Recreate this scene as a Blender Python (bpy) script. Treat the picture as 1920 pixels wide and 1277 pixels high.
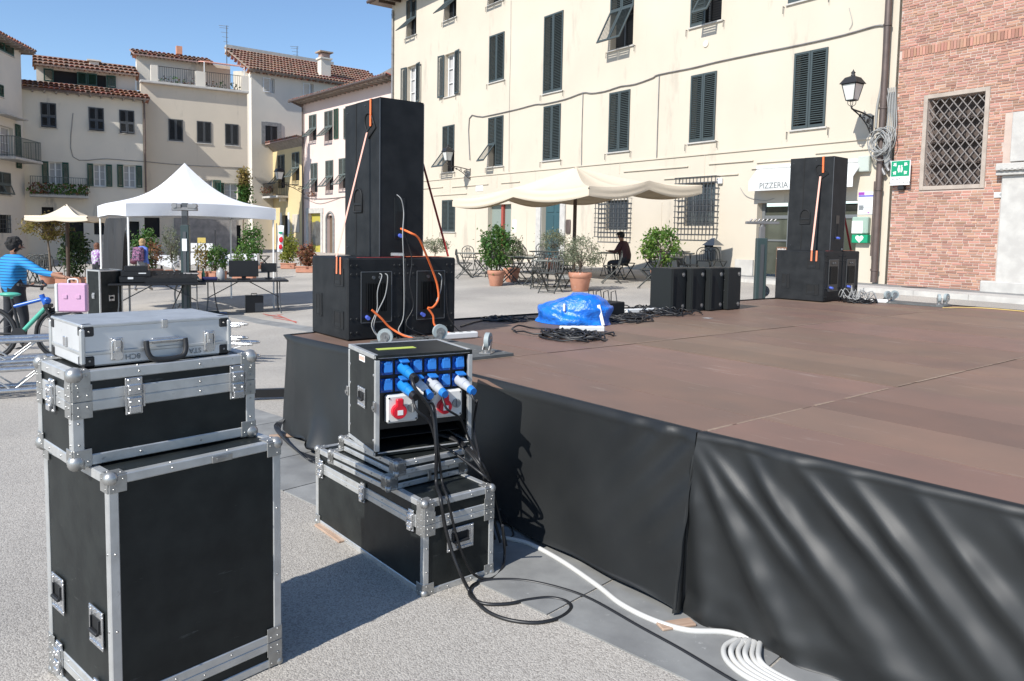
import bpy, bmesh, math, random
from mathutils import Vector, Matrix, Quaternion
R=math.radians
for o in list(bpy.data.objects): bpy.data.objects.remove(o, do_unlink=True)
SC=bpy.context.scene
COL=SC.collection
# ---------------------------------------------------------------- camera, world, sun, exposure
F_PX=1430.0; CX=960.0; CY=550.0; PITCH=R(4.4); ROLL=0.0175; CAMH=1.65
_f=Vector((0,math.cos(PITCH),-math.sin(PITCH))); _r=Vector((1,0,0)); _d=_f.cross(_r)
C_R=_r*math.cos(ROLL)-_d*math.sin(ROLL); C_D=_d*math.cos(ROLL)+_r*math.sin(ROLL)
cam=bpy.data.cameras.new('camera'); cam_o=bpy.data.objects.new('camera',cam); COL.objects.link(cam_o)
cam.sensor_width=36; cam.lens=36*F_PX/1920; cam.shift_x=0; cam.shift_y=-(638.5-CY)/1920
cam.clip_start=.05; cam.clip_end=1500
m=Matrix((C_R,-C_D,-_f)).transposed().to_4x4(); m.translation=(0,0,CAMH); cam_o.matrix_world=m
SC.camera=cam_o
SUN_TRAVEL_AZ=40.5; SUN_EL=39.5
W=bpy.data.worlds.new('World'); SC.world=W; W.use_nodes=True
nt=W.node_tree; bg=nt.nodes['Background']
sky=nt.nodes.new('ShaderNodeTexSky'); sky.sky_type='NISHITA'; sky.sun_disc=False
sky.sun_elevation=R(SUN_EL); sky.sun_rotation=R(SUN_TRAVEL_AZ+180); sky.altitude=100; sky.air_density=1.0; sky.dust_density=.1; sky.ozone_density=4.5
nt.links.new(sky.outputs[0],bg.inputs[0]); bg.inputs[1].default_value=.135
sl=bpy.data.lights.new('sun','SUN'); sl.energy=4.7; sl.angle=R(.53); sl.color=(1,.97,.915)
so=bpy.data.objects.new('sun',sl); COL.objects.link(so)
sd=Vector((math.sin(R(SUN_TRAVEL_AZ))*math.cos(R(SUN_EL)),math.cos(R(SUN_TRAVEL_AZ))*math.cos(R(SUN_EL)),-math.sin(R(SUN_EL))))
so.rotation_euler=sd.to_track_quat('-Z','Y').to_euler(); so.location=(-20,-20,30)
SC.view_settings.view_transform='Standard'; SC.view_settings.look='None'; SC.view_settings.exposure=0.36; SC.view_settings.gamma=1
SC.render.engine='CYCLES'
# ---------------------------------------------------------------- pixel -> place helpers (photo pixels 1920x1277)
CAM=Vector((0,0,CAMH))
def ray(x,y): return (x-CX)*C_R+(y-CY)*C_D+F_PX*_f
def gp(x,y,z=0.0):
    d=ray(x,y); return CAM+d*((z-CAMH)/d.z)
def dirv(az): return Vector((math.sin(R(az)),math.cos(R(az)),0))
D1=dirv(-38.4); D2=dirv(51.6)
def gz(p):
    a=.03*min(max(p[0]*D2.x+p[1]*D2.y-4.0,0),16.5)
    b=-.022*min(max(p[1]-5,0),12)*min(max((-p[0]-1)/4,0),1)
    return a+b
def gg(x,y):
    d=ray(x,y); lo,hi=.0005,.2
    for _ in range(60):
        m=(lo+hi)/2; p=CAM+d*m
        if p.z>gz(p): lo=m
        else: hi=m
    return CAM+d*lo
def ydep(x,y,Y):
    d=ray(x,y); return CAM+d*(Y/d.y)
def proj(p):
    v=Vector(p)-CAM; z=v.dot(_f); return CX+F_PX*v.dot(C_R)/z, CY+F_PX*v.dot(C_D)/z
def hgt(P,y):
    lo,hi=-3,40
    for _ in range(50):
        m=(lo+hi)/2
        if proj((P[0],P[1],m))[1]>y: lo=m
        else: hi=m
    return lo
# ---------------------------------------------------------------- mesh builder
class MB:
    def __init__(s): s.v=[]; s.f=[]; s.mi=[]; s.sm=[]; s.M=Matrix.Identity(4); s.cur=0
    def add(s,vs,fs,smooth=False):
        b=len(s.v); M=s.M
        s.v.extend([M@Vector(v) for v in vs]); s.f.extend([tuple(i+b for i in f) for f in fs])
        s.mi.extend([s.cur]*len(fs)); s.sm.extend([smooth]*len(fs)); return s
    def box(s,c,size,bev=0,rot=None):
        hx,hy,hz=[a/2 for a in size]; c=Vector(c)
        rm=rot.to_matrix() if rot is not None and not isinstance(rot,Matrix) else rot
        def T(v): v=Vector(v); return (rm@v if rm is not None else v)+c
        if bev<=0:
            vs=[T((x*hx,y*hy,z*hz)) for x in(-1,1) for y in(-1,1) for z in(-1,1)]
            return s.add(vs,[(0,1,3,2),(4,6,7,5),(0,4,5,1),(2,3,7,6),(0,2,6,4),(1,5,7,3)])
        b=min(bev,hx*.49,hy*.49,hz*.49); vs=[]; ix={}
        for x in(-1,1):
            for y in(-1,1):
                for z in(-1,1):
                    ix[x,y,z]=len(vs)
                    vs+= [T((x*hx,y*(hy-b),z*(hz-b))),T((x*(hx-b),y*hy,z*(hz-b))),T((x*(hx-b),y*(hy-b),z*hz))]
        fs=[]
        for x in(-1,1): fs.append(tuple(ix[x,y,z]+0 for y,z in((-1,-1),(1,-1),(1,1),(-1,1))))
        for y in(-1,1): fs.append(tuple(ix[x,y,z]+1 for x,z in((-1,-1),(1,-1),(1,1),(-1,1))))
        for z in(-1,1): fs.append(tuple(ix[x,y,z]+2 for x,y in((-1,-1),(1,-1),(1,1),(-1,1))))
        for a in(-1,1):
            for b2 in(-1,1):
                fs.append((ix[a,b2,-1]+0,ix[a,b2,-1]+1,ix[a,b2,1]+1,ix[a,b2,1]+0))
                fs.append((ix[a,-1,b2]+0,ix[a,-1,b2]+2,ix[a,1,b2]+2,ix[a,1,b2]+0))
                fs.append((ix[-1,a,b2]+1,ix[-1,a,b2]+2,ix[1,a,b2]+2,ix[1,a,b2]+1))
        for k in ix.values(): fs.append((k,k+1,k+2))
        return s.add(vs,fs)
    def bar(s,p,q,w,h=None,up=(0,0,1),bev=0):
        p=Vector(p);q=Vector(q);d=q-p;L=d.length
        if L<1e-6: return s
        z=d/L; u=Vector(up)
        if abs(z.dot(u))>.98: u=Vector((1,0,0))
        x=u.cross(z).normalized(); y=z.cross(x)
        return s.box((p+q)/2,(w,h or w,L),bev,Matrix((x,y,z)).transposed())
    def cyl(s,p,q,r,r2=None,n=10,caps=True,smooth=True):
        p=Vector(p);q=Vector(q);r2=r if r2 is None else r2
        z=(q-p).normalized(); u=Vector((0,0,1)) if abs(z.z)<.9 else Vector((1,0,0))
        x=u.cross(z).normalized();y=z.cross(x); vs=[]
        for k in range(n):
            a=2*math.pi*k/n; e=x*math.cos(a)+y*math.sin(a); vs+=[p+e*r,q+e*r2]
        s.add(vs,[(2*k,2*((k+1)%n),2*((k+1)%n)+1,2*k+1) for k in range(n)],smooth)
        if caps: s.add(vs,[tuple(range(0,2*n,2))[::-1],tuple(range(1,2*n,2))])
        return s
    def tube(s,pts,r,n=6,closed=False,caps=True):
        pts=[Vector(p) for p in pts]; m=len(pts); vs=[];fs=[]
        tang=[]
        for i in range(m):
            a=pts[(i-1)%m] if (closed or i>0) else pts[i]; b=pts[(i+1)%m] if (closed or i<m-1) else pts[i]
            t=(b-a); tang.append(t.normalized() if t.length>1e-9 else Vector((0,0,1)))
        u=Vector((0,0,1)) if abs(tang[0].z)<.9 else Vector((1,0,0)); x=u.cross(tang[0]).normalized()
        for i in range(m):
            t=tang[i]; x=(x-t*x.dot(t)); x=x.normalized() if x.length>1e-6 else t.orthogonal().normalized(); y=t.cross(x)
            rr=r[i] if isinstance(r,(list,tuple)) else r
            for k in range(n): a=2*math.pi*k/n; vs.append(pts[i]+(x*math.cos(a)+y*math.sin(a))*rr)
        for i in range(m if closed else m-1):
            j=(i+1)%m
            for k in range(n): fs.append((i*n+k,i*n+(k+1)%n,j*n+(k+1)%n,j*n+k))
        s.add(vs,fs,True)
        if caps and not closed: s.add(vs[:n]+vs[-n:],[tuple(range(n))[::-1],tuple(range(n,2*n))])
        return s
    def lathe(s,prof,n=20,c=(0,0,0),smooth=True,caps=True):
        c=Vector(c);vs=[];m=len(prof)
        for r,z in prof:
            for k in range(n): a=2*math.pi*k/n; vs.append(c+Vector((r*math.cos(a),r*math.sin(a),z)))
        s.add(vs,[(i*n+k,i*n+(k+1)%n,(i+1)*n+(k+1)%n,(i+1)*n+k) for i in range(m-1) for k in range(n)],smooth)
        if caps: s.add(vs[:n]+vs[-n:],[tuple(range(n))[::-1],tuple(range(n,2*n))])
        return s
    def ell(s,c,rad,n=12,mm=8):
        if not isinstance(rad,(tuple,list)): rad=(rad,)*3
        c=Vector(c);vs=[c+Vector((0,0,-rad[2]))];fs=[]
        for i in range(1,mm):
            t=math.pi*i/mm-math.pi/2
            for k in range(n): a=2*math.pi*k/n; vs.append(c+Vector((rad[0]*math.cos(t)*math.cos(a),rad[1]*math.cos(t)*math.sin(a),rad[2]*math.sin(t))))
        vs.append(c+Vector((0,0,rad[2]))); L=len(vs)-1
        for k in range(n): fs.append((0,1+(k+1)%n,1+k)); fs.append((L,L-n+k,L-n+(k+1)%n))
        for i in range(mm-2):
            for k in range(n): fs.append((1+i*n+k,1+i*n+(k+1)%n,1+(i+1)*n+(k+1)%n,1+(i+1)*n+k))
        return s.add(vs,fs,True)
    def prism(s,pts,d):   # polygon pts (3d), extruded by vector d
        n=len(pts); d=Vector(d); vs=[Vector(p) for p in pts]+[Vector(p)+d for p in pts]
        return s.add(vs,[tuple(range(n))[::-1],tuple(range(n,2*n))]+[(k,(k+1)%n,n+(k+1)%n,n+k) for k in range(n)])
    def quad(s,a,b,c,d): return s.add([a,b,c,d],[(0,1,2,3)])
    def grid(s,fn,nu,nv,smooth=True):
        vs=[fn(i/nu,j/nv) for i in range(nu+1) for j in range(nv+1)]
        return s.add(vs,[(i*(nv+1)+j,(i+1)*(nv+1)+j,(i+1)*(nv+1)+j+1,i*(nv+1)+j+1) for i in range(nu) for j in range(nv)],smooth)
    def leaf(s,c,size,rng,asp=.5):
        c=Vector(c); q=Quaternion((rng.gauss(0,1),rng.gauss(0,1),rng.gauss(0,1),rng.gauss(0,1))).normalized()
        L=size*rng.uniform(.7,1.25); w=L*asp*.5
        a=q@Vector((L/2,0,0));b=q@Vector((0,w,L*.08));
        return s.add([c-a,c+b,c+a,c-b],[(0,1,2,3)])
    def mesh(s,name,mats,recalc=True):
        me=bpy.data.meshes.new(name); me.from_pydata([tuple(v) for v in s.v],[],s.f)
        for mt in (mats if isinstance(mats,(list,tuple)) else [mats]): me.materials.append(MT[mt] if isinstance(mt,str) else mt)
        me.polygons.foreach_set('material_index',s.mi); me.polygons.foreach_set('use_smooth',s.sm)
        if recalc:
            bm=bmesh.new(); bm.from_mesh(me); bmesh.ops.recalc_face_normals(bm,faces=bm.faces); bm.to_mesh(me); bm.free()
        me.update(); return me
    def build(s,name,mats,parent=None,loc=None,recalc=True):
        return obj(name,s.mesh(name,mats,recalc),parent,loc)
def obj(name,me,parent=None,loc=None):
    o=bpy.data.objects.new(name,me); COL.objects.link(o)
    if parent is not None: o.parent=parent
    if loc is not None: o.location=loc
    return o
def tag(o,label=None,cat=None,group=None,kind=None):
    if label: o['label']=label
    if cat: o['category']=cat
    if group: o['group']=group
    if kind: o['kind']=kind
    return o
def thing(name,label,cat,loc=(0,0,0),rz=0,group=None):
    o=bpy.data.objects.new(name,None); COL.objects.link(o); o.location=loc; o.rotation_euler=(0,0,rz); o.empty_display_size=.1
    return tag(o,label,cat,group)
def kids(o): return [c for c in bpy.data.objects if c.parent==o]
def copy_tree(o,parent=None):
    c=o.copy(); COL.objects.link(c); c.parent=parent
    for ch in kids(o): copy_tree(ch,c)
    return c
def dup(o,loc,rz,label=None):
    c=copy_tree(o); c.location=loc; c.rotation_euler=(0,0,rz)
    if label: c['label']=label
    return c
def smooth_path(pts,k=6):
    P=[Vector(p) for p in pts]; out=[]
    for i in range(len(P)-1):
        p0=P[max(i-1,0)];p1=P[i];p2=P[i+1];p3=P[min(i+2,len(P)-1)]
        for j in range(k):
            t=j/k; out.append(.5*((2*p1)+(p2-p0)*t+(2*p0-5*p1+4*p2-p3)*t*t+(3*p1-p0-3*p2+p3)*t**3))
    out.append(P[-1]); return out
# ---------------------------------------------------------------- materials
MT={}
def S(r,g,b): return tuple(((c/255)/12.92 if c/255<=.04045 else ((c/255+.055)/1.055)**2.4) for c in (r,g,b))
def mat(name,col,rough=.5,metal=0.,col2=None,nscale=8.,ncon=.5,bump=None,rand=0.,spec=.5,coat=0.,emit=None,alpha=None,hue=0.,trans=0.,aniso=None,stretch=None,grime=None):
    M=bpy.data.materials.new(name); M.use_nodes=True; n=M.node_tree.nodes; l=M.node_tree.links; b=n['Principled BSDF']
    b.inputs['Roughness'].default_value=rough; b.inputs['Metallic'].default_value=metal; b.inputs['Specular IOR Level'].default_value=spec
    b.inputs['Coat Weight'].default_value=coat
    tc=n.new('ShaderNodeTexCoord'); vec=tc.outputs['Object']
    if stretch:
        mp=n.new('ShaderNodeMapping'); mp.inputs['Scale'].default_value=stretch; l.new(vec,mp.inputs[0]); vec=mp.outputs[0]
    c=(*col,1)
    rgb=n.new('ShaderNodeRGB'); rgb.outputs[0].default_value=c; cs=rgb.outputs[0]
    if col2:
        nz=n.new('ShaderNodeTexNoise'); nz.inputs['Scale'].default_value=nscale; nz.inputs['Detail'].default_value=6; l.new(vec,nz.inputs[0])
        rp=n.new('ShaderNodeValToRGB'); rp.color_ramp.elements[0].position=.5-.5*ncon*.6; rp.color_ramp.elements[1].position=.5+.5*ncon*.6
        rp.color_ramp.elements[0].color=c; rp.color_ramp.elements[1].color=(*col2,1); l.new(nz.outputs[0],rp.inputs[0]); cs=rp.outputs[0]
    if grime:   # (scale, threshold, colour): sparse marks
        nz=n.new('ShaderNodeTexNoise'); nz.inputs['Scale'].default_value=grime[0]; nz.inputs['Detail'].default_value=8; nz.inputs['Roughness'].default_value=.7
        mp=n.new('ShaderNodeMapping'); mp.inputs['Scale'].default_value=grime[3] if len(grime)>3 else (1,1,1); l.new(tc.outputs['Object'],mp.inputs[0]); l.new(mp.outputs[0],nz.inputs[0])
        rp=n.new('ShaderNodeValToRGB'); rp.color_ramp.elements[0].position=grime[1]; rp.color_ramp.elements[1].position=grime[1]+.08
        rp.color_ramp.elements[0].color=(0,0,0,1); rp.color_ramp.elements[1].color=(1,1,1,1); l.new(nz.outputs[0],rp.inputs[0])
        mx=n.new('ShaderNodeMix'); mx.data_type='RGBA'; l.new(rp.outputs[0],mx.inputs[0]); l.new(cs,mx.inputs[6]); mx.inputs[7].default_value=(*grime[2],1); cs=mx.outputs[2]
    if rand or hue:
        oi=n.new('ShaderNodeObjectInfo'); ge=n.new('ShaderNodeNewGeometry'); ad=n.new('ShaderNodeMath'); ad.operation='ADD'; fr=n.new('ShaderNodeMath'); fr.operation='FRACT'
        l.new(oi.outputs['Random'],ad.inputs[0]); l.new(ge.outputs['Random Per Island'],ad.inputs[1]); l.new(ad.outputs[0],fr.inputs[0])
        hs=n.new('ShaderNodeHueSaturation'); mr=n.new('ShaderNodeMapRange'); mr.inputs[3].default_value=1-rand; mr.inputs[4].default_value=1+rand; l.new(fr.outputs[0],mr.inputs[0]); l.new(mr.outputs[0],hs.inputs['Value'])
        if hue:
            m2=n.new('ShaderNodeMath'); m2.operation='MULTIPLY'; m2.inputs[1].default_value=7.31; l.new(fr.outputs[0],m2.inputs[0]); f2=n.new('ShaderNodeMath'); f2.operation='FRACT'; l.new(m2.outputs[0],f2.inputs[0])
            mh=n.new('ShaderNodeMapRange'); mh.inputs[3].default_value=.5-hue; mh.inputs[4].default_value=.5+hue; l.new(f2.outputs[0],mh.inputs[0]); l.new(mh.outputs[0],hs.inputs['Hue'])
        l.new(cs,hs.inputs['Color']); cs=hs.outputs[0]
    l.new(cs,b.inputs['Base Color'])
    if bump:
        nz=n.new('ShaderNodeTexNoise'); nz.inputs['Scale'].default_value=bump[0]; nz.inputs['Detail'].default_value=5; l.new(vec,nz.inputs[0])
        bp=n.new('ShaderNodeBump'); bp.inputs['Strength'].default_value=bump[1]; bp.inputs['Distance'].default_value=bump[2] if len(bump)>2 else .01
        l.new(nz.outputs[0],bp.inputs['Height']); l.new(bp.outputs[0],b.inputs['Normal'])
    if emit: b.inputs['Emission Color'].default_value=(*emit[0],1); b.inputs['Emission Strength'].default_value=emit[1]
    if trans: b.inputs['Transmission Weight'].default_value=trans
    if alpha is not None: b.inputs['Alpha'].default_value=alpha
    MT[name]=M; return M
def leafmat(name,col,rand=.4,hue=.03):
    M=mat(name,col,rough=.55,rand=rand,hue=hue,spec=.35); n=M.node_tree.nodes; l=M.node_tree.links; b=n['Principled BSDF']; out=n['Material Output']
    tr=n.new('ShaderNodeBsdfTranslucent'); mx=n.new('ShaderNodeMixShader'); mx.inputs[0].default_value=.35
    src=b.inputs['Base Color'].links[0].from_socket; l.new(src,tr.inputs[0]); l.new(b.outputs[0],mx.inputs[1]); l.new(tr.outputs[0],mx.inputs[2]); l.new(mx.outputs[0],out.inputs[0])
mat('plaster_cream',(.60,.525,.42),.9,col2=(.52,.46,.37),nscale=.45,ncon=.9,bump=(40,.15,.004),grime=(1.1,.57,(.47,.415,.335),(1,1,.22)))
mat('plaster_old',(.70,.635,.525),.92,col2=(.57,.53,.46),nscale=.5,ncon=.9,bump=(25,.2,.006),grime=(.7,.60,(.40,.37,.33),(1,1,.3)))
mat('plaster_pale',(.71,.645,.54),.92,col2=(.60,.555,.48),nscale=.5,ncon=.9,bump=(25,.2,.006),grime=(.6,.62,(.44,.41,.36),(1,1,.3)))
mat('plaster_yellow',(.66,.52,.28),.9,col2=(.58,.45,.25),nscale=.6,ncon=.8,bump=(30,.15,.005),grime=(.8,.62,(.45,.37,.25),(1,1,.3)))
mat('plaster_pink',(.72,.575,.515),.9,col2=(.67,.525,.465),nscale=.5,ncon=.8,bump=(30,.15,.005),grime=(.8,.64,(.52,.42,.37),(1,1,.3)))
mat('render_grey',(.30,.28,.26),.95,col2=(.2,.19,.18),nscale=3,bump=(14,.5,.02))
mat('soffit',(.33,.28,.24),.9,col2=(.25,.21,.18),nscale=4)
mat('stone_grey',(.26,.26,.25),.85,col2=(.19,.19,.185),nscale=5,bump=(30,.25,.004),rand=.12,grime=(11,.63,(.40,.40,.38)))
mat('stone_pale',(.52,.50,.46),.85,col2=(.43,.41,.38),nscale=4,bump=(25,.25,.004),grime=(3,.63,(.30,.28,.26)))
mat('shutter_green',(.048,.064,.066),.55,rand=.06)
mat('shutter_dark',(.055,.058,.06),.5,rand=.08)
mat('shutter_bright',(.014,.062,.040),.5,rand=.08)
mat('shutter_grey',(.10,.12,.11),.55,rand=.1)
mat('white_paint',(.74,.73,.70),.5)
mat('pane',(.05,.06,.07),.08,spec=.8)
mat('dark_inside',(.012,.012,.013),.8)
mat('curtain',(.42,.41,.40),.8)
mat('iron',(.028,.028,.03),.5,metal=.3)
mat('iron_grey',(.11,.115,.12),.5,metal=.6)
mat('zinc',(.33,.32,.31),.45,metal=.7,col2=(.24,.22,.21),nscale=3)
mat('copper_brown',(.15,.11,.095),.5,metal=.4,col2=(.11,.085,.075),nscale=3)
mat('milk_glass',(.62,.62,.58),.25)
mat('tile_red',(.52,.21,.135),.85,col2=(.38,.185,.13),nscale=5,ncon=.8,rand=.32,hue=.018,bump=(30,.2,.004))
mat('tile_grey',(.36,.25,.195),.9,col2=(.26,.19,.155),nscale=5,rand=.3,hue=.02,bump=(30,.2,.004))
mat('terracotta',(.50,.235,.15),.75,col2=(.42,.19,.12),nscale=6,bump=(40,.1,.003),grime=(9,.62,(.55,.42,.35)))
mat('soil',(.05,.035,.025),.95,bump=(30,.6,.01))
mat('bark',(.19,.15,.11),.9,col2=(.11,.085,.065),nscale=14,bump=(30,.5,.01))
leafmat('leaf_green',(.07,.145,.03)); leafmat('leaf_olive',(.19,.21,.13),.35); leafmat('leaf_yellow',(.24,.26,.04)); leafmat('leaf_dark',(.045,.08,.03)); leafmat('leaf_fresh',(.12,.215,.04)); leafmat('leaf_autumn',(.22,.10,.05),.5,.03); leafmat('leaf_straw',(.24,.19,.06),.4)
mat('aluminium',(.60,.60,.585),.38,metal=.55,col2=(.50,.50,.485),nscale=14,bump=(60,.1,.001),grime=(18,.64,(.30,.29,.28)))
mat('alu_dark',(.44,.435,.415),.4,metal=.7,col2=(.33,.325,.31),nscale=20)
mat('steel',(.48,.47,.45),.38,metal=.85,col2=(.32,.31,.3),nscale=24)
mat('chrome',(.66,.66,.66),.26,metal=.85,col2=(.55,.55,.55),nscale=30)
mat('case_black',(.0095,.0115,.0115),.45,spec=.28,col2=(.018,.021,.02),nscale=9,bump=(220,.12,.001),grime=(10,.635,(.07,.075,.073),(.6,.6,5)))
mat('speaker_black',(.009,.010,.011),.6,spec=.28,col2=(.018,.019,.02),nscale=7,bump=(260,.35,.002),grime=(13,.70,(.11,.11,.105)))
mat('monitor_black',(.013,.015,.015),.55,spec=.3,bump=(260,.3,.002),grime=(13,.70,(.11,.11,.105)))
mat('black_plastic',(.012,.012,.013),.4)
mat('black_matt',(.008,.008,.008),.85)
mat('rubber',(.016,.016,.017),.6)
mat('cable_black',(.015,.015,.016),.42)
mat('cable_grey',(.30,.30,.29),.5)
mat('cable_white',(.55,.54,.51),.45)
mat('orange',(.78,.16,.04),.55)
mat('strap_orange',(.80,.22,.10),.65,bump=(300,.3,.001))
mat('strap_pale',(.82,.42,.33),.65,bump=(300,.3,.001))
mat('strap_red',(.42,.05,.05),.6)
mat('blue_plastic',(.025,.19,.58),.35)
mat('blue_socket',(.012,.11,.48),.33)
mat('blue_tarp',(.008,.13,.58),.3,col2=(.01,.19,.68),nscale=10,bump=(26,.9,.02),spec=.7)
mat('red_plastic',(.60,.012,.03),.35)
mat('white_plastic',(.70,.69,.66),.45)
mat('grey_rubber',(.30,.34,.34),.6)
mat('paper_white',(.78,.77,.74),.7)
mat('paper_red',(.5,.03,.03),.7)
mat('tent_white',(.74,.74,.75),.75,bump=(5,.12,.02))
mat('canvas_cream',(.60,.515,.395),.85,bump=(6,.12,.02))
mat('wood_pale',(.46,.33,.24),.75,col2=(.36,.24,.17),nscale=9,stretch=(1,8,8))
mat('wood_brown',(.06,.035,.022),.6)
mat('lift_green',(.035,.055,.055),.45)
mat('table_metal',(.05,.053,.05),.5,metal=.4,col2=(.085,.087,.08),nscale=20)
mat('table_top',(.24,.24,.20),.4,metal=.4,col2=(.30,.30,.26),nscale=6)
mat('bin_grey',(.30,.31,.31),.5,metal=.5)
mat('green_sign',(.005,.27,.13),.5); mat('sign_white',(.80,.80,.78),.5); mat('sign_text',(.16,.17,.17),.6); mat('purple',(.28,.05,.36),.6); mat('indigo',(.10,.10,.42),.6); mat('yellow_sign',(.80,.43,.02),.5); mat('brown_sign',(.16,.09,.055),.6)
mat('green_label',(.48,.55,.10),.6); mat('blue_ribbon',(.05,.2,.55),.5)
mat('door_green',(.035,.085,.10),.5,rand=.05); mat('door_red',(.34,.07,.05),.5); mat('door_yellow',(.42,.36,.06),.6); mat('door_greygreen',(.22,.26,.23),.5)
mat('pink_case',(.62,.36,.52),.4); mat('green_glass',(.03,.16,.05),.1,spec=.8); mat('jug',(.34,.34,.33),.3)
mat('skin',(.46,.24,.155),.55); mat('skin_tan',(.30,.145,.085),.55); mat('hair_dark',(.014,.012,.011),.75,bump=(90,.8,.02)); mat('hair_blond',(.42,.28,.14),.5); mat('hair_red',(.16,.065,.035),.5)
mat('shirt_blue',(.01,.22,.52),.7); mat('cardigan_blue',(.10,.17,.50),.8); mat('trousers_dark',(.02,.022,.028),.8); mat('trousers_grey',(.22,.22,.23),.8); mat('shirt_maroon',(.055,.018,.02),.8); mat('shoe',(.3,.26,.22),.7)
mat('floral',(.55,.6,.55),.8,col2=(.30,.10,.36),nscale=26,ncon=.25,grime=(22,.55,(.02,.02,.025))); mat('backpack',(.03,.02,.05),.7,col2=(.30,.12,.22),nscale=30,ncon=.25,grime=(20,.60,(.5,.5,.55)))
mat('bag_maroon',(.09,.02,.035),.6); mat('bike_green',(.09,.42,.30),.35); mat('bike_blue',(.02,.12,.50),.3)
mat('red_paint',(.55,.10,.07),.8); mat('grass_dull',(.1,.1,.05),.9)
mat('awning_white',(.66,.66,.64),.7); mat('glass_shop',(.06,.065,.05),.08,spec=.8); mat('frame_grey',(.20,.21,.215),.45,metal=.4)
# striped shirt
def stripes(name,base,line,scale,axis=2,width=.12):
    M=mat(name,base,.75); n=M.node_tree.nodes;l=M.node_tree.links;b=n['Principled BSDF']
    tc=n.new('ShaderNodeTexCoord'); sx=n.new('ShaderNodeSeparateXYZ'); l.new(tc.outputs['Object'],sx.inputs[0])
    m1=n.new('ShaderNodeMath');m1.operation='MULTIPLY';m1.inputs[1].default_value=scale;l.new(sx.outputs[axis],m1.inputs[0])
    m2=n.new('ShaderNodeMath');m2.operation='FRACT';l.new(m1.outputs[0],m2.inputs[0]); m3=n.new('ShaderNodeMath');m3.operation='LESS_THAN';m3.inputs[1].default_value=width;l.new(m2.outputs[0],m3.inputs[0])
    mx=n.new('ShaderNodeMix');mx.data_type='RGBA';l.new(m3.outputs[0],mx.inputs[0]);mx.inputs[6].default_value=(*base,1);mx.inputs[7].default_value=(*line,1);l.new(mx.outputs[2],b.inputs['Base Color'])
    return M
stripes('shirt_striped',(.012,.24,.55),(.008,.03,.12),24,2,.22)
def gravel():
    M=mat('gravel',(.5,.48,.44),.9); n=M.node_tree.nodes;l=M.node_tree.links;b=n['Principled BSDF']; b.inputs['Specular IOR Level'].default_value=.25
    tc=n.new('ShaderNodeTexCoord')
    v=n.new('ShaderNodeTexVoronoi'); v.inputs['Scale'].default_value=150; l.new(tc.outputs['Object'],v.inputs[0])
    r=n.new('ShaderNodeValToRGB'); e=r.color_ramp.elements; e[0].color=(.30,.275,.245,1); e[1].color=(.51,.475,.425,1); e[1].position=.85; x=e.new(.35); x.color=(.41,.38,.34,1)
    sp=n.new('ShaderNodeSeparateColor'); l.new(v.outputs['Color'],sp.inputs[0]); l.new(sp.outputs[0],r.inputs[0])
    nz=n.new('ShaderNodeTexNoise'); nz.inputs['Scale'].default_value=.45; nz.inputs['Detail'].default_value=9; l.new(tc.outputs['Object'],nz.inputs[0])
    r2=n.new('ShaderNodeValToRGB'); r2.color_ramp.elements[0].position=.3; r2.color_ramp.elements[0].color=(.74,.74,.74,1); r2.color_ramp.elements[1].position=.7; r2.color_ramp.elements[1].color=(1.05,1.04,1.02,1); l.new(nz.outputs[0],r2.inputs[0])
    mu=n.new('ShaderNodeMix'); mu.data_type='RGBA'; mu.blend_type='MULTIPLY'; mu.inputs[0].default_value=1; l.new(r.outputs[0],mu.inputs[6]); l.new(r2.outputs[0],mu.inputs[7]); l.new(mu.outputs[2],b.inputs['Base Color'])
    bp=n.new('ShaderNodeBump'); bp.inputs['Strength'].default_value=.6; bp.inputs['Distance'].default_value=.004; l.new(v.outputs['Distance'],bp.inputs['Height']); bp.invert=True; l.new(bp.outputs[0],b.inputs['Normal'])
gravel()
def deckmat():
    M=mat('deck',(.225,.138,.10),.55,spec=.32,rand=.12,hue=.012,col2=(.16,.11,.086),nscale=2.4,ncon=1.,grime=(5,.60,(.27,.205,.165),(.35,2.2,2.2)),bump=(50,.12,.002)); return M
deckmat()
mat('joint',(.34,.245,.17),.9,col2=(.24,.175,.13),nscale=30)
M=mat('brick',(.42,.205,.14),.9,col2=(.37,.21,.155),nscale=3,ncon=.9,rand=.26,hue=.012,bump=(60,.4,.004),grime=(1.1,.60,(.45,.31,.235)))
mat('mortar',(.55,.44,.375),.95,col2=(.47,.37,.315),nscale=3,bump=(60,.4,.005))
M=mat('skirt',(.0125,.0135,.014),.46,spec=.42,bump=(420,.35,.0012),col2=(.018,.019,.019),nscale=3,grime=(16,.69,(.06,.06,.058)))
# ---------------------------------------------------------------- ground
from mathutils import noise
def axis(a,b,fine,step):
    xs=[-600,-300,-150,-90]; v=a
    while v<=b: xs.append(v); v+=step
    return sorted(set(xs+[90,150,300,600]+fine))
mb=MB(); xs=axis(-60,40,[],1.0); ys=axis(-20,80,[],1.0)
n_y=len(ys)
mb.add([(x,y,gz((x,y))) for x in xs for y in ys],[(i*n_y+j,(i+1)*n_y+j,(i+1)*n_y+j+1,i*n_y+j+1) for i in range(len(xs)-1) for j in range(n_y-1)],True)
ground=mb.build('ground','gravel',recalc=False); tag(ground,kind='structure')
def gl(p,dz=0): p=Vector(p); return Vector((p.x,p.y,gz(p)+dz))
# stage frame
C0=gp(1310,812,.8); XS=-D1
STG_RZ=R(-51.6)
def sw(sx,sy,z=0): p=C0+XS*sx+D2*sy; return Vector((p.x,p.y,z))
def st(p): r=Vector(p)-C0; return r.dot(XS),r.dot(D2)
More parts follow.
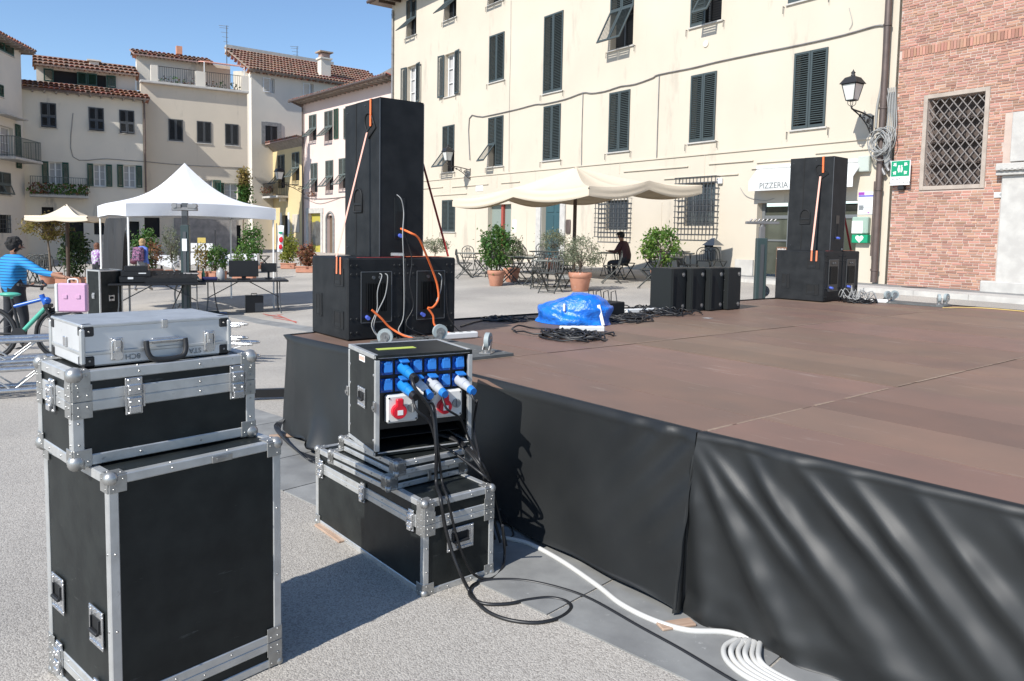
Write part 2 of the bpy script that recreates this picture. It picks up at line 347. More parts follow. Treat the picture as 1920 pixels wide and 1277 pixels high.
# grey stone slab strip under the stage front
slabs=bpy.data.objects.new('paving_strip',None); COL.objects.link(slabs); tag(slabs,kind='structure')
ang=math.atan(.145); ca,sa=math.cos(ang),math.sin(ang)
rng=random.Random(5); s=-6.2; k=0
while s<4.6:
    L=rng.uniform(.62,1.15)
    for row in range(1):
        w0,w1=(0,1.02)
        o=.3 if row else 0
        def P(a,b,z): 
            lx=a*ca-b*sa; ly=a*sa+b*ca-.505; q=sw(lx,ly); return (q.x,q.y,gz(q)+z)
        g=.006; mb=MB(); a0,a1=s+o+g,s+o+L-g
        jx=rng.uniform(-.01,.01)
        top=[P(a0,w0+g+jx,.007),P(a1,w0+g+jx,.007),P(a1,w1-g,.007),P(a0,w1-g,.007)]
        mb.prism([(p[0],p[1],p[2]-.05) for p in top],(0,0,.05)); mb.build('slab','stone_grey',slabs)
    s+=L; k+=1
# second band of grey stone across the square
band=bpy.data.objects.new('stone_band',None); COL.objects.link(band); tag(band,kind='structure')
A=gg(405,584); B=gg(600,621); dv=(B-A).normalized(); nv=Vector((-dv.y,dv.x,0))
for i in range(-4,9):
    mb=MB(); a=A+dv*(i*.8+.01); b=A+dv*(i*.8+.79); q=[gl(a-nv*.17,.006),gl(b-nv*.17,.006),gl(b+nv*.17,.006),gl(a+nv*.17,.006)]
    mb.prism([p-Vector((0,0,.04)) for p in q],(0,0,.04)); mb.build('slab','stone_grey',band)
# ---------------------------------------------------------------- stage
stage=thing('stage_platform','low stage with worn brown plywood deck and black fabric skirt','stage',(C0.x,C0.y,0),STG_RZ)
ZT=.8
def front(sx):
    pts=[(-4.2,-.33),(-3.9,-.3),(-1.65,-.045),(0,0),(1.21,.095),(6.3,.45)]
    for (a,ya),(b,yb) in zip(pts,pts[1:]):
        if a<=sx<=b: return ya+(yb-ya)*(sx-a)/(b-a)
    return 0
rng=random.Random(11)
for bay in range(-2,2):
    x0=bay*2.07+.004; x1=(bay+1)*2.07-.004
    for r in range(18):
        y0=r*.46+.003; y1=(r+1)*.46-.003; dz=rng.uniform(-.0025,.0015); mb=MB()
        if r==0: q=[(x0,front(x0)+.012),(x1,front(x1)+.012),(x1,y1),(x0,y1)]
        else: q=[(x0,y0),(x1,y0),(x1,y1),(x0,y1)]
        if bay==-2 and r==0: q[0]=(-3.93,front(-3.93)+.012)
        mb.prism([(a,b,ZT-.03+dz) for a,b in q],(0,0,.03)); mb.build('deck_board','deck',stage)
rng=random.Random(14)
for jx in (0.,2.07,-2.07):
    y=.06
    while y<8.2:
        L=rng.uniform(.12,.7)
        if rng.random()<.72:
            w=rng.uniform(.004,.012); mb=MB(); mb.prism([(jx-w,y,ZT+.0012),(jx+w*rng.uniform(.3,1),y,ZT+.0012),(jx+w*rng.uniform(.3,1),y+L,ZT+.0012),(jx-w,y+L,ZT+.0012)],(0,0,.0012)); mb.build('joint_filler','joint',stage)
        y+=L+rng.uniform(.0,.15)
mb=MB()
for sx in [-4.05,-2.07,0,2.07,4.0]:
    for sy in [.5,2.07,4.14,6.2,8.2]: mb.cyl((sx,sy,gz(sw(sx,sy))),(sx,sy,ZT-.032),.024,n=8)
    mb.bar((sx,.5,ZT-.07),(sx,8.25,ZT-.07),.05)
for sy in [.5,2.07,4.14,6.2,8.2]: mb.bar((-4.08,sy,ZT-.125),(4.1,sy,ZT-.125),.05)
mb.build('support_frame','zinc',stage)
mb=MB(); mb.bar((-4.155,1.2,ZT-.01),(-4.155,8.3,ZT-.01),.012,.05); mb.bar((-4.14,8.295,ZT-.01),(4.12,8.295,ZT-.01),.012,.05); mb.build('edge_trim','black_matt',stage)
mb=MB(); mb.box((-2.1,8.31,.42),(4.1,.01,.72)); mb.box((-4.17,5.,.42),(.01,6.6,.72)); mb.build('back_skirt','black_matt',stage)
def ridge(t): return math.exp(-t*t)
def skirtL(u,v):   # u 0..1 along, v 0 top .. 1 bottom
    s=u*4.95; z=ZT+.004-(ZT-.02)*v
    if s<1.0:      # left end side
        t=s; x=-4.17+.24*t; y=1.2-1.5*t; nx,ny=-.99,-.15
    else:
        t=(s-1.0)/3.95; x=-3.93+3.93*t; y=front(x); nx,ny=0.03,-1
    out=.008+.135*v**1.2*(.75+.25*math.sin(x*2.2+1))+.012*math.sin(x*5+v*5)*v+.008*math.sin(x*11-v*7)*v
    if s<1.25: out=.008+(out-.008)*(.2+.8*max(0,s-1.0)/.25)
    out+=.025*ridge((x+3.55-.35*v)/.10)*v + .06*ridge((x+3.3-.1*v)/.13)*max(0,v-.7)*3*(s>1)
    out-=.03*ridge((s-1.0)/.12)*(1-v)
    # gathers converging to the seam at x=0 near the top
    g=max(0,1-abs(x+.12)/.45); out+=.016*g*math.sin((x*1.3+v*.9)*26)*(1-v)
    lift=.05*ridge((x+3.3)/.25)*(v>.99)+.03*ridge((x+.45)/.5)*(v>.99)
    if v<.001: out=-.03; z=ZT+.006
    elif v<.04: out=max(out,.014); z=ZT+.005
    return (x+nx*out,y+ny*out,z+lift)
def skirtR(u,v):
    x=.004+u*4.0; z=ZT+.004-(ZT+.03)*v; y=front(x)
    drop=.02*ridge((x-.45)/.12)
    dz=v*ZT; f=0
    for px0,th,w,am in ((-.04,76,.10,.05),(-.05,52,.085,.055),(-.02,38,.06,.035),(.20,44,.075,.05),(.42,40,.06,.04),(.62,42,.075,.05),(.86,44,.07,.045),(1.12,42,.08,.05),(1.42,44,.08,.05),(1.75,42,.08,.05),(2.1,44,.09,.05)):
        dx=x-px0; t=R(th)*(1+.02*math.sin(dz*4+px0*9)); L=dx*math.cos(t)+dz*math.sin(t); q=-dx*math.sin(t)+dz*math.cos(t)
        if L>0: wd=w*(.32+.55*min(L,1.2)); f+=.62*am*ridge(q/wd)*min(1,L/.3)
    out=.006+.055*v+f
    out+=.009*math.sin(x*19+v*9)*max(0,1-v*3.0)*(.25+.75*max(0,math.sin(x*4.1)))+.006*noise.noise(Vector((x*9,v*7,1)))+.004*noise.noise(Vector((x*3,v*3,4)))
    out+=.03*noise.noise(Vector((x*6,v*9,7)))*max(0,v-.75)*4
    z-=drop*(1-v)*.6
    if v<.001: out=-.035; z=ZT+.006
    elif v<.02: out=max(out,.014); z=ZT+.005
    return (x,y-out,max(z,.004 if v<1 else .002))
mb=MB(); mb.grid(skirtL,230,34); mb.build('skirt','skirt',stage,recalc=False)
mb=MB(); mb.grid(skirtR,260,60); mb.build('skirt','skirt',stage,recalc=False)
mb=MB(); mb.grid(lambda u,v:(-.035+.05*u+.03*v*math.sin(u*6),front(0)-.012-.12*v*(1-.75*abs(u*2-1)),ZT-.01-(ZT-.03)*v),6,20); mb.build('skirt_seam','skirt',stage,recalc=False)
# wooden shims under the stage edge
for i,(px,py,rz,w,d,lab) in enumerate(((532,820,.3,.22,.08,'short pale wooden plank by the left end of the stage skirt'),(1268,1176,.30,.16,.06,'reddish wooden plank poking out under the skirt seam'),(617,1001,-.885,.30,.035,'thin pale plank under the far edge of the long trunk'))):
    p=gp(px,py,.0); mb=MB(); mb.box((0,0,.006),(w,d,.012),.003); o=mb.build('wooden_plank','wood_pale',None,(p.x,p.y,.007 if i!=2 else 0.)); o.rotation_euler=(0,0,rz); tag(o,lab,'plank')
# ---------------------------------------------------------------- facades
class Fac:
    def __init__(s,name,label,xr,dr,xl,dl,cat='building',zb=None,az=None):
        O=ydep(xr,480,dr); L=ydep(xl,480,dl)
        s.u=(L-O); s.u.z=0; s.len=s.u.length; s.u.normalize()
        if az is not None: s.u=dirv(az)
        s.n=Vector((0,0,1)).cross(s.u); s.O=Vector((O.x,O.y,0)); s.zb=gz(O) if zb is None else zb
        s.e=thing(name,label,cat,(O.x,O.y,0),math.atan2(s.u.y,s.u.x))
    def uz(s,px,py,off=0):
        d=ray(px,py); P=s.O+s.n*off; t=(P-CAM).dot(s.n)/d.dot(s.n); p=CAM+d*t; return (p-s.O).dot(s.u),p.z
    def rect(s,x0,y0,x1,y1):
        a=s.uz(x0,y0); b=s.uz(x1,y1); return min(a[0],b[0]),max(a[0],b[0]),min(a[1],b[1]),max(a[1],b[1])
    def W(s,u,y,z): return s.O+s.u*u+s.n*y+Vector((0,0,z))
def wall(fac,u0,u1,z0,z1,holes,mt,th=.35,name='wall',y=0.,parent=None):
    us=sorted({u0,u1}|{min(max(h[i],u0),u1) for h in holes for i in(0,1)}); zs=sorted({z0,z1}|{min(max(h[i],z0),z1) for h in holes for i in(2,3)})
    mb=MB()
    for a,b in zip(us,us[1:]):
        for c,d in zip(zs,zs[1:]):
            if b-a<1e-5 or d-c<1e-5: continue
            m=((a+b)/2,(c+d)/2)
            if any(h[0]<m[0]<h[1] and h[2]<m[1]<h[3] for h in holes): continue
            mb.quad((a,y,c),(b,y,c),(b,y,d),(a,y,d))
    for h in holes:
        a,b,c,d=max(h[0],u0),min(h[1],u1),max(h[2],z0),min(h[3],z1); r=y-th
        mb.quad((a,y,c),(a,r,c),(a,r,d),(a,y,d)); mb.quad((b,y,c),(b,r,c),(b,r,d),(b,y,d)); mb.quad((a,y,c),(b,y,c),(b,r,c),(a,r,c)); mb.quad((a,y,d),(b,y,d),(b,r,d),(a,r,d))
    yb=y-.6
    mb.quad((u0,y,z0),(u0,yb,z0),(u0,yb,z1),(u0,y,z1)); mb.quad((u1,y,z0),(u1,yb,z0),(u1,yb,z1),(u1,y,z1)); mb.quad((u0,y,z1),(u1,y,z1),(u1,yb,z1),(u0,yb,z1))
    return mb.build(name,mt,parent or fac.e,recalc=False)
def leaf_mesh(w,h,pitch=.062,th=.035,fr=.06):
    """louvred shutter leaf: x 0..w, z -h..0, y centred; hinge line at top"""
    mb=MB()
    mb.box((fr/2,0,-h/2),(fr,th,h)); mb.box((w-fr/2,0,-h/2),(fr,th,h)); mb.box((w/2,0,-fr/2),(w-2*fr,th,fr)); mb.box((w/2,0,-h+fr*.7),(w-2*fr,th,fr*1.4))
    z=-fr-.02; rt=Matrix.Rotation(R(-38),3,'X')
    while z>-h+fr*1.6:
        mb.box((w/2,0,z),(w-2*fr,.05,.010),0,rt); z-=pitch
    return mb
def shutters(part,u0,u1,z0,z1,mt,flap=(0,0),y=.025,split=.55,pitch=.062):
    m=(u0+u1)/2; g=.006
    for i,(a,b) in enumerate(((u0,m-g),(m+g,u1))):
        fl=flap[i]; w=b-a; h=z1-z0
        if not fl:
            leaf_mesh(w,h,pitch).build('shutter',mt,part,(a,y,z1))
        else:
            hu=h*split; leaf_mesh(w,hu,pitch).build('shutter',mt,part,(a,y,z1))
            o=leaf_mesh(w-.01,h-hu,pitch).build('shutter_flap',mt,part,(a+.005,y+.02,z1-hu)); o.rotation_euler=(R(fl),0,0)
            # stay bar
def window(fac,x0,y0,x1,y1,kind='closed',mt='shutter_green',flap=(0,0),sill=True,stay=True,rect=None,pitch=.062,mull=3,blank='dark_inside'):
    u0,u1,z0,z1=rect or fac.rect(x0,y0,x1,y1)
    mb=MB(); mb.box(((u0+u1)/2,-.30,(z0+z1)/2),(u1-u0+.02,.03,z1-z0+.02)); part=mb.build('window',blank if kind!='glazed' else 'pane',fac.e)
    if kind in('closed','flap'):
        shutters(part,u0-.01,u1+.01,z0-.01,z1+.01,mt,flap,pitch=pitch)
        if kind=='flap':
            mb=MB(); mb.bar(((u0+u1)/2,-.2,z0),((u0+u1)/2,-.2,z0+(z1-z0)*.5),.06); mb.build('mullion','iron_grey',part)
    else:
        f=.06; mb=MB(); y=-.22; c=(u0+u1)/2
        for a in(u0+f/2,u1-f/2): mb.box((a,y,(z0+z1)/2),(f,.06,z1-z0))
        mb.box((c,y,(z0+z1)/2),(f*1.4,.055,z1-z0-2*f))
        for z in(z0+f/2,z1-f/2): mb.box((c,y,z),(u1-u0-2*f,.06,f))
        for k in range(1,mull):
            z=z0+(z1-z0)*k/mull; mb.box(((u0+c)/2,y,z),(c-u0-f*1.7,.045,.03)); mb.box(((u1+c)/2,y,z),(u1-c-f*1.7,.045,.03))
        mb.build('frame','white_paint',part)
        mb=MB()
        for a,b in((u0+.05,c-.05),(c+.05,u1-.05)):
            mb.grid(lambda u,v:(a+(b-a)*u,-.272+.008*math.sin(u*22),z0+.05+(z1-z0-.1)*v),10,1)
        mb.build('curtain','curtain',part,recalc=False)
        if kind=='open':
            w=(u1-u0)/2
            for sgn,hx in((-1,u0-.01),(1,u1+.01)):
                o=leaf_mesh(w,z1-z0,pitch).build('shutter',mt,part,(hx,.05,z1)); o.rotation_euler=(0,0,R(8) if sgn>0 else R(172))
    if sill:
        mb=MB(); mb.box(((u0+u1)/2,.01,z0-.045),(u1-u0+.14,.10,.05),.006); mb.build('sill','stone_pale' if sill is True else sill,part)
    if stay:
        for a in(u0-.14,u1+.14):
            mb=MB(); mb.bar((a,0,z0-.08),(a,.07,z0-.08),.015); mb.bar((a,.07,z0-.06),(a,.07,z0-.28),.014); mb.build('shutter_stay','iron',part)
    return part,(u0,u1,z0,z1)
# ---------------------------------------------------------------- main cream building
main=Fac('cream_building','tall cream plaster building with dark green shutters above the cafe terrace',1660,20.0,735,43.2,az=-35.7,zb=.5)
U1=main.uz(735,100)[0]; ZE=main.uz(735,8)[1]
wins=[ # x0,y0,x1,y1,kind,flap
 (916.8,222,942.8,309.8,'flap',(0,38)),(1020.8,200.7,1049.8,297.5,'closed',0),(1144.3,175.5,1179,281,'closed',0),(1297.5,143,1339.9,261.7,'closed',0),(1491.7,101.6,1546.5,235.8,'closed',0),
 (831,238,851.5,321,'flap',(38,38)),(763,3,780.5,63,'flap',(46,46)),(834,-32,855.5,30,'flap',(46,46)),(919,69,945,148,'closed',0),(1022,32,1053.7,168,'closed',0),
 (1148,-62,1186.5,83,'flap',(28,28)),(1301,-112,1352.4,36,'flap',(32,0)),(764,126,781,193,'open',0),(834.5,103,853.5,177,'open',0),
 (917,-62,944,-2,'flap',(46,46)),(1487,-170,1548,-12,'closed',0),
 (830,376,853,434,'closed',0)]
holes=[main.rect(*w[:4]) for w in wins]
# ground-floor openings
roller=main.rect(778,393,791,474); roller=(roller[0],roller[1]+.5,main.zb,roller[3])
gdoor=main.rect(1017,352,1050,470); gdoor=(gdoor[0],gdoor[1],main.zb+.12,gdoor[3])
rdoor=main.rect(915,384,957,470); rdoor=(rdoor[0],rdoor[1],main.zb,rdoor[3])
pz=main.rect(1420,384,1622,520); pz=(main.uz(1606,430)[0],pz[1],main.zb,pz[3]+.05)
grA=main.rect(1136,376,1177,432); grB=main.rect(1284,345,1338,424)
holes+= [roller,gdoor,rdoor,pz,grA,grB]
wall(main,-.02,U1,main.zb-.8,ZE,holes,'plaster_cream',.30)
mb=MB(); mb.quad((U1,0,-.3),(U1,-12,-.3),(U1,-12,ZE),(U1,0,ZE)); mb.build('side_wall','plaster_cream',main.e,recalc=False); mb=MB(); mb.quad((-.02,0,-.3),(-.02,-12,-.3),(-.02,-12,ZE),(-.02,0,ZE)); mb.build('side_wall','plaster_cream',main.e,recalc=False)
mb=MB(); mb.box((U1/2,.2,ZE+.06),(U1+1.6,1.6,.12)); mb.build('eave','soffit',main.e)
mb=MB()
for k in range(int((U1+1)/.7)): mb.box((-.5+k*.7,.35,ZE-.07),(.1,1.2,.14))
mb.build('rafter_ends','wood_brown',main.e)
mb=MB(); mb.prism([(-.8,1.05,ZE+.13),(U1+.8,1.05,ZE+.13),(U1+.8,-6,ZE+2.4),(-.8,-6,ZE+2.4)],(0,0,.1)); mb.build('roof','tile_red',main.e)
mb=MB(); mb.cyl((-.8,1.1,ZE+.08),(U1+.8,1.1,ZE+.08),.09,n=8); mb.build('gutter','copper_brown',main.e)
for w in wins:
    kd=w[4]; fl=w[5] if w[5] else (0,0)
    window(main,*w[:4],kind=kd,flap=fl,mt='shutter_green')
# string course, recessed panel mouldings
zs=main.uz(1100,310.2)[1]
mb=MB(); mb.box((U1/2,.012,zs),(U1-.1,.05,.05)); mb.build('string_course','plaster_cream',main.e)
def ledge(x0,y0,x1,y1,h=.035,d=.05,name='moulding'):
    a=main.uz(x0,y0); b=main.uz(x1,y1); z=(a[1]+b[1])/2; mb=MB(); mb.box(((a[0]+b[0])/2,d/2-.004,z),(abs(a[0]-b[0]),d,h)); mb.build(name,'plaster_cream',main.e)
for q in ((1170,322,1291,312),(1330,307.5,1413,301),(1246,336,1385,326),(1410,318,1495,309),(1530,287,1635,279),(848,350.5,916,345.5),(790,353,831,352),(813,367,876,362.5),(940,343,975,341),(1420,305.5,1490,299)): ledge(*q)
for (x,ya,yb) in ((1322,288,332),(1162,306,326),(844,336,368),(932,331,352),(811,369,470),(1241,380,452),(892,400,470),(988,395,470)):
    a=main.uz(x,ya);b=main.uz(x,yb); mb=MB(); mb.box((a[0],.002,(a[1]+b[1])/2),(.03,.02,abs(a[1]-b[1]))); mb.build('panel_joint','plaster_cream',main.e)
# grilled windows
for g,(x0,y0,x1,y1),nx,nz in ((grA,(1125,374,1183,445),11,9),(grB,(1276,335,1346,440),12,11)):
    u0,u1,z0,z1=g; mb=MB(); mb.box(((u0+u1)/2,-.2,(z0+z1)/2),(u1-u0,.03,z1-z0)); part=mb.build('window','frame_grey',main.e)
    mb=MB()
    for k in range(5): a=u0+(u1-u0)*(k+.5)/5; mb.box((a,-.17,(z0+z1)/2),((u1-u0)/5-.05,.02,z1-z0-.1))
    mb.build('pane','pane',part)
    U0,U9,Z0,Z9=main.rect(x0,y0,x1,y1); mb=MB(); d=.22
    for k in range(nx): a=U0+(U9-U0)*k/(nx-1); mb.bar((a,d,Z0),(a,d,Z9),.022)
    for k in range(nz): z=Z0+(Z9-Z0)*k/(nz-1); mb.bar((U0-.04,d+.012,z),(U9+.04,d+.012,z),.024)
    for a in(U0,U9):
        for k in range(nz): z=Z0+(Z9-Z0)*k/(nz-1); mb.bar((a,-.01,z),(a,d,z),.018)
    mb.build('grille','iron_grey',part)
# roller shutter
mb=MB(); u0,u1,z0,z1=roller
k=0; z=z0
while z<z1-.02: mb.box(((u0+u1)/2,-.12,z+.05),(u1-u0,.03,.09),.01); z+=.1
mb.build('roller_shutter','white_paint',main.e)
# green panelled door with stone frame
u0,u1,z0,z1=gdoor; c=(u0+u1)/2; mb=MB(); mb.box((c,-.24,(z0+z1)/2),(u1-u0,.05,z1-z0)); door=mb.build('door','door_green',main.e)
for s2 in(0,1):
    a=u0+.04 if s2==0 else c+.02; b=c-.02 if s2==0 else u1-.04
    for k,(za,zc) in enumerate(((.06,.30),(.34,.62),(.66,.97))):
        mb=MB(); mb.box(((a+b)/2,-.205,z0+(z1-z0)*(za+zc)/2),(b-a-.12,.03,(z1-z0)*(zc-za)),.012); mb.build('panel','door_green',door)
mb=MB()
for a in(u0-.17,u1+.17): mb.box((a,.03,(z0+z1)/2-.06),(.32,.1,z1-z0+.12),.01)
mb.box((c,.035,z1+.17),(u1-u0+.7,.11,.32),.01); mb.box((c,.1,z0-.06),(u1-u0+.5,.5,.12),.01); mb.build('door_frame','stone_pale',main.e)
# red framed doorway
u0,u1,z0,z1=rdoor; c=(u0+u1)/2; mb=MB(); mb.box((c,-.26,(z0+z1)/2),(u1-u0,.04,z1-z0)); door=mb.build('door','door_greygreen',main.e)
mb=MB(); 
for a in(u0+.10,c-.05): mb.box((a,-.18,(z0+z1)/2),(.16,.1,z1-z0))
mb.build('door_post','door_red',door)
# pizzeria opening
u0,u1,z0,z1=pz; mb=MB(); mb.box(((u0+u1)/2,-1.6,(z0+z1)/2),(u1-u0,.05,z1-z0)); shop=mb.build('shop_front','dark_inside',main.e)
mb=MB()
for a in(u0+.06,u1-.06,u1-.95,u1-1.02): mb.box((a,-.28,(z0+z1)/2),(.10,.08,z1-z0))
mb.box(((u0+u1)/2,-.285,z1-.42),(u1-u0-.1,.07,.10)); mb.box((u1-.5,-.283,(z0+z1)/2),(.85,.05,.05)); mb.build('door_frame','frame_grey',shop)
mb=MB(); mb.box((u1-.5,-.30,(z0+z1)/2),(.85,.012,z1-z0-.2)); mb.build('glass','glass_shop',shop); mb=MB(); mb.box((u0+.7,-.30,(z0+z1)/2),(1.1,.012,z1-z0-.2)); mb.build('glass','glass_shop',shop)
mb=MB(); mb.box(((u0+u1)/2,-.6,z1-.25),(1.6,.25,.07),.02); mb.build('ceiling_light','white_plastic',shop)
# awning with lettering
a0=main.uz(1404,352,.42)[0]; a1=main.uz(1600,330,.42)[0]; zt=main.uz(1420,324)[1]; zb=main.uz(1420,341,.42)[1]
mb=MB(); mb.prism([(a0,.03,zt+.12),(a0,.42,zb+.04),(a0,.44,zb),(a0,.03,zt+.04)],(a1-a0,0,0)); aw=mb.build('awning','awning_white',main.e)
mb=MB(); mb.box(((a0+a1)/2,.43,zb-.13),(a0-a1,.012,.27)); mb.build('valance','awning_white',aw)
mb=MB(); mb.cyl((a0,.05,zt+.14),(a1,.05,zt+.14),.06,n=8); mb.build('awning_roller','white_paint',aw)
def text(s,size,mt,M,parent=None,ext=.002,name='lettering',align='CENTER',sx=1):
    cu=bpy.data.curves.new('t','FONT'); cu.body=s; cu.size=size; cu.extrude=ext; cu.align_x=align; cu.align_y='CENTER'; cu.resolution_u=2
    o=bpy.data.objects.new('t',cu); COL.objects.link(o); bpy.context.view_layer.update()
    me=bpy.data.meshes.new_from_object(o.evaluated_get(bpy.context.evaluated_depsgraph_get())); bpy.data.objects.remove(o)
    me.materials.clear(); me.materials.append(MT[mt]); r=obj(name,me,parent); r.matrix_local=M@Matrix.Diagonal((sx,1,1,1)); return r
def face(u,y,z): # text standing on a facade, readable from outside
    return Matrix.Translation((u,y,z))@Matrix.Rotation(math.pi,4,'Z')@Matrix.Rotation(math.pi/2,4,'X')
ut,zt2=main.uz(1450,348,.44); text('PIZZERIA',.24,'sign_text',face(ut,.442,zt2),aw,sx=1.0)
# plinth
mb=MB(); pl=main.uz(1379,486); mb.box(((pz[1]+pl[0])/2,.03,(main.zb-.6+pl[1])/2),(pl[0]-pz[1]-.06,.08,pl[1]-main.zb+.6)); mb.build('plinth','stone_pale',main.e)
# brown menu board in the shop door
p=main.uz(1463,470); mb=MB(); mb.box((0,0,.45),(.38,.05,.95),.01); bo=mb.build('menu_board','brown_sign'); q=main.W(p[0],-.1,main.zb); bo.location=q; bo.rotation_euler=(0,0,main.e.rotation_euler.z); tag(bo,'brown menu board with white letters and a yellow square in the pizzeria doorway','sign')
text('MARA',.11,'sign_white',face(0,.028,.84),bo); text('E',.11,'sign_white',face(.13,.028,.71),bo); text('O',.11,'sign_white',face(.13,.028,.58),bo)
mb=MB(); mb.box((-.04,.03,.64),(.22,.006,.24),.002); mb.build('yellow_patch','yellow_sign',bo)
# wall cables
def cable(fac,pts,r,mt,name='wall_cable',y=.03,k=4):
    P=[]
    for x,yy in pts:
        u,z=fac.uz(x,yy,y); P.append((u,y,z))
    MB().tube(smooth_path(P,k),r,5).build(name,mt,fac.e)
cable(main,[(881,300),(880,222),(905,219),(965,206),(1003,196),(1020,195),(1060,186),(1093,174),(1109,175),(1135,171),(1163,162),(1190,158),(1224,146),(1235,140),(1300,127),(1340,117),(1420,100),(1500,84),(1580,66),(1640,49),(1658,48)],.024,'zinc',k=3)
cable(main,[(1093,174),(1091,240),(1090,312)],.016,'zinc'); cable(main,[(1236,142),(1234,200),(1231,297)],.018,'zinc'); cable(main,[(958,0),(957,100),(955,180),(954,325)],.007,'zinc')
cable(main,[(1659,50),(1657,110),(1653,160),(1645,200),(1642,240)],.035,'cable_grey'); cable(main,[(1388,352),(1400,368),(1430,376),(1452,372)],.008,'cable_grey')
cable(main,[(1592,15),(1598,42),(1592,55)],.008,'cable_grey')
mb=MB(); q=main.uz(1324,82); mb.cyl((q[0],-.01,q[1]),(q[0],.03,q[1]),.11,n=20); mb.build('round_vent','plaster_old',main.e)
# downpipes
def pipe(fac,x0,y0,x1,y1,r,mt,off,name='downpipe'):
    a=fac.uz(x0,y0,off);b=fac.uz(x1,y1,off); u=(a[0]+b[0])/2; mb=MB(); mb.cyl((u,off,b[1]),(u,off,a[1]),r,n=12)
    z=b[1]+.3
    while z<a[1]: mb.cyl((u,off,z),(u,off,z+.05),r*1.22,n=12); z+=2.1
    return mb.build(name,mt,fac.e)
pipe(main,1660,-60,1648,530,.085,'copper_brown',.14); pipe(main,1646,340,1630,480,.04,'copper_brown',.09)
pipe(main,735,20,735,470,.06,'zinc',.09)
# ---------------------------------------------------------------- brick building
bk=Fac('brick_building','old red brick building with a diamond-grilled window and stone doorway',1664,19.95,1500,24,az=-33.5,zb=.5)
ub=lambda x,y:bk.uz(x,y)
wu0,wu1,wz0,wz1=bk.rect(1741,186,1838,345)
sdu=bk.uz(1874,400)[0]
UL=-6.4; ZB=9.0
holesB=[(wu0,wu1,wz0,wz1)]
wall(bk,UL-3,-.03,-.3,13,holesB,'mortar',.4)
mb=MB(); zsold=bk.uz(1800,82)[1]; rng=random.Random(3)
ch=.0665; bl=.262; bricks=[]
nr=int((ZB-bk.zb)/ch); fr_=.11
for r in range(nr):
    z=bk.zb+.0+r*ch
    if z<zsold-.10<z+ch or z<zsold<z+ch or z<zsold+.07<z+ch: continue
    u=UL+(r%2)*bl*.5-rng.uniform(0,.06)
    while u<-.05:
        L=bl*rng.choice((.5,.5,1,1,.85)) ; a,b=u+.0085,min(u+L-.0085,-.04); u+=L
        if b-a<.04: continue
        zc=z+ch/2; segs=[(a,b)]
        if wz0-.10<zc+.02 and zc-.02<wz1+.10:
            segs=[(p,q) for p,q in((a,min(b,wu0-.105)),(max(a,wu1+.105),b)) if q-p>.03]
        if zc<bk.uz(1900,212)[1]: segs=[(max(p,sdu+.01),q) for p,q in segs if q-max(p,sdu+.01)>.03]
        for p,q in segs: bricks.append((p,q,zc,.0465+rng.uniform(-.005,.003),rng.uniform(.004,.018)))
for k in range(int((-.05-UL)/.075)):
    a=UL+k*.075; bricks.append((a+.006,a+.068,zsold-.005,.2,rng.uniform(.02,.03)))
# biggest in view = nearest visible ones become single parts
def vis(b):
    p=proj(bk.W((b[0]+b[1])/2,0,b[2])); return -20<p[0]<1940 and -10<p[1]<560
bricks.sort(key=lambda b:(not vis(b),-(b[1]-b[0])/( (bk.W(b[0],0,b[2])-CAM).length)))
unit=MB().box((0,0,0),(1,1,1),0).mesh('brick','brick')
for (a,b,zc,h,pr) in bricks[:300]:
    o=obj('brick',unit,bk.e,((a+b)/2,pr-.03,zc)); o.scale=(b-a,.06,h)
mb=MB()
for (a,b,zc,h,pr) in bricks[300:]: mb.box(((a+b)/2,pr-.03,zc),(b-a,.06,h))
tag(mb.build('brickwork','brick',bk.e),kind='stuff')
# window: frame, boards, shelves, diamond grille
mb=MB(); f=.10
mat('stone_warm',(.44,.37,.31),.9,col2=(.36,.30,.25),nscale=5)
for a in(wu0-f/2,wu1+f/2): mb.box((a,.005,(wz0+wz1)/2),(f,.06,wz1-wz0+2*f),.008)
for z in(wz0-f/2,wz1+f/2): mb.box(((wu0+wu1)/2,.004,z),(wu1-wu0,.06,f),.008)
wp=mb.build('window','stone_warm',bk.e)
mb=MB(); n=7
for k in range(n): a=wu0+(wu1-wu0)*(k+.5)/n; mb.box((a,-.36+.01*(k%2),(wz0+wz1)/2),((wu1-wu0)/n-.01,.03,wz1-wz0))
for k in range(1,4): z=wz0+(wz1-wz0)*k/4; mb.box(((wu0+wu1)/2,-.26,z),(wu1-wu0,.18,.04))
mb.build('wooden_boards',mat('old_wood',(.10,.075,.062),.85,col2=(.065,.05,.043),nscale=6,rand=.15),wp)
mb=MB(); W_=wu1-wu0; H_=wz1-wz0; stp=.215; sl=1.25
for s_ in(1,-1):
    c=-12
    k=-20
    while k<40:
        # line z = s*sl*(u-u0) + k*stp*sl
        b0=k*stp*sl; seg=[]
        for j in range(61):
            u=W_*j/60; z=s_*sl*u+b0
            if 0<=z<=H_: seg.append((u,z))
        if len(seg)>2: mb.bar((wu0+seg[0][0],-.06+.018*s_,wz0+seg[0][1]),(wu0+seg[-1][0],-.06+.018*s_,wz0+seg[-1][1]),.02)
        k+=1
mb.build('diamond_grille',mat('iron_light',(.27,.24,.22),.6,metal=.4),wp)
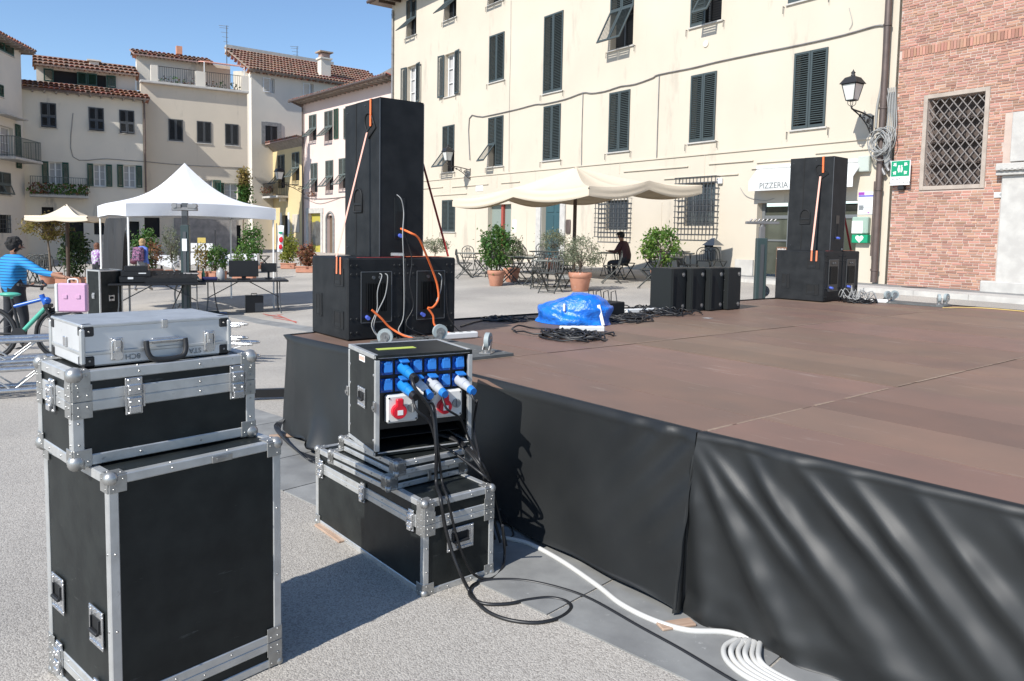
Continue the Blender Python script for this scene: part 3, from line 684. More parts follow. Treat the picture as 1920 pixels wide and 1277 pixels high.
# stone doorway at the right
zc=bk.uz(1900,212)[1]; zcap0=bk.uz(1900,328)[1]; zcap1=bk.uz(1900,304)[1]
mb=MB(); mb.box((sdu-1.1,.04,(bk.zb+zcap0)/2+.1),(2.1,.14,zcap0-bk.zb-.2),.015); jm=mb.build('door_jamb','stone_pale',bk.e)
mb=MB(); mb.box((sdu-1.2,.06,(zcap1+zc)/2),(2.0,.15,zc-zcap1),.01); mb.build('pilaster','stone_pale',jm)
mb=MB(); mb.box((sdu-1.12,.12,(zcap0+zcap1)/2+.03),(2.3,.3,(zcap1-zcap0)*.55),.012); mb.box((sdu-1.05,.09,zcap0+.04),(2.2,.22,.1),.01)
for k in range(9): mb.box((sdu-.1-k*.11,.24,zcap0+.115),(.07,.06,.05),.008)
mb.build('capital','stone_pale',jm)
mb=MB(); mb.box((sdu-.9,.12,bk.zb+.12),(2.2,.34,.3),.02); mb.build('base_block','stone_pale',jm)
# house number plaque, assembly point sign
p=bk.uz(1875,365.5); mb=MB(); mb.box((0,0,0),(.22,.02,.12),.003); o=mb.build('number_plaque','sign_white'); o.location=bk.W(p[0],.035,p[1]); o.rotation_euler=bk.e.rotation_euler; tag(o,'small white house number plaque on the brick wall','plaque'); text('18',.10,'sign_text',face(0,.012,0),o)
u0,u1,z0,z1=bk.rect(1678,303,1712,347); w=u1-u0; h=z1-z0
sg=thing('assembly_sign','green and white assembly point sign fixed to the brick wall','sign',bk.W((u0+u1)/2,.16,z0),bk.e.rotation_euler.z)
mb=MB(); mb.box((0,0,h/2),(w,.03,h),.004); mb.build('panel','sign_white',sg)
mb=MB(); mb.box((0,-.09,h/2-.1),(.1,.16,.06)); mb.box((0,-.09,-.06),(.16,.14,.12),.02); mb.build('bracket','iron',sg)
mb=MB(); mb.box((0,.017,h*.67),(w*.93,.006,h*.62)); gp_=mb.build('green_field','green_sign',sg)
mb=MB()
for sx_ in(-1,1):
    for sz in(-1,1):
        ax,az_=sx_*w*.33,h*.67+sz*h*.22; bx,bz=sx_*w*.20,h*.67+sz*h*.10
        mb.bar((ax,.022,az_),((ax+bx)/2,.022,(az_+bz)/2),.03,.004,up=(0,1,0))
        d=Vector((bx-ax,0,bz-az_)).normalized(); n_=Vector((-d.z,0,d.x)); B_=Vector((bx,.021,bz)); mb.prism([B_,B_-d*.075+n_*.055,B_-d*.075-n_*.055],(0,.004,0))
for sx_ in(-1,1):
    mb.box((sx_*w*.065,.022,h*.62),(w*.075,.005,h*.2),.001); mb.cyl((sx_*w*.065,.02,h*.77),(sx_*w*.065,.025,h*.77),w*.045,n=12)
    mb.box((sx_*w*.115,.022,h*.65),(w*.025,.005,h*.13))
mb.build('pictogram','sign_white',sg)
text('PUNTO DI',.088,'sign_text',face(0,.018,h*.235),sg); text('RACCOLTA N.2',.078,'sign_text',face(0,.018,h*.10),sg)
# pavement and kerb along the brick building
pv=bpy.data.objects.new('pavement',None); COL.objects.link(pv); tag(pv,kind='structure')
for i,(ra,rb) in enumerate(((0,.9),(.9,1.7))):
    u=-9.
    while u<6.5:
        L=rng.uniform(.7,1.2); mb=MB(); q=[bk.W(u+.006,ra+.006 if ra else -.02,0),bk.W(u+L-.006,ra+.006 if ra else -.02,0),bk.W(u+L-.006,rb-.006,0),bk.W(u+.006,rb-.006,0)]
        mb.prism([(p.x,p.y,.28) for p in q],(0,0,.245)); mb.build('slab','stone_pale' if i else 'stone_grey',pv); u+=L
u=-9.
while u<6.5:
    mb=MB(); q=[bk.W(u+.004,1.705,0),bk.W(u+1.196,1.705,0),bk.W(u+1.196,1.95,0),bk.W(u+.004,1.95,0)]; mb.prism([(p.x,p.y,.2) for p in q],(0,0,.333)); mb.build('kerb_stone','stone_pale',pv); u+=1.2
mb=MB(); q=bk.uz(1720,536); c=bk.W(q[0]-.2,.5,.53); mb.box((c.x,c.y,.529),(.5,.3,.01)); o=mb.build('drain_cover','iron',None); tag(o,'dark metal drain cover let into the pavement by the brick wall','drain cover')
# ---------------------------------------------------------------- houses round the left side of the square
def tilemesh():
    mb=MB(); n=6; L=.46; vs=[]
    for y,r in((0,.125),(L,.10)):
        for k in range(n+1): a=math.pi*k/n; vs.append((r*math.cos(a),y,r*math.sin(a)*.8))
    for y,r in((0,.105),(L,.08)):
        for k in range(n+1): a=math.pi*k/n; vs.append((r*math.cos(a),y,r*math.sin(a)*.8))
    m=n+1; fs=[(k,k+1,m+k+1,m+k) for k in range(n)]+[(2*m+k,2*m+k+1,k+1,k) for k in range(n)]
    mb.add(vs,fs); return mb
TILE_R=tilemesh().mesh('tile','tile_red'); TILE_G=tilemesh().mesh('tile','tile_grey')
def tiled_roof(fac,u0,u1,y0,z0,back,rise,rows,grey=.2,dx=.25,parent=None,seed=1,slope_u=0.):
    """eave at local y0,z0 ; climbs 'rise' over 'back' metres (towards -y)"""
    rng=random.Random(seed); mb=MB()
    mb.prism([(u0,y0,z0-.03),(u1,y0,z0-.03+slope_u),(u1,y0-back,z0+rise-.03+slope_u),(u0,y0-back,z0+rise-.03)],(0,0,-.09)); rf=mb.build('roof','tile_grey',parent or fac.e)
    L=math.hypot(back,rise); nd=Vector((0,-back/L,rise/L)); step=L/rows; ang=math.atan2(rise,back)
    n=int((u1-u0)/dx); mb=MB()
    for k in range(n+1):
        u=u0+.06+k*dx; sz=slope_u*(u-u0)/(u1-u0)
        mb.quad((u,y0,z0+sz),(u+dx,y0,z0+sz),(u+dx,y0-back,z0+rise+sz),(u,y0-back,z0+rise+sz))
        for r in range(rows):
            if r>3 and rows>6 and False: continue
            o=obj('tile',TILE_G if rng.random()<grey else TILE_R,rf); p=Vector((u+rng.uniform(-.012,.012),y0+.04,z0+.015+sz))+nd*(r*step)
            o.location=p; o.rotation_euler=(ang+rng.uniform(-.02,.02)-.05,0,math.pi+rng.uniform(-.04,.04)); o.scale=(1,step/.40,1)
            o.rotation_euler=(-ang+.05,0,math.pi+rng.uniform(-.05,.05))
    return rf
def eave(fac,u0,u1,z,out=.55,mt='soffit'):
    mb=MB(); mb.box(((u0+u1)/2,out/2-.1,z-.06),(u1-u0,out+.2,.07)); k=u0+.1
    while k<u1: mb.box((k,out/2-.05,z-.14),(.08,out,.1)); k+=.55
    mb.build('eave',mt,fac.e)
def railing(fac,u0,u1,y,z,h=1.,step=.12,ends=True,mt='iron'):
    mb=MB(); P=[(u0,0),(u0,y),(u1,y),(u1,0)] if ends else [(u0,y),(u1,y)]
    for a,b in zip(P,P[1:]):
        for zz in(z+.06,z+h): mb.bar((a[0],a[1],zz),(b[0],b[1],zz),.03)
        L=math.hypot(b[0]-a[0],b[1]-a[1]); n=max(2,int(L/step))
        for k in range(n+1): t=k/n; mb.bar((a[0]+(b[0]-a[0])*t,a[1]+(b[1]-a[1])*t,z),(a[0]+(b[0]-a[0])*t,a[1]+(b[1]-a[1])*t,z+h),.018)
    return mb.build('railing',mt,fac.e)
def plantbox(fac,u0,u1,y,z,h,n,mats,parent=None,seed=0,size=.16):
    rng=random.Random(seed); mb=MB()
    for i in range(n):
        mb.cur=rng.randrange(len(mats)) if rng.random()<.5 else int((i/n)*len(mats))
        mb.leaf((u0+(u1-u0)*(i/n+rng.uniform(-.05,.05)),y+rng.gauss(0,.1),z+rng.random()**1.4*h),size,rng,.45)
    return mb.build('flowers',mats,parent or fac.e,recalc=False)
# --- far-left corner house
A=Fac('corner_house','pale corner house with a green balcony door at the edge of the square',49,41.5,-120,33.0)
za=A.uz(47,98)[1]; Ws=[(-12,72,25,106,'closed',0,'shutter_bright'),(-8,232,26,300,'glazed',0,'shutter_bright'),(-14,320,20,366,'flap',(20,20),'shutter_grey'),(-10,155,6,182,'closed',0,'shutter_bright')]
gw=A.rect(-8,402,22,437)
hs=[A.rect(*w[:4]) for w in Ws]+[gw]
wall(A,-.1,A.len,-.6,za,hs,'plaster_pale',.3)
mb=MB(); mb.quad((-.1,0,-.6),(-.1,-8,-.6),(-.1,-8,za),(-.1,0,za)); mb.build('side_wall','plaster_pale',A.e,recalc=False)
for w in Ws: window(A,*w[:4],kind=w[4],flap=w[5] or (0,0),mt=w[6],stay=False,mull=4)
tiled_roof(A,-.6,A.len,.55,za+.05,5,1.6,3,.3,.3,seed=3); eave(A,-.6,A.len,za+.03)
u0,u1,z0,z1=gw; mb=MB(); mb.box(((u0+u1)/2,-.25,(z0+z1)/2),(u1-u0,.03,z1-z0)); pt=mb.build('window','dark_inside',A.e); mb=MB()
for k in range(7): a=u0+(u1-u0)*k/6; mb.bar((a,-.05,z0),(a,-.05,z1),.03)
for k in range(5): z=z0+(z1-z0)*k/4; mb.bar((u0,-.03,z),(u1,-.03,z),.03)
mb.build('grille','iron_grey',pt)
b0=A.uz(44,302); mb=MB(); mb.box((b0[0]+1.5,.45,b0[1]-.08),(3.2,.95,.14),.02); mb.build('balcony_slab','stone_pale',A.e); railing(A,b0[0]-.05,b0[0]+3.,.85,b0[1],1.0,.11,mt='shutter_grey')
o=leaf_mesh(.55,2.3).build('shutter','shutter_bright',A.e,(A.uz(27,232)[0],.06,A.uz(27,232)[1])); o.rotation_euler=(0,0,math.pi)
mb=MB(); q=A.uz(20,222); mb.box((q[0]+.6,.3,q[1]),(2.4,.6,.06)); mb.build('door_hood','stone_pale',A.e)
# --- house with the double tiled roof
B=Fac('double_roof_house','old pale house with two stepped red tile roofs and a flowered balcony',272,45.1,42,41.9)
zB=B.uz(150,176)[1]
Wb=[(76,192,106,240,'flap',(14,14),'shutter_dark'),(166,201,195,246,'flap',(14,14),'shutter_dark'),(223.5,206,252,251,'flap',(14,14),'shutter_dark'),(91,303,117,345,'open',0,'shutter_bright'),(175,307,199,350,'open',0,'shutter_bright'),(231,309,255,352,'open',0,'shutter_bright')]
gdo=[B.rect(78,388,102,450),B.rect(122,408,158,470),B.rect(176,410,196,440),B.rect(240,415,262,455)]
hs=[B.rect(*w[:4]) for w in Wb]+gdo
wall(B,0,B.len,-.7,zB,hs,'plaster_old',.28)
for w in Wb: window(B,*w[:4],kind=w[4],flap=w[5] or (0,0),mt=w[6],stay=False)
for h in gdo:
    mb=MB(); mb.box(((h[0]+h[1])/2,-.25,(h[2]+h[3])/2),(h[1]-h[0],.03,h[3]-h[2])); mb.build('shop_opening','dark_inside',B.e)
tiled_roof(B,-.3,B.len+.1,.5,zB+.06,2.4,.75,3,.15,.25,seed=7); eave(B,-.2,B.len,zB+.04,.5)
zu=zB+.6; zU=B.uz(170,130)[1]+.35
mb=MB()
Wu=[(B.uz(122,158)[0]+.5,B.uz(122,158)[0]-1.2),(B.uz(178,160)[0]+.3,B.uz(205,160)[0])]
wall(B,.1,B.len-.9,zu-.4,zU,[(min(w),max(w),zu+.25,zu+.95) for w in Wu],'plaster_pale',.25,'upper_wall',y=-2.2)
for w in Wu:
    a,b=min(w),max(w); mb=MB(); mb.box(((a+b)/2,-2.42,zu+.6),(b-a,.04,.75)); wp=mb.build('window','dark_inside',B.e)
    for hx,rz in((a,170),(b,10)): o=leaf_mesh(.5,.72).build('shutter','shutter_bright',wp,(hx,-2.15,zu+.96)); o.rotation_euler=(0,0,R(rz))
tiled_roof(B,0,B.len-.8,-1.75,zU,2.6,.95,3,.1,.26,seed=9)
mb=MB(); q=B.uz(183,108); mb.box((q[0],-3.4,q[1]+.1),(.5,.4,.5)); mb.box((q[0],-3.4,q[1]+.42),(.75,.6,.08)); mb.build('chimney','plaster_pale',B.e)
q0=B.uz(165,368); q1=B.uz(56,366); mb=MB(); mb.box(((q0[0]+q1[0])/2,.45,q0[1]-.08),(q1[0]-q0[0],.95,.14),.02); mb.build('balcony_slab','stone_pale',B.e)
railing(B,q0[0]+.05,q1[0]-.05,.85,q0[1],.95,.11,mt='shutter_grey'); plantbox(B,q0[0],q1[0],.95,q0[1]+.05,.55,500,['leaf_green','leaf_fresh','leaf_autumn'],seed=4,size=.2)
cable(B,[(137,212),(137,294),(200,298),(270,303)],.02,'zinc'); pipe(B,270,190,274,360,.05,'copper_brown',.07)
# --- terrace house
Cc=Fac('terrace_house','cream house with a railed roof terrace and dark closed shutters',466,49.2,270,46.0)
zc_=Cc.uz(370,166)[1]
Wc=[(316,223,343,265,'closed',0,'shutter_dark'),(369,227,396,269,'closed',0,'shutter_dark'),(422,232,447,273,'closed',0,'shutter_dark'),(368,336,399,372,'open',0,'shutter_bright'),(420,343,446,383,'open',0,'shutter_bright')]
gd=[Cc.rect(262,402,300,445),Cc.rect(432,422,452,466)]
wall(Cc,0,Cc.len,-.7,zc_,[Cc.rect(*w[:4]) for w in Wc]+gd,'plaster_cream',.28)
for w in Wc: window(Cc,*w[:4],kind=w[4],mt=w[6],stay=False)
for h in gd: mb=MB(); mb.box(((h[0]+h[1])/2,-.25,(h[2]+h[3])/2),(h[1]-h[0],.03,h[3]-h[2])); mb.build('shop_opening','dark_inside',Cc.e)
zg=Cc.uz(400,402)[1]; mb=MB(); mb.box((Cc.len*.42,.02,(zg-.4)/2),(Cc.len*.6,.05,zg+.4)); mb.build('rough_base','render_grey',Cc.e)
mb=MB(); mb.box((Cc.len/2,.05,zc_+.06),(Cc.len+.1,.5,.14),.02); mb.build('cornice','stone_pale',Cc.e)
mb=MB()
for (xa,xb,h) in((283,296,1.0),(367,385,.95),(453,466,1.0)):
    a=Cc.uz(xa,150)[0];b=Cc.uz(xb,150)[0]; mb=MB(); mb.box(((a+b)/2,-.1,zc_+.1+h/2),(abs(a-b),.3,h)); mb.build('parapet_pier','plaster_pale',Cc.e)
mb.build('parapet_pier','plaster_pale',Cc.e) if 0 else None
for xa,xb in((296,367),(385,453)): railing(Cc,Cc.uz(xb,150)[0],Cc.uz(xa,150)[0],-.05,zc_+.13,.95,.12,False)
plantbox(Cc,Cc.uz(455,160)[0],Cc.uz(300,160)[0],-.4,zc_+.15,.5,260,['leaf_dark','leaf_autumn','leaf_green'],seed=8,size=.17)
zr=zc_+2.0; wall(Cc,.4,Cc.len-.1,zc_,zr+.2,[],'plaster_pale',.2,'penthouse_wall',y=-3.0)
tiled_roof(Cc,1.6,Cc.len+.1,-2.5,zr+.2,2.6,.75,3,.5,.26,seed=12)
mb=MB(); q=Cc.uz(385,120); mb.prism([(q[0],-.4,zc_+1.75),(q[0]-2.4,-.4,zc_+1.75),(q[0]-2.4,-2.9,zc_+2.2),(q[0],-2.9,zc_+2.2)],(0,0,.05)); mb.build('awning','strap_pale',Cc.e)
mb=MB(); mb.bar((q[0],-.4,zc_),(q[0],-.4,zc_+1.75),.05); mb.bar((q[0]-2.4,-.4,zc_),(q[0]-2.4,-.4,zc_+1.75),.05); mb.build('awning_post','white_paint',Cc.e)
mb=MB(); q=Cc.uz(355,108); mb.box((q[0],-4,zr+1.),(.35,.35,.5)); mb.build('chimney','tile_red',Cc.e)
cable(Cc,[(272,303),(350,310),(466,315)],.02,'zinc')
# climbing plant at its right end
rng=random.Random(21); mb=MB()
for i in range(1300):
    t=rng.random(); mb.cur=0 if t<.55 else 1; q=Cc.uz(456+rng.gauss(0,6.5)*(1.1-.3*t),382-62*t+rng.gauss(0,3)); mb.leaf((q[0],.25+abs(rng.gauss(0,.16)),q[1]),.22,rng,.4)
cp=thing('climbing_plant','climbing plant with yellowing top on the cream terrace house','plant',(Cc.O.x,Cc.O.y,0),Cc.e.rotation_euler.z); mb.build('foliage',['leaf_green','leaf_straw'],cp,recalc=False)
mb=MB(); q=Cc.uz(456,384); mb.tube([(q[0],.12,-.2),(q[0]+.05,.15,q[1]*.6),(q[0],.2,q[1])],.04,6); mb.build('stem','bark',cp)
# --- tall house with chimney
Dd=Fac('chimney_house','tall cream house with a red tile roof and white chimney',725,64.0,474,57.0)
zd=Dd.uz(560,146)[1]
Wd=[(507,147,515,175,'glazed',0,''),(581,157,588,182,'glazed',0,''),(497,235,520,266,'closed',0,'shutter_dark')]
wall(Dd,0,Dd.len,-.5,zd,[Dd.rect(*w[:4]) for w in Wd],'plaster_pale',.3)
for w in Wd:
    pt,rc=window(Dd,*w[:4],kind=w[4],mt=w[6] or 'shutter_dark',stay=False,sill=False,mull=1)
    if w[4]=='glazed': o=leaf_mesh(.55,rc[3]-rc[2],.1).build('shutter','white_paint',pt,(rc[1]+.02,.05,rc[3])); 
u0,u1,z0,z1=Dd.rect(497,235,520,266); mb=MB()
for a in(u0-.15,u1+.15): mb.box((a,.02,(z0+z1)/2),(.3,.08,z1-z0+.5))
mb.box(((u0+u1)/2,.025,z1+.13),(u1-u0,.08,.28)); mb.build('stone_surround','stone_grey',Dd.e)
sv=Dd.O+Dd.u*Dd.len; q=ydep(437,100,69.0); loc=Dd.e.matrix_world
lu=(q-Dd.O).dot(Dd.u); ly=(q-Dd.O).dot(Dd.n)
mb=MB(); mb.quad((Dd.len,0,-.5),(lu,ly,-.5),(lu,ly,zd+2.4),(Dd.len,0,zd)); mb.build('side_wall','plaster_cream',Dd.e,recalc=False)
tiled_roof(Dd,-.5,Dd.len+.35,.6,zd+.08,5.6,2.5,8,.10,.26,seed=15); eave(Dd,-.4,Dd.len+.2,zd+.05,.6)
mb=MB(); zt=Dd.uz(500,100)[1]; mb.box((Dd.len*.6,-5.6,zd+2.5),(Dd.len*.8,.5,.75)); mb.build('roof_parapet','stone_pale',Dd.e)
q=Dd.uz(614,140,.0); mb=MB(); mb.box((q[0],-.6,zd+.95),(.8,.7,1.7)); mb.box((q[0],-.6,zd+1.85),(1.0,.9,.12)); ch_=mb.build('chimney','plaster_pale',Dd.e)
mb=MB(); mb.box((q[0],-.6,zd+2.1),(.7,.6,.3)); mb.prism([(q[0]-.55,-1.1,zd+2.3),(q[0]+.55,-1.1,zd+2.3),(q[0]+.55,-.1,zd+2.3),(q[0]-.55,-.1,zd+2.3)],(0,0,.1)); mb.build('chimney_cap','tile_grey',ch_)
# --- antennas
for px,py,Y,hh,nb,lab,base in ((425,96,60,2.3,5,'tall comb-shaped television antenna on the roofs',(425,120)),(557,103,68,1.1,3,'thin television antenna on the red tile roof',(557,125))):
    top=ydep(px,py-48 if hh>2 else py-16,Y); bot=ydep(*base,Y); mb=MB(); mb.cyl(bot-Vector((0,0,1.5)),top,.03,n=6)
    for k in range(nb): z=top.z-.15-k*hh/nb*.75; mb.bar((top.x-.55+.1*k,top.y,z),(top.x+.12,top.y,z-.06),.025)
    mb.bar((top.x-.6,top.y,top.z),(top.x+.15,top.y,top.z-.05),.03); tag(mb.build('television_antenna','iron_grey'),lab,'antenna')
# --- yellow house
E_=Fac('yellow_house','small yellow house with a geranium balcony',571,53.5,484,60.5)
ze=E_.uz(530,268)[1]
We=[(499,297,511,342,'closed',0,'shutter_grey'),(521,292,534,352,'flap',(42,42),'shutter_grey'),(548,287,561.5,338,'flap',(42,42),'shutter_grey')]
gd=[E_.rect(529,404,541,446)]
wall(E_,0,E_.len,-.3,ze,[E_.rect(*w[:4]) for w in We]+gd,'plaster_yellow',.28)
mb=MB(); mb.quad((E_.len,0,-.3),(E_.len,-5,-.3),(E_.len,-5,ze),(E_.len,0,ze)); mb.build('side_wall','plaster_yellow',E_.e,recalc=False)
for w in We: window(E_,*w[:4],kind=w[4],flap=w[5] or (0,0),mt=w[6],stay=False,sill=False)
h=gd[0]; mb=MB(); mb.box(((h[0]+h[1])/2,-.25,(h[2]+h[3])/2),(h[1]-h[0],.03,h[3]-h[2])); mb.build('door','dark_inside',E_.e)
mb=MB()
for a in(h[0]-.15,h[1]+.15): mb=MB(); mb.box((a,.02,(h[2]+h[3])/2),(.3,.08,h[3]-h[2]+.4)); mb.build('door_surround','white_paint',E_.e)
q=E_.rect(549,402,562,436); mb=MB(); mb.box(((q[0]+q[1])/2,.02,(q[2]+q[3])/2),(q[1]-q[0],.05,q[3]-q[2]),.01); mb.build('wall_board','plaster_cream',E_.e)
mb=MB(); mb.prism([(-.2,0,ze-.5),(-.2,.5,ze-.05),(-.2,.5,ze+.05),(-.2,0,ze+.05)],(E_.len+.5,0,0)); mb.build('cornice','soffit',E_.e)
tiled_roof(E_,-.2,E_.len+.4,.6,ze+.08,3,.7,2,.6,.3,seed=17)
q0=E_.uz(541,369);q1=E_.uz(487,369); mb=MB(); mb.box(((q0[0]+q1[0])/2,.4,q0[1]),(q1[0]-q0[0],.85,.14)); 
for a in(q0[0]+.3,q1[0]-.5): mb.box((a,.3,q0[1]-.2),(.12,.5,.28))
mb.build('balcony_slab','stone_pale',E_.e); railing(E_,q0[0]+.05,q1[0]-.05,.78,q0[1]+.06,.95,.12); plantbox(E_,q0[0]+.8,q1[0],.85,q0[1]+.3,.45,260,['leaf_autumn','leaf_autumn','leaf_green'],seed=5,size=.17)
# --- pink house
P_=Fac('pink_house','pale pink house with tilted grey shutters and an arched door',738,44.6,570,53.4)
zp=P_.uz(650,172)[1]
Wp=[(580,217,593.5,262,'flap',(44,44),'shutter_grey'),(609,210,624,262,'flap',(44,44),'shutter_grey'),(583,307,595.5,360,'flap',(40,40),'shutter_grey'),(611,302,625,356,'flap',(40,40),'shutter_grey'),(636,298,652,352,'flap',(40,40),'shutter_grey'),(645,204,662,258,'closed',0,'shutter_grey'),(672,196,690,250,'closed',0,'shutter_grey')]
gd=[P_.rect(579,400,602,474),P_.rect(614,404,625,476)]; gd=[(g[0],g[1],.15,g[3]) for g in gd]
wall(P_,0,P_.len,-.3,zp,[P_.rect(*w[:4]) for w in Wp]+gd,'plaster_pink',.28)
for w in Wp: window(P_,*w[:4],kind=w[4],flap=w[5] or (0,0),mt=w[6],stay=False,sill=False)
o=leaf_mesh(.6,1.9).build('shutter','shutter_bright',P_.e,(P_.uz(626.5,204)[0]-.62,.05,P_.uz(627,205)[1]))
h=gd[0]; mb=MB(); mb.box(((h[0]+h[1])/2,-.2,(h[2]+h[3])/2),(h[1]-h[0],.03,h[3]-h[2])); dr=mb.build('door','door_yellow',P_.e); mb=MB()
for s_ in(1,-1):
    for k in range(-12,24):
        pts=[(h[0]+(h[1]-h[0])*t/20,h[2]+.5+s_*1.3*(h[1]-h[0])*t/20+k*.13) for t in range(21)]; pts=[p for p in pts if h[2]+.5<=p[1]<=h[3]-.5]
        if len(pts)>1: mb.bar((pts[0][0],-.15,pts[0][1]),(pts[-1][0],-.15,pts[-1][1]),.025)
mb.build('lattice','zinc',dr)
mb=MB()
for a in(h[0]-.15,h[1]+.15): mb.box((a,.02,(h[2]+h[3])/2),(.3,.07,h[3]-h[2]))
mb.box(((h[0]+h[1])/2,.025,h[3]+.17),(h[1]-h[0]+.7,.08,.34)); mb.build('door_surround','stone_pale',P_.e)
h=gd[1]; mb=MB(); mb.box(((h[0]+h[1])/2,-.2,(h[2]+h[3])/2),(h[1]-h[0],.04,h[3]-h[2])); mb.build('arched_door',mat('door_brown',(.13,.09,.06),.6),P_.e); mb=MB(); P=[(h[1]+.1,.03,h[2])]
for k in range(9): t=math.pi*k/8; P.append(((h[0]+h[1])/2+(h[1]-h[0]+.2)/2*math.cos(t),.03,h[3]-.25+.45*math.sin(t)))
P.append((h[0]-.1,.03,h[2])); mb.tube(P,.09,4); mb.build('arch_surround','stone_grey',P_.e)
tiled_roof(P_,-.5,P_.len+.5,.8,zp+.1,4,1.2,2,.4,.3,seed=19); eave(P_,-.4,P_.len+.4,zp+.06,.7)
mb=MB(); mb.cyl((-.5,.85,zp+.05),(P_.len+.5,.85,zp+.05),.08,n=8); mb.cyl((P_.len-.1,.12,.3),(P_.len-.1,.12,zp-.3),.06,n=8); mb.bar((P_.len-.1,.12,zp-.3),(P_.len+.1,.85,zp+.02),.1); mb.build('gutter','copper_brown',P_.e)
cable(P_,[(568,371),(600,373),(640,370),(700,362)],.025,'zinc'); cable(P_,[(572,372),(600,382),(640,370)],.012,'zinc')
plantbox(P_,P_.uz(594,368)[0],P_.uz(584,368)[0],.2,P_.uz(590,368)[1],.3,70,['leaf_autumn'],seed=6,size=.15)
# bare grey gable between pink house and cream building
mb=MB(); q=ydep(712,160,47.5); w2=1.6; mb.prism([(-.75,0,0),(.9,0,0),(.9,0,11.9),(-.75,0,11.0)],(0,.4,0)); go=mb.build('grey_gable','render_grey'); go.location=(q.x+.2,q.y,0); go.rotation_euler=(0,0,R(0)); tag(go,'bare grey rendered gable wall beside the cream building','wall')
# ---------------------------------------------------------------- flight cases and the things by the camera
def rivets(mb,pts,n,r=.0045):
    n=Vector(n)
    for p in pts: p=Vector(p); mb.cyl(p,p+n*.003,r,r*.6,n=8)
def corner_piece(mb,c,s,r=.026,fl=.055):
    c=Vector(c); mb.ell(c-Vector(s)*r*.42,r,10,7)
    for ax in range(3):
        a,b=(ax+1)%3,(ax+2)%3; ctr=c.copy(); size=[0,0,0]
        ctr[a]-=s[a]*fl/2; ctr[b]-=s[b]*fl/2; ctr[ax]+=s[ax]*.002; size[a]=fl; size[b]=fl; size[ax]=.006; mb.box(ctr,size,.002)
        for (ka,kb) in((.78,.25),(.25,.78)):
            p=c.copy(); p[a]-=s[a]*fl*ka; p[b]-=s[b]*fl*kb; p[ax]+=s[ax]*.004; nv=[0,0,0]; nv[ax]=s[ax]; rivets(mb,[p],nv)
def flat_corner(mb,c,s,r=.026,fl=.06):
    c=Vector(c)
    for ax in(0,1):
        a=1-ax; ctr=c.copy(); size=[0,0,0]; ctr[a]-=s[a]*fl/2; ctr.z-=s[2]*fl*.45; ctr[ax]+=s[ax]*.0025; size[a]=fl; size[2]=fl*.9; size[ax]=.004; mb.box(ctr,size,.0015)
        for ka,kz in((.3,.3),(.75,.3),(.3,.75)):
            p=c.copy(); p[a]-=s[a]*fl*ka; p.z-=s[2]*fl*kz; p[ax]+=s[ax]*.0045; nv=[0,0,0]; nv[ax]=s[ax]; rivets(mb,[p],nv)
def flight_box(parent,W,D,H,z0=0.,prof=.03,front_panel=True,balls=True,r=.026,skip=(),nriv=3,flat=0,corner_all=True,mt='case_black',name='body'):
    """W along x, D along y (0..D), height z0..z0+H; x 0..W; front is y=0"""
    mb=MB(); mb.box((W/2,D/2,z0+H/2),(W-.006,D-.006,H-.006)); mb.build(name,mt,parent)
    p=prof; e=.0015
    def ed(c,size):
        mb=MB(); mb.box(c,size,.003); mb.build('edge_profile','aluminium',parent)
    for yy in(p/2-e,D-p/2+e):
        for zz in(z0+p/2-e,z0+H-p/2+e): ed((W/2,yy,zz),(W+2*e,p,p))
    for xx in(p/2-e,W-p/2+e):
        for zz in(z0+p/2-e,z0+H-p/2+e): ed((xx,D/2,zz),(p,D-2*p+2*e-.002,p))
        for yy in(p/2-e,D-p/2+e): ed((xx,yy,z0+H/2),(p,p,H-2*p+2*e-.002))
    mb=MB()
    for k in range(nriv):
        t=(k+1)/(nriv+1)
        rivets(mb,[(W*t,-e,z0+p*.45),(W*t,-e,z0+H-p*.45)],(0,-1,0)); rivets(mb,[(W*t,p*.4,z0+H+e),(W*t,D-p*.4,z0+H+e)],(0,0,1))
        rivets(mb,[(-e,D*t,z0+p*.45),(-e,D*t,z0+H-p*.45)],(-1,0,0))
        rivets(mb,[(p*.5,-e,z0+H*t),(W-p*.5,-e,z0+H*t)],(0,-1,0)); rivets(mb,[(-e,p*.5,z0+H*t)],(-1,0,0))
    tag(mb.build('rivets','steel',parent),kind='stuff')
    if balls:
        for sx in(-1,1):
            for sy in(-1,1):
                for sz in(-1,1):
                    mb=MB(); (corner_piece if sz!=flat else flat_corner)(mb,(W if sx>0 else 0,D if sy>0 else 0,z0+H if sz>0 else z0),(sx,sy,sz),r); mb.build('ball_corner','alu_dark',parent)
def latch(parent,x,z,y=0.,w=.05,h=.10,rz=0,mt='chrome'):
    o=bpy.data.objects.new('latch',None)
    mb=MB(); mb.box((0,-.004,0),(w,.008,h),.003); mb.box((0,-.012,h*.18),(w*.82,.012,h*.28),.003); mb.box((0,-.012,-h*.15),(w*.82,.012,h*.25),.003); mb.box((0,-.016,-h*.36),(w*.7,.01,h*.2),.003)
    for a in(-1,1):
        mb.bar((a*w*.52,-.014,h*.3),(a*w*.52,-.014,-h*.3),.005)
        rivets(mb,[(a*w*.3,-.008,h*.43),(a*w*.3,-.008,-h*.46),(a*w*.25,-.018,h*.18),(a*w*.25,-.018,-h*.15)],(0,-1,0),.005)
    o=mb.build('latch',mt,parent,(x,y,z)); o.rotation_euler=(0,0,rz); return o
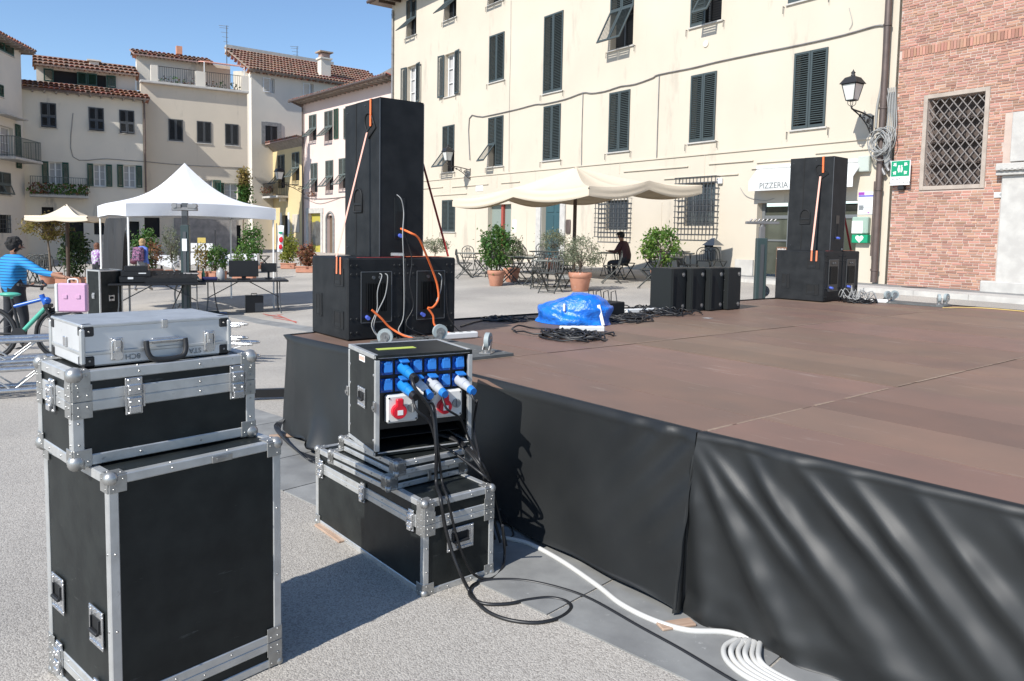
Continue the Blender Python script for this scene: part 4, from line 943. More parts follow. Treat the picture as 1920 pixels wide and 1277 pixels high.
def dish_handle(parent,c,w=.11,h=.10,rz=0,horizontal=True):
    mb=MB(); fr=.014
    for a,b,sx,sz in((0,h/2-fr/2,w,fr),(0,-h/2+fr/2,w,fr),(-w/2+fr/2,0,fr,h-2*fr),(w/2-fr/2,0,fr,h-2*fr)): mb.box((a,-.003,b),(sx,.006,sz),.002)
    mb.box((0,.0,0),(w-2*fr,.003,h-2*fr))
    rivets(mb,[(a*w*.42,-.006,b*h*.43) for a in(-1,-.33,.33,1) for b in(-1,1)],(0,-1,0),.0035)
    o=mb.build('handle_dish','chrome',parent,c); o.rotation_euler=(0,0,rz)
    mb=MB(); mb.box((0,-.002,.008),(w*.62,.006,h*.36),.002); mb.build('recess','black_matt',o)
    mb=MB(); mb.bar((-w*.3,-.012,-h*.1),(w*.3,-.012,-h*.1),.014,.012,bev=.003); mb.bar((-w*.29,-.008,-h*.1),(-w*.29,-.008,h*.25),.006); mb.bar((w*.29,-.008,-h*.1),(w*.29,-.008,h*.25),.006); mb.build('handle_bar','rubber',o)
    return o
def caster(mb_wheel,mb_metal,c,r=.05,rz=0,up=1):
    """swivel castor; c is the plate centre, wheel extends along -z*up"""
    c=Vector(c); M=Matrix.Translation(c)@Matrix.Rotation(rz,4,'Z')@Matrix.Diagonal((1,1,up,1))
    for m_ in(mb_wheel,mb_metal): m_.M=M
    mb_metal.box((0,0,-.004),(.10,.085,.008),.002); mb_metal.cyl((0,0,-.008),(0,0,-.026),.028,n=12)
    for s in(-1,1): mb_metal.prism([(-.03,s*.021,-.026),(.03,s*.021,-.026),(.048,s*.021,-.062-r*.3),(.02,s*.021,-.075-r*.3)],(0,s*.004,0))
    zc=-.030-r; mb_wheel.cyl((.028,-.016,zc),(.028,.016,zc),r,n=24); mb_metal.cyl((.028,-.021,zc),(.028,.021,zc),r*.6,n=16); mb_metal.cyl((.028,-.03,zc),(.028,.03,zc),.008,n=8)
    for m_ in(mb_wheel,mb_metal): m_.M=Matrix.Identity(4)
def az_rz(az): # rotation so that local +x points along azimuth az
    v=dirv(az); return math.atan2(v.y,v.x)
def fitbox(a_px,bx,cx,z,az):
    A=gp(*a_px,z)
    def so(dv,tx,sg):
        lo,hi=0,2
        for _ in range(50):
            m=(lo+hi)/2
            if (proj(A+dv*m)[0]<tx)==(sg>0): lo=m
            else: hi=m
        return lo
    return A,so(dirv(az),bx,1),so(dirv(az-90),cx,-1),az_rz(az)
# --- large flight case (left, near)
ZA=.868
a,CW,CD,rzL=fitbox((203,895),525,82,ZA,41.); b=a+dirv(41)*CW
zsp=hgt(b,1196)
fc=thing('flight_case','tall black flight case at the bottom of the left stack','flight case',(a.x,a.y,0),rzL)
flight_box(fc,CW,CD,ZA-zsp-.002,z0=zsp+.002,prof=.032,nriv=2,r=.024,flat=-1); flight_box(fc,CW,CD,zsp-.004,z0=.004,prof=.032,nriv=1,r=.02,name='base_tray',flat=1)
mb=MB(); mb.box((CW*.62,-.004,ZA-.018),(.075,.006,.024),.002); mb.box((CW*.62,-.008,ZA-.018),(.045,.004,.010),.002); mb.build('label_holder','steel',fc)
latch(fc,-.001,zsp,CD*.20,.05,.12,-math.pi/2); latch(fc,-.001,zsp,CD*.80,.05,.12,-math.pi/2)
dish_handle(fc,(-.001,CD*.20,zsp+.24),.11,.13,-math.pi/2); dish_handle(fc,(-.001,CD*.80,zsp+.24),.11,.13,-math.pi/2)
# --- medium flight case with lid
z=ZA+.008; a,MW,MD,rzM=fitbox((138,878),478,74,z,43.5)
zl=hgt(a,757)-z; zt=hgt(a,700)-z
md=thing('flight_case','low black flight case with thick metal-edged lid, middle of the left stack','flight case',(a.x,a.y,z),rzM)
flight_box(md,MW,MD,zl,prof=.036,nriv=2,r=.028,flat=1); flight_box(md,MW,MD,zt-zl-.002,z0=zl+.002,prof=.036,nriv=2,r=.028,name='lid',flat=-1)
for x in(MW*.30,MW*.885): latch(md,x,zl+.0,-.001,.056,.125)
latch(md,-.001,zl,MD*.5,.05,.11,-math.pi/2)
# --- aluminium suitcase
z2=z+zt+.005; a,SW,SD,rzS=fitbox((155,690),429,98,z2,45.); SH=hgt(a,612)-z2
su=thing('suitcase','scuffed aluminium suitcase with black corners and handle, top of the left stack','suitcase',(a.x,a.y,z2),rzS)
mb=MB(); mb.box((SW/2,SD/2,SH*.66),(SW,SD,SH*.66),.006); mb.build('lid','alu_case' if 'alu_case' in MT else mat('alu_case',(.66,.66,.655),.42,metal=.35,col2=(.58,.58,.575),nscale=5,bump=(400,.15,.001),grime=(14,.64,(.45,.45,.445))) and 'alu_case',su)
mb=MB(); mb.box((SW/2,SD/2,SH*.16),(SW,SD,SH*.32),.006); mb.build('shell','alu_case',su)
mb=MB(); mb.box((SW/2,SD/2,SH*.325),(SW+.006,SD+.006,.012),.002); mb.box((SW/2,SD/2,SH*.985),(SW+.004,SD+.004,.012),.003)
for x in(0,SW):
    for y in(0,SD): mb.box((x,y,SH*.5),(.016,.016,SH-.02),.004)
mb.build('edge_strip','aluminium',su)
for sx in(0,1):
    for sy in(0,1):
        for sz in(0,1):
            mb=MB(); cx,cy,cz=(SW if sx else 0),(SD if sy else 0),(SH if sz else 0); f=.045; d=lambda s,v:(-v if s else v)
            mb.box((cx+d(sx,f/2-.004),cy+d(sy,f/2-.004),cz+d(sz,f/2-.004)),(f,f,f),.009); o=mb.build('corner','black_plastic',su)
            mb=MB(); rivets(mb,[(cx+d(sx,.02),cy-(.004 if sy==0 else -.004),cz+d(sz,.02))],(0,-1 if sy==0 else 1,0),.004); mb.build('rivet','steel',o)
for x in(SW*.21,SW*.845):
    mb=MB(); mb.box((0,-.004,0),(.038,.008,.075),.004); mb.box((0,-.011,.012),(.022,.012,.042),.004); mb.cyl((0,-.004,-.022),(0,-.014,-.022),.016,n=14); mb.box((0,-.016,.0),(.012,.006,.012),.002); mb.tube([(-.016,-.012,-.03),(-.017,-.012,.02),(-.009,-.013,.036),(.009,-.013,.036),(.017,-.012,.02),(.016,-.012,-.03)],.0022,5); mb.build('latch','chrome',su,(x,-.002,SH*.40))
    
mb=MB(); mb.box((SW*.53,-.004,SH*.94),(.02,.008,.03),.003); mb.build('hinge_clip','chrome',su)
mb=MB(); mb.box((-.004,SD*.5,SH*.5),(.006,.03,.035),.003); mb.build('side_clip','chrome',su)
hx=SW*.53; hz=SH*.36; mb=MB(); mb.tube(smooth_path([(hx-.066,-.014,hz+.024),(hx-.065,-.022,hz-.012),(hx-.052,-.028,hz-.036),(hx-.02,-.03,hz-.042),(hx+.02,-.03,hz-.042),(hx+.052,-.028,hz-.036),(hx+.065,-.022,hz-.012),(hx+.066,-.014,hz+.024)],4),.0095,8); hd=mb.build('handle','rubber',su)
mb=MB(); mb.cyl((hx-.07,-.012,hz+.022),(hx+.07,-.012,hz+.022),.006,n=8); mb.box((hx,-.005,hz+.022),(.09,.009,.02),.002); mb.build('handle_mount','chrome',hd)
# upside-down pencilled lettering
mb=MB(); Mr=Matrix.Translation((0,-.0045,0))@Matrix.Rotation(math.pi/2,4,'X')@Matrix.Rotation(math.pi,4,'Z')
for s_,x in(('8CH',SW*.315),('STA',SW*.745)):
    text(s_,.026,'sign_text',Matrix.Translation((x,-.0035,SH*.175))@Matrix.Rotation(math.pi/2,4,'X')@Matrix.Rotation(math.pi,4,'Z'),su,ext=.0004)
# --- long trunk
zt_=.435; N=gp(793.6,1119); L_=gp(592.7,979); tv=(L_-N); TL=tv.length; rzT=math.atan2(-tv.y,-tv.x)   # local +x from far end to near end
TWd=.40
# local frame: origin at near corner N, x towards right-back (stage), y towards far left
rt=math.atan2(tv.y,tv.x)-math.pi/2
tk=thing('flight_case','long black flight trunk with metal edges standing beside the stage skirt','trunk',(N.x,N.y,0),rt)
flight_box(tk,TWd,TL,zt_-.105,prof=.03,nriv=2,r=.022,flat=1); flight_box(tk,TWd,TL,.103,z0=zt_-.103,prof=.03,nriv=2,r=.022,name='lid',flat=-1)
for yy in(.1,TL*.5,TL*.93): latch(tk,-.001,zt_-.105,yy,.045,.10,-math.pi/2)
dish_handle(tk,(TWd*.5,-.001,zt_-.205),.15,.11,0)
# --- two shallow lids lying crosswise on the trunk
z=zt_+.004; lids=[]
for i,(q,lab) in enumerate((((727,921),'shallow metal-edged case lid, lower of two, lying on the long trunk'),((742,893),'shallow metal-edged case lid, upper of two, under the power box'))):
    p=gp(*q,z); e=thing('case_lid',lab,'case lid',(p.x,p.y,z),rt+R((2,0)[i]),'case lids under the power box')
    flight_box(e,.47-.02*i,.58,.062,prof=.026,nriv=3,r=.018,name='panel'); z+=.066
    mb=MB(); mb.box((.235,-.004,.03),(.02,.008,.05),.002); mb.build('clip','steel',e); ztop=z
# --- power distribution box
p=gp(704,857,ztop); pr=gp(883,833,ztop); PWd=(pr-p).length; rzP=math.atan2((pr-p).y,(pr-p).x); PD=.42; PH=hgt(p,668)-ztop
pw=thing('power_box','open-fronted power distribution flight case with blue and red sockets','power box',(p.x,p.y,ztop+.001),rzP)
mb=MB(); t=.012
mb.box((t/2,PD/2,PH/2),(t,PD,PH)); mb.box((PWd-t/2,PD/2,PH/2),(t,PD,PH)); mb.box((PWd/2,PD/2,t/2),(PWd-2*t,PD,t)); mb.box((PWd/2,PD/2,PH-t/2),(PWd-2*t,PD,t)); mb.box((PWd/2,PD-t/2,PH/2),(PWd-2*t,t,PH-2*t)); mb.build('shell','case_black',pw)
pf=.022
for x in(pf/2-.002,PWd-pf/2+.002):
    for y in(pf/2-.002,PD-pf/2+.002): mb=MB(); mb.box((x,y,PH/2),(pf,pf,PH-2*pf-.002),.002); mb.build('edge_profile','aluminium',pw)
    for z in(pf/2-.002,PH-pf/2+.002): mb=MB(); mb.box((x,PD/2,z),(pf,PD-2*pf-.002,pf),.002); mb.build('edge_profile','aluminium',pw)
for y in(pf/2-.002,PD-pf/2+.002):
    for z in(pf/2-.002,PH-pf/2+.002): mb=MB(); mb.box((PWd/2,y,z),(PWd+.003,pf*(.6 if y<.1 else 1),pf*(.6 if y<.1 else 1)),.002); mb.build('edge_profile','aluminium',pw)
mb=MB(); fz0=PH*.22; mb.box((PWd/2,.045,(PH+fz0)/2),(PWd-2*t-.004,.006,PH-fz0-2*t)); mb.build('face_plate','black_plastic',pw)
mb=MB(); mb.box((PWd/2,.25,fz0*.55),(PWd-.04,.3,.004)); mb.build('shelf','black_matt',pw)
mb=MB(); mb.box((-.002,PD*.47,PH*.92),(.002,.085,.032)); lb=mb.build('sticker','paper_white',pw); mb=MB(); mb.box((-.0035,PD*.47,PH*.92),(.001,.07,.020)); mb.build('print','strap_pale',lb)
mb=MB(); mb.box((PWd*.34,PD*.45,PH+.001),(.2,.05,.002)); mb.build('yellow_tape','green_label',pw)
dish_handle(pw,(-.001,PD*.47,PH*.52),.11,.10,-math.pi/2)
mb=MB(); rivets(mb,[(-.001,PD*.93,PH*k) for k in(.15,.35,.6,.8)]+[(-.001,PD*.07,PH*k) for k in(.15,.45,.8)],(-1,0,0),.008); tag(mb.build('rivets','steel',pw),kind='stuff')
mb=MB()
for y in(.0,PD): mb=MB(); mb.box((-.006,y,PH*.5),(.01,.025,.05),.003); mb.cyl((-.018,y,PH*.49),(-.004,y,PH*.49),.010,n=10); mb.build('side_latch','steel',pw)
def socket(x,z,open_=None,name='blue_socket'):
    mb=MB(); s=.047
    mb.box((0,-.003,0),(s,.006,s),.002); mb.cyl((0,-.005,-.002),(0,-.020,-.002),.0185,n=18)
    e=mb.build('socket','blue_socket',pw,(x,.040,z)); e.scale=(1.36,1.25,1.42)
    if not open_:
        mb=MB(); mb.box((0,-.023,.004),(.031,.006,.034),.003,Matrix.Rotation(R(-8),3,'X')); mb.box((0,-.020,.019),(.020,.010,.012),.002); mb.build('lid','blue_plastic',e)
    else:
        mb=MB(); mb.box((0,-.030,.026),(.034,.034,.006),.002,Matrix.Rotation(R(12),3,'X')); mb.build('lid','blue_plastic',e)
        mb=MB(); mb.cyl((0,-.012,0),(.006,-.065,-.012),.020,.018,n=16); mb.cyl((.006,-.065,-.012),(.011,-.105,-.024),.0175,.013,n=16)
        o=mb.build('plug',open_,e); mb=MB(); mb.cyl((.010,-.095,-.0215),(.013,-.118,-.028),.016,.014,n=12); mb.build('collar','blue_plastic' if open_!='blue_plug' else 'black_plastic',o)
    mb=MB(); rivets(mb,[(a*.019,-.006,b*.019) for a in(-1,1) for b in(-1,1)],(0,-1,0),.0022); tag(mb.build('screws','steel',e),kind='stuff'); return e
mat('blue_plug',(.012,.20,.55),.4); mat('grey_plug',(.42,.44,.47),.4)
cols=[.085,.235,.385,.535,.685,.835]; r1,r2=PH*.86,PH*.685
for i,c in enumerate(cols):
    socket(PWd*(c+.045),r1,'blue_plug' if i==1 else None)
    socket(PWd*(c+.045),r2,{1:'blue_plug',2:'white_plastic',3:'grey_plug',5:'grey_plug'}.get(i))
for c in(.27,.74):
    mb=MB(); w=.105;h=.092; mb.box((0,-.014,0),(w,.03,h),.006); e=mb.build('red_socket_unit','white_plastic',pw,(PWd*c,.038,PH*.455)); e.scale=(1.55,1.3,1.5)
    mb=MB(); mb.cyl((-.016,-.028,-.006),(-.016,-.048,-.006),.024,n=20); mb.cyl((-.016,-.048,-.006),(-.016,-.054,-.006),.021,n=20); mb.box((-.016,-.046,.024),(.024,.016,.026),.004); o=mb.build('red_socket','red_plastic',e)
    mb=MB(); mb.box((-.016,-.0545,-.008),(.018,.001,.016)); mb.build('rating_label','sign_white',o)
    mb=MB(); mb.cyl((.030,-.028,0),(.030,-.036,0),.015,n=16); mb.box((.030,-.040,0),(.006,.012,.027),.002); mb.build('switch_knob','bin_grey',e)
    mb=MB(); rivets(mb,[(a*w*.43,-.029,b*h*.4) for a in(-1,1) for b in(-1,1)],(0,-1,0),.003); tag(mb.build('screws','black_plastic',e),kind='stuff')
# cables running down from the plugs
bpy.context.view_layer.update()
pm=pw.matrix_world.copy()
def pwp(cx,zz,dy=-.10): return pm@Vector((PWd*cx,.04+dy,zz))
def lay(pts,r,name,lab,mt='cable_black',k=6,group=None,n=7):
    o=MB().tube(smooth_path(pts,k),r,n).build(name,mt); tag(o,lab,'cable',group); return o
tn=tv.normalized()
def fpt(px,py,off):
    dd=ray(px,py); Pp=N-tn*off; return CAM+dd*((Pp-CAM).dot(tn)/dd.dot(tn))
s1=pwp(.30,r1-.02,-.118); s2=pwp(.30,r2-.03,-.118); s3=pwp(.43,r2-.02,-.118); s4=pwp(.60,r2-.03,-.118); s5=pwp(.90,r2-.03,-.118)
g=lambda x,y,z=.006: gp(x,y,z)
lay([s1,s1+Vector((.02,-.06,-.05)),pwp(.46,PH*.45,-.17),pwp(.48,PH*.1,-.2),gp(818,905,zt_+.016),fpt(826,934,.014),fpt(834,985,.016),fpt(846,1030,.03),fpt(862,1072,.07),g(880,1108),g(905,1140),g(945,1160),g(1000,1168),g(1045,1160),g(1070,1142),g(1062,1128),g(1030,1121),g(990,1125),g(955,1132),g(915,1133),g(890,1125),g(880,1110),g(893,1094),g(930,1087),g(985,1089),g(1050,1103),g(1110,1125),g(1200,1176),g(1280,1220),g(1375,1277),g(1420,1300)],.0088,'power_cable','thick black cable looping on the ground in front of the long trunk')
lay([s3,s3+Vector((.01,-.06,-.04)),pwp(.49,PH*.5,-.16),pwp(.50,PH*.1,-.20),gp(829,903,zt_+.016),fpt(838,931,.014),fpt(852,990,.016),fpt(869,1045,.02),fpt(890,1078,.03),g(920,1085),g(940,1068),gp(946,1040,.05),gp(944,1010,.16),gp(942,985,.26)],.0065,'power_cable','black cable hanging over the trunk end and curling round its corner')
lay([s2,s2+Vector((.03,-.06,-.06)),pwp(.44,PH*.35,-.17),pwp(.53,PH*.12,-.16),pwp(.72,0,-.12),gp(905,890,.50),gp(918,900,.46)],.007,'power_cable','black cable from the lower row of sockets to the trunk edge')
lay([s4,s4+Vector((.03,-.05,-.07)),pwp(.80,PH*.33,-.12),pwp(.95,PH*.08,-.07),gp(900,865,.56),gp(912,893,.46)],.006,'power_cable','black cable from the white-collared plug over the case edge')
lay([s5,s5+Vector((.03,-.03,-.06)),pwp(1.05,PH*.45,-.05),pwp(1.07,PH*.15,.0),gp(899,860,.58),gp(908,888,.47)],.006,'power_cable','black cable from the grey plug at the right end of the box')
for i in range(3): lay([pwp(.72+.03*i,fz0*.35,.1),pwp(.86+.02*i,fz0*.15,-.02),gp(890+4*i,862,.545),gp(908+4*i,895,.455),sw(-1.15+.06*i,-.32,.25),sw(-1.1+.05*i,-.27,.02)],.0075,'feed_cable','dark feed cable out of the bottom of the power box, one of three','cable_black' if i else 'rubber',group='feed cables')
lay([gp(937,955,.12),gp(955,985,.02),g(962,1004),g(945,1012)],.006,'thin_cable','thin black cable from the trunk corner to the white hose')
lay([g(940,1008,.014),g(990,1019,.014),g(1050,1050,.014),g(1120,1098,.014),g(1165,1133,.014),g(1225,1163,.014),g(1290,1182,.014),g(1365,1186,.014),sw(.36,-.02,.014)],.0125,'white_hose','thick white cable snaking along the bottom of the stage skirt','cable_white',n=9)
for i in range(6):
    lay([sw(.30+.012*i,-.08,.014),g(1380+i*9,1200,.014),g(1358+i*13,1214+i*4,.016+.012*(i%2)),g(1364+i*17,1240+i*4,.014),g(1405+i*22,1272+i*4,.014),g(1490+i*24,1310+i*4,.014)],.0115,'white_cable','white cable, one of a fanned bunch at the foot of the skirt','cable_white',group='white cables at the skirt',n=8)
for i in range(5):
    lay([sw(-3.86+.02*i,-.22,.14+.03*i),sw(-3.95+.03*i,-.38,.06),gp(545+5*i,836+i*4,.01+.01*i),gp(575+4*i,852+i*4,.012),gp(600,858+i*5,.02),gp(640,862+6*i,.02)],.006,'loose_cable','black cable, one of a bundle hanging out at the left end of the skirt',group='cables at the left end of the skirt')
mb=MB(); q=gp(960,765,.62)
# black flat beam on the ground behind the left stack
a=gp(478,752); b=gp(545,742); mb=MB(); mb.bar((a.x-.9,a.y-.1,.05),(b.x+.5,b.y+.06,.05),.06,.08); o=mb.build('black_batten','black_plastic'); tag(o,'black beam lying on the gravel beside the end of the stage','beam')
mb=MB(); mb.box((0,0,.1),(.05,.5,.2),.005); q=gp(563,618,.55); 
# ---------------------------------------------------------------- loudspeakers and gear on the stage
def pl(px,py,sx,off=0):     # point where the pixel ray meets the stage-frame plane sx=const
    d=ray(px,py); P=sw(sx+off,0,0); t=(P-CAM).dot(XS)/d.dot(XS); return CAM+d*t
def ply(px,py,sy):
    d=ray(px,py); P=sw(0,sy,0); t=(P-CAM).dot(D2)/d.dot(D2); return CAM+d*t
SX,SY,SH_=.66,.50,.645
def bolts(mb,pts,n,r=.012):
    n=Vector(n)
    for p in pts: p=Vector(p); mb.cyl(p,p+n*.006,r,r*.75,n=10)
def recess(parent,c,w,h,axis='y',name='handle_recess'):
    mb=MB(); f=.010
    def B(a,b,sa,sb,d0,d1,bv=0):
        if axis=='y': mb.box((a,(d0+d1)/2,b),(sa,abs(d1-d0),sb),bv)
        else: mb.box(((d0+d1)/2,a,b),(abs(d1-d0),sa,sb),bv)
    for a,b,sa,sb in((0,h/2,w+f,f),(0,-h/2,w+f,f),(-w/2,0,f,h),(w/2,0,f,h)): B(a,b,sa,sb,-.004,.0)
    o=mb.build(name,'speaker_black',parent,c)
    mb=MB()
    if axis=='y': mb.box((0,-.0012,0),(w-f,.002,h-f))
    else: mb.box((.0012,0,0),(.002,w-f,h-f))
    mb.build('cavity','black_matt',o)
    mb=MB()
    if axis=='y': mb.box((w*.12,-.003,0),(.016,.006,h-f),.002); mb.box((-.1*w,-.0026,-h*.3),(w*.6,.003,h*.22))
    mb.build('grip','speaker_black',o); return o
def make_sub(lab,first=True):
    t=thing('subwoofer',lab,'subwoofer')
    mb=MB(); mb.box((SX/2,SY/2,SH_/2),(SX,SY,SH_),.012); mb.build('cabinet','speaker_black',t)
    mb=MB(); mb.box((SX+.002,SY/2,SH_*.52),(.008,.27,.40),.003); pn=mb.build('amplifier_panel',mat('amp_panel',(.02,.021,.022),.35,metal=.5) if 'amp_panel' not in MT else 'amp_panel',t)
    for k in range(13): 
        mb=MB(); mb.box((SX+.012,SY/2-.085+k*.0142,SH_*.52-.0),(.014,.004,.23)); mb.build('heat_fin','amp_panel',pn)
    mb=MB(); 
    for a,b,sa,sb in((0,.2,.27,.008),(0,-.2,.27,.008),(-.135,0,.008,.4),(.135,0,.008,.4)): mb.box((SX+.005,SY/2+a,SH_*.52+b),(.006,sa,sb),.002)
    mb.build('panel_rim','iron_grey',pn)
    mb=MB()
    for yy in(-.03,.03): mb.cyl((SX+.004,SY/2+yy,SH_*.52+.155),(SX+.016,SY/2+yy,SH_*.52+.155),.014,n=12)
    mb.build('signal_socket','iron_grey',pn)
    mb=MB(); mb.cyl((SX+.004,SY/2-.085,SH_*.52-.155),(SX+.05,SY/2-.095,SH_*.52-.16),.016,n=12); mb.build('power_plug',mat('plug_blue',(.09,.14,.55),.4) if 'plug_blue' not in MT else 'plug_blue',pn)
    mb=MB(); bolts(mb,[(SX,y,z) for y in(.035,.085,SY-.085,SY-.035) for z in(.06,SH_*.26,SH_*.8,SH_-.06)],(1,0,0)); tag(mb.build('bolts','speaker_black',t),kind='stuff')
    return t
def make_sub_pair(sx,sy,z,rz,labs,sc=1.):
    out=[]
    for i in range(2):
        t=make_sub(labs[i]); o=sw(sx,sy,z); rzz=STG_RZ+rz; d=Vector((math.cos(rzz+math.pi/2),math.sin(rzz+math.pi/2),0))*((SY+.006)*i*sc)
        t.location=o+d; t.rotation_euler=(0,0,rzz); t.scale=(sc,sc,sc); t['group']='subwoofers under the tall loudspeakers'
        if i==0:
            recess(t,(SX*.22,-.001,SH_*.38),.13*.8,.18); recess(t,(SX*.78,-.001,SH_*.76),.16,.13); recess(t,(SX*.78,-.001,SH_*.24),.16,.13)
        out.append(t)
    return out
TX,TY,TH=.62,.40,1.27
def arch_handle(parent,c,w,h,tilt):
    mb=MB(); P=[]; 
    for k in range(13): t=math.pi*k/12; P.append((w/2*math.cos(t),-.003,h*.1+h*.42*math.sin(t)))
    P=[(w/2*1.05,-.003,-h*.45)]+P+[(-w/2*1.05,-.003,-h*.45)]
    mb.tube(P,.009,6,closed=True); o=mb.build('handle','speaker_black',parent,c); o.rotation_euler=(0,tilt,0)
    mb=MB(); Q=[(x*.86,-.0015,z*.88) for x,_,z in P]; mb.prism(Q,(0,.001,0)); mb.build('cavity','black_matt',o)
    mb=MB(); mb.box((0,-.004,-h*.12),(w*.92,.008,h*.1),.003); mb.build('grip','speaker_black',o); return o
def make_top(lab,loc,rz,sc=1.):
    t=thing('loudspeaker',lab,'loudspeaker',loc,rz); t.scale=(sc,sc,sc)
    mb=MB(); q=[(0,0),(TX,0),(TX,TY),(0,TY)]
    mb.prism([(TX*.33,.0,0),(TX,0,0),(TX,TY,0),(TX*.33,TY,0)],(0,0,TH)); mb.build('cabinet','speaker_black',t)
    mb=MB(); mb.prism([(0,.0,0),(TX*.326,0.,0),(TX*.326,TY,0),(0,TY,0)],(0,0,TH-.002)); mb.build('grille_section','speaker_black',t)
    mb=MB(); mb.box((TX*.329,-.001,TH/2),(.012,.004,TH-.02)); mb.build('front_joint','black_matt',t)
    mb=MB(); 
    for y in(-.002,TY+.002): mb.bar((TX,y,.01),(TX,y,TH-.01),.006)
    mb.build('edge_wear','iron_grey',t)
    arch_handle(t,(TX*.72,-.001,TH*.845),.13,.19,R(-32)); arch_handle(t,(TX*.40,-.001,TH*.36),.14,.2,0)
    mb=MB(); mb.box((TX+.001,TY*.45,TH*.25),(.006,.10,.33),.002); pn=mb.build('amplifier_panel','amp_panel',t)
    mb=MB(); mb.box((TX+.004,TY*.45,TH*.25-.03),(.004,.07,.17)); mb.build('panel_inset','black_matt',pn)
    mb=MB(); mb.cyl((TX+.003,TY*.45,TH*.14),(TX+.045,TY*.45-.01,TH*.138),.016,n=12); mb.build('power_plug','plug_blue',pn)
    mb=MB(); bolts(mb,[(TX*.08,-.001,TH-.07),(TX*.08,-.001,.07),(TX*.6,-.001,TH-.04)],(0,-1,0),.006); tag(mb.build('bolts','iron_grey',t),kind='stuff')
    return t
def solve_sy(sx,z,px,lo=-.5,hi=2.):
    for _ in range(40):
        m=(lo+hi)/2
        if proj(sw(sx,m,z))[0]<px: lo=m
        else: hi=m
    return lo
subsL=make_sub_pair(-4.0,-.03,ZT+.002,0,('black subwoofer with three handle slots under the strapped left loudspeaker','black subwoofer with orange-fed amplifier, inner one of the left pair'))
ztop=ZT+.002+SH_
sy1=solve_sy(-3.42,ztop,712)
topL=make_top('tall black loudspeaker strapped onto two subwoofers at the stage corner',sw(-3.42-TX,sy1,ztop+.002),STG_RZ)
def ribbon(pts,w,nrm,mt,parent=None,name='strap'):
    pts=[Vector(p) for p in pts]; mb=MB(); nrm=Vector(nrm)
    for a,b in zip(pts,pts[1:]):
        d=(b-a).normalized(); s=d.cross(nrm).normalized()*w/2; mb.add([a-s,a+s,b+s,b-s,a-s+nrm*.002,a+s+nrm*.002,b+s+nrm*.002,b-s+nrm*.002],[(0,1,2,3),(4,7,6,5),(0,4,5,1),(2,6,7,3),(1,5,6,2),(0,3,7,4)])
    return mb
nS=-D2
def strap_set(top,subs,lab,px):
    e=thing('ratchet_strap',lab,'strap')
    mt=top.matrix_world; bpy.context.view_layer.update(); M=top.matrix_world.copy(); Ms=subs[0].matrix_world.copy(); Ms1=subs[1].matrix_world.copy()
    n=(M.to_3x3()@Vector((0,-1,0))).normalized(); back=-n
    hi=M@Vector((TX*.76,-.008,TH+.001)); h1=M@Vector((TX*.77,-.012,TH*.83)); h2=M@Vector((TX*.73,-.03,TH*.79)); lowt=Ms@Vector((SX*.74,-.006,SH_+.006)); low=Ms@Vector((SX*.74,-.008,SH_*.80))
    ribbon([hi,h1],.026,n,'o').build('upper_band','orange',e)
    ribbon([h2,lowt+n*.004],.026,n,'o').build('side_band','strap_pale',e)
    ribbon([lowt,low],.022,n,'o').build('lower_band','strap_orange',e); lw2=Ms@Vector((SX*.84,-.008,SH_*.80)); ribbon([Ms@Vector((SX*.84,-.008,SH_+.004)),lw2],.022,n,'o').build('lower_band','strap_orange',e)
    ribbon([hi,M@Vector((TX*.76,TY+.008,TH+.001))],.026,Vector((0,0,1)),'o').build('top_band','strap_orange',e)
    bt=M@Vector((TX*.76,TY+.008,TH)); ft=Ms1@Vector((SX*.82,SY-.0,SH_+.004)); ribbon([bt,M@Vector((TX*.76,TY+.012,TH*.8)),ft],.030,back,'o').build('back_band','strap_red',e)
    a=Ms@Vector((SX*.74,.0,SH_+.003)); c=Ms1@Vector((SX*.82,SY,SH_+.003)); ribbon([Ms@Vector((SX*.96,.1,SH_+.003)),Ms1@Vector((SX*.93,SY-.1,SH_+.003))],.034,Vector((0,0,1)),'o').build('base_band','strap_red',e)
    ribbon([Ms1@Vector((SX*.95,.02,SH_+.008)),Ms1@Vector((SX*.9,SY-.05,SH_+.008))],.06,Vector((0,0,1)),'o').build('loose_end','strap_orange',e)
    mb=MB(); q=Ms@Vector((SX*.93,SY*.93,SH_+.025)); mb.box(q,(.11,.035,.03),.006); mb.build('ratchet','steel',e)
    return e
strap_set(topL,subsL,'orange ratchet strap holding down the loudspeaker at the stage corner',0)
# right stack
ra=st(gp(1449.5,559.5,.8)); 
subsR=make_sub_pair(-4.16,7.05,ZT+.002,R(4),('black subwoofer with three handle slots under the loudspeaker by the pizzeria','black subwoofer with dark amplifier, inner one of the pair by the pizzeria'),1.08)
bpy.context.view_layer.update(); MR=subsR[0].matrix_world.copy(); q=MR@Vector((.06,.16,SH_+.002))
topR=make_top('tall black loudspeaker strapped onto two subwoofers in front of the pizzeria',q,STG_RZ+R(4),1.02)
strap_set(topR,subsR,'orange ratchet strap holding down the loudspeaker in front of the pizzeria',0)
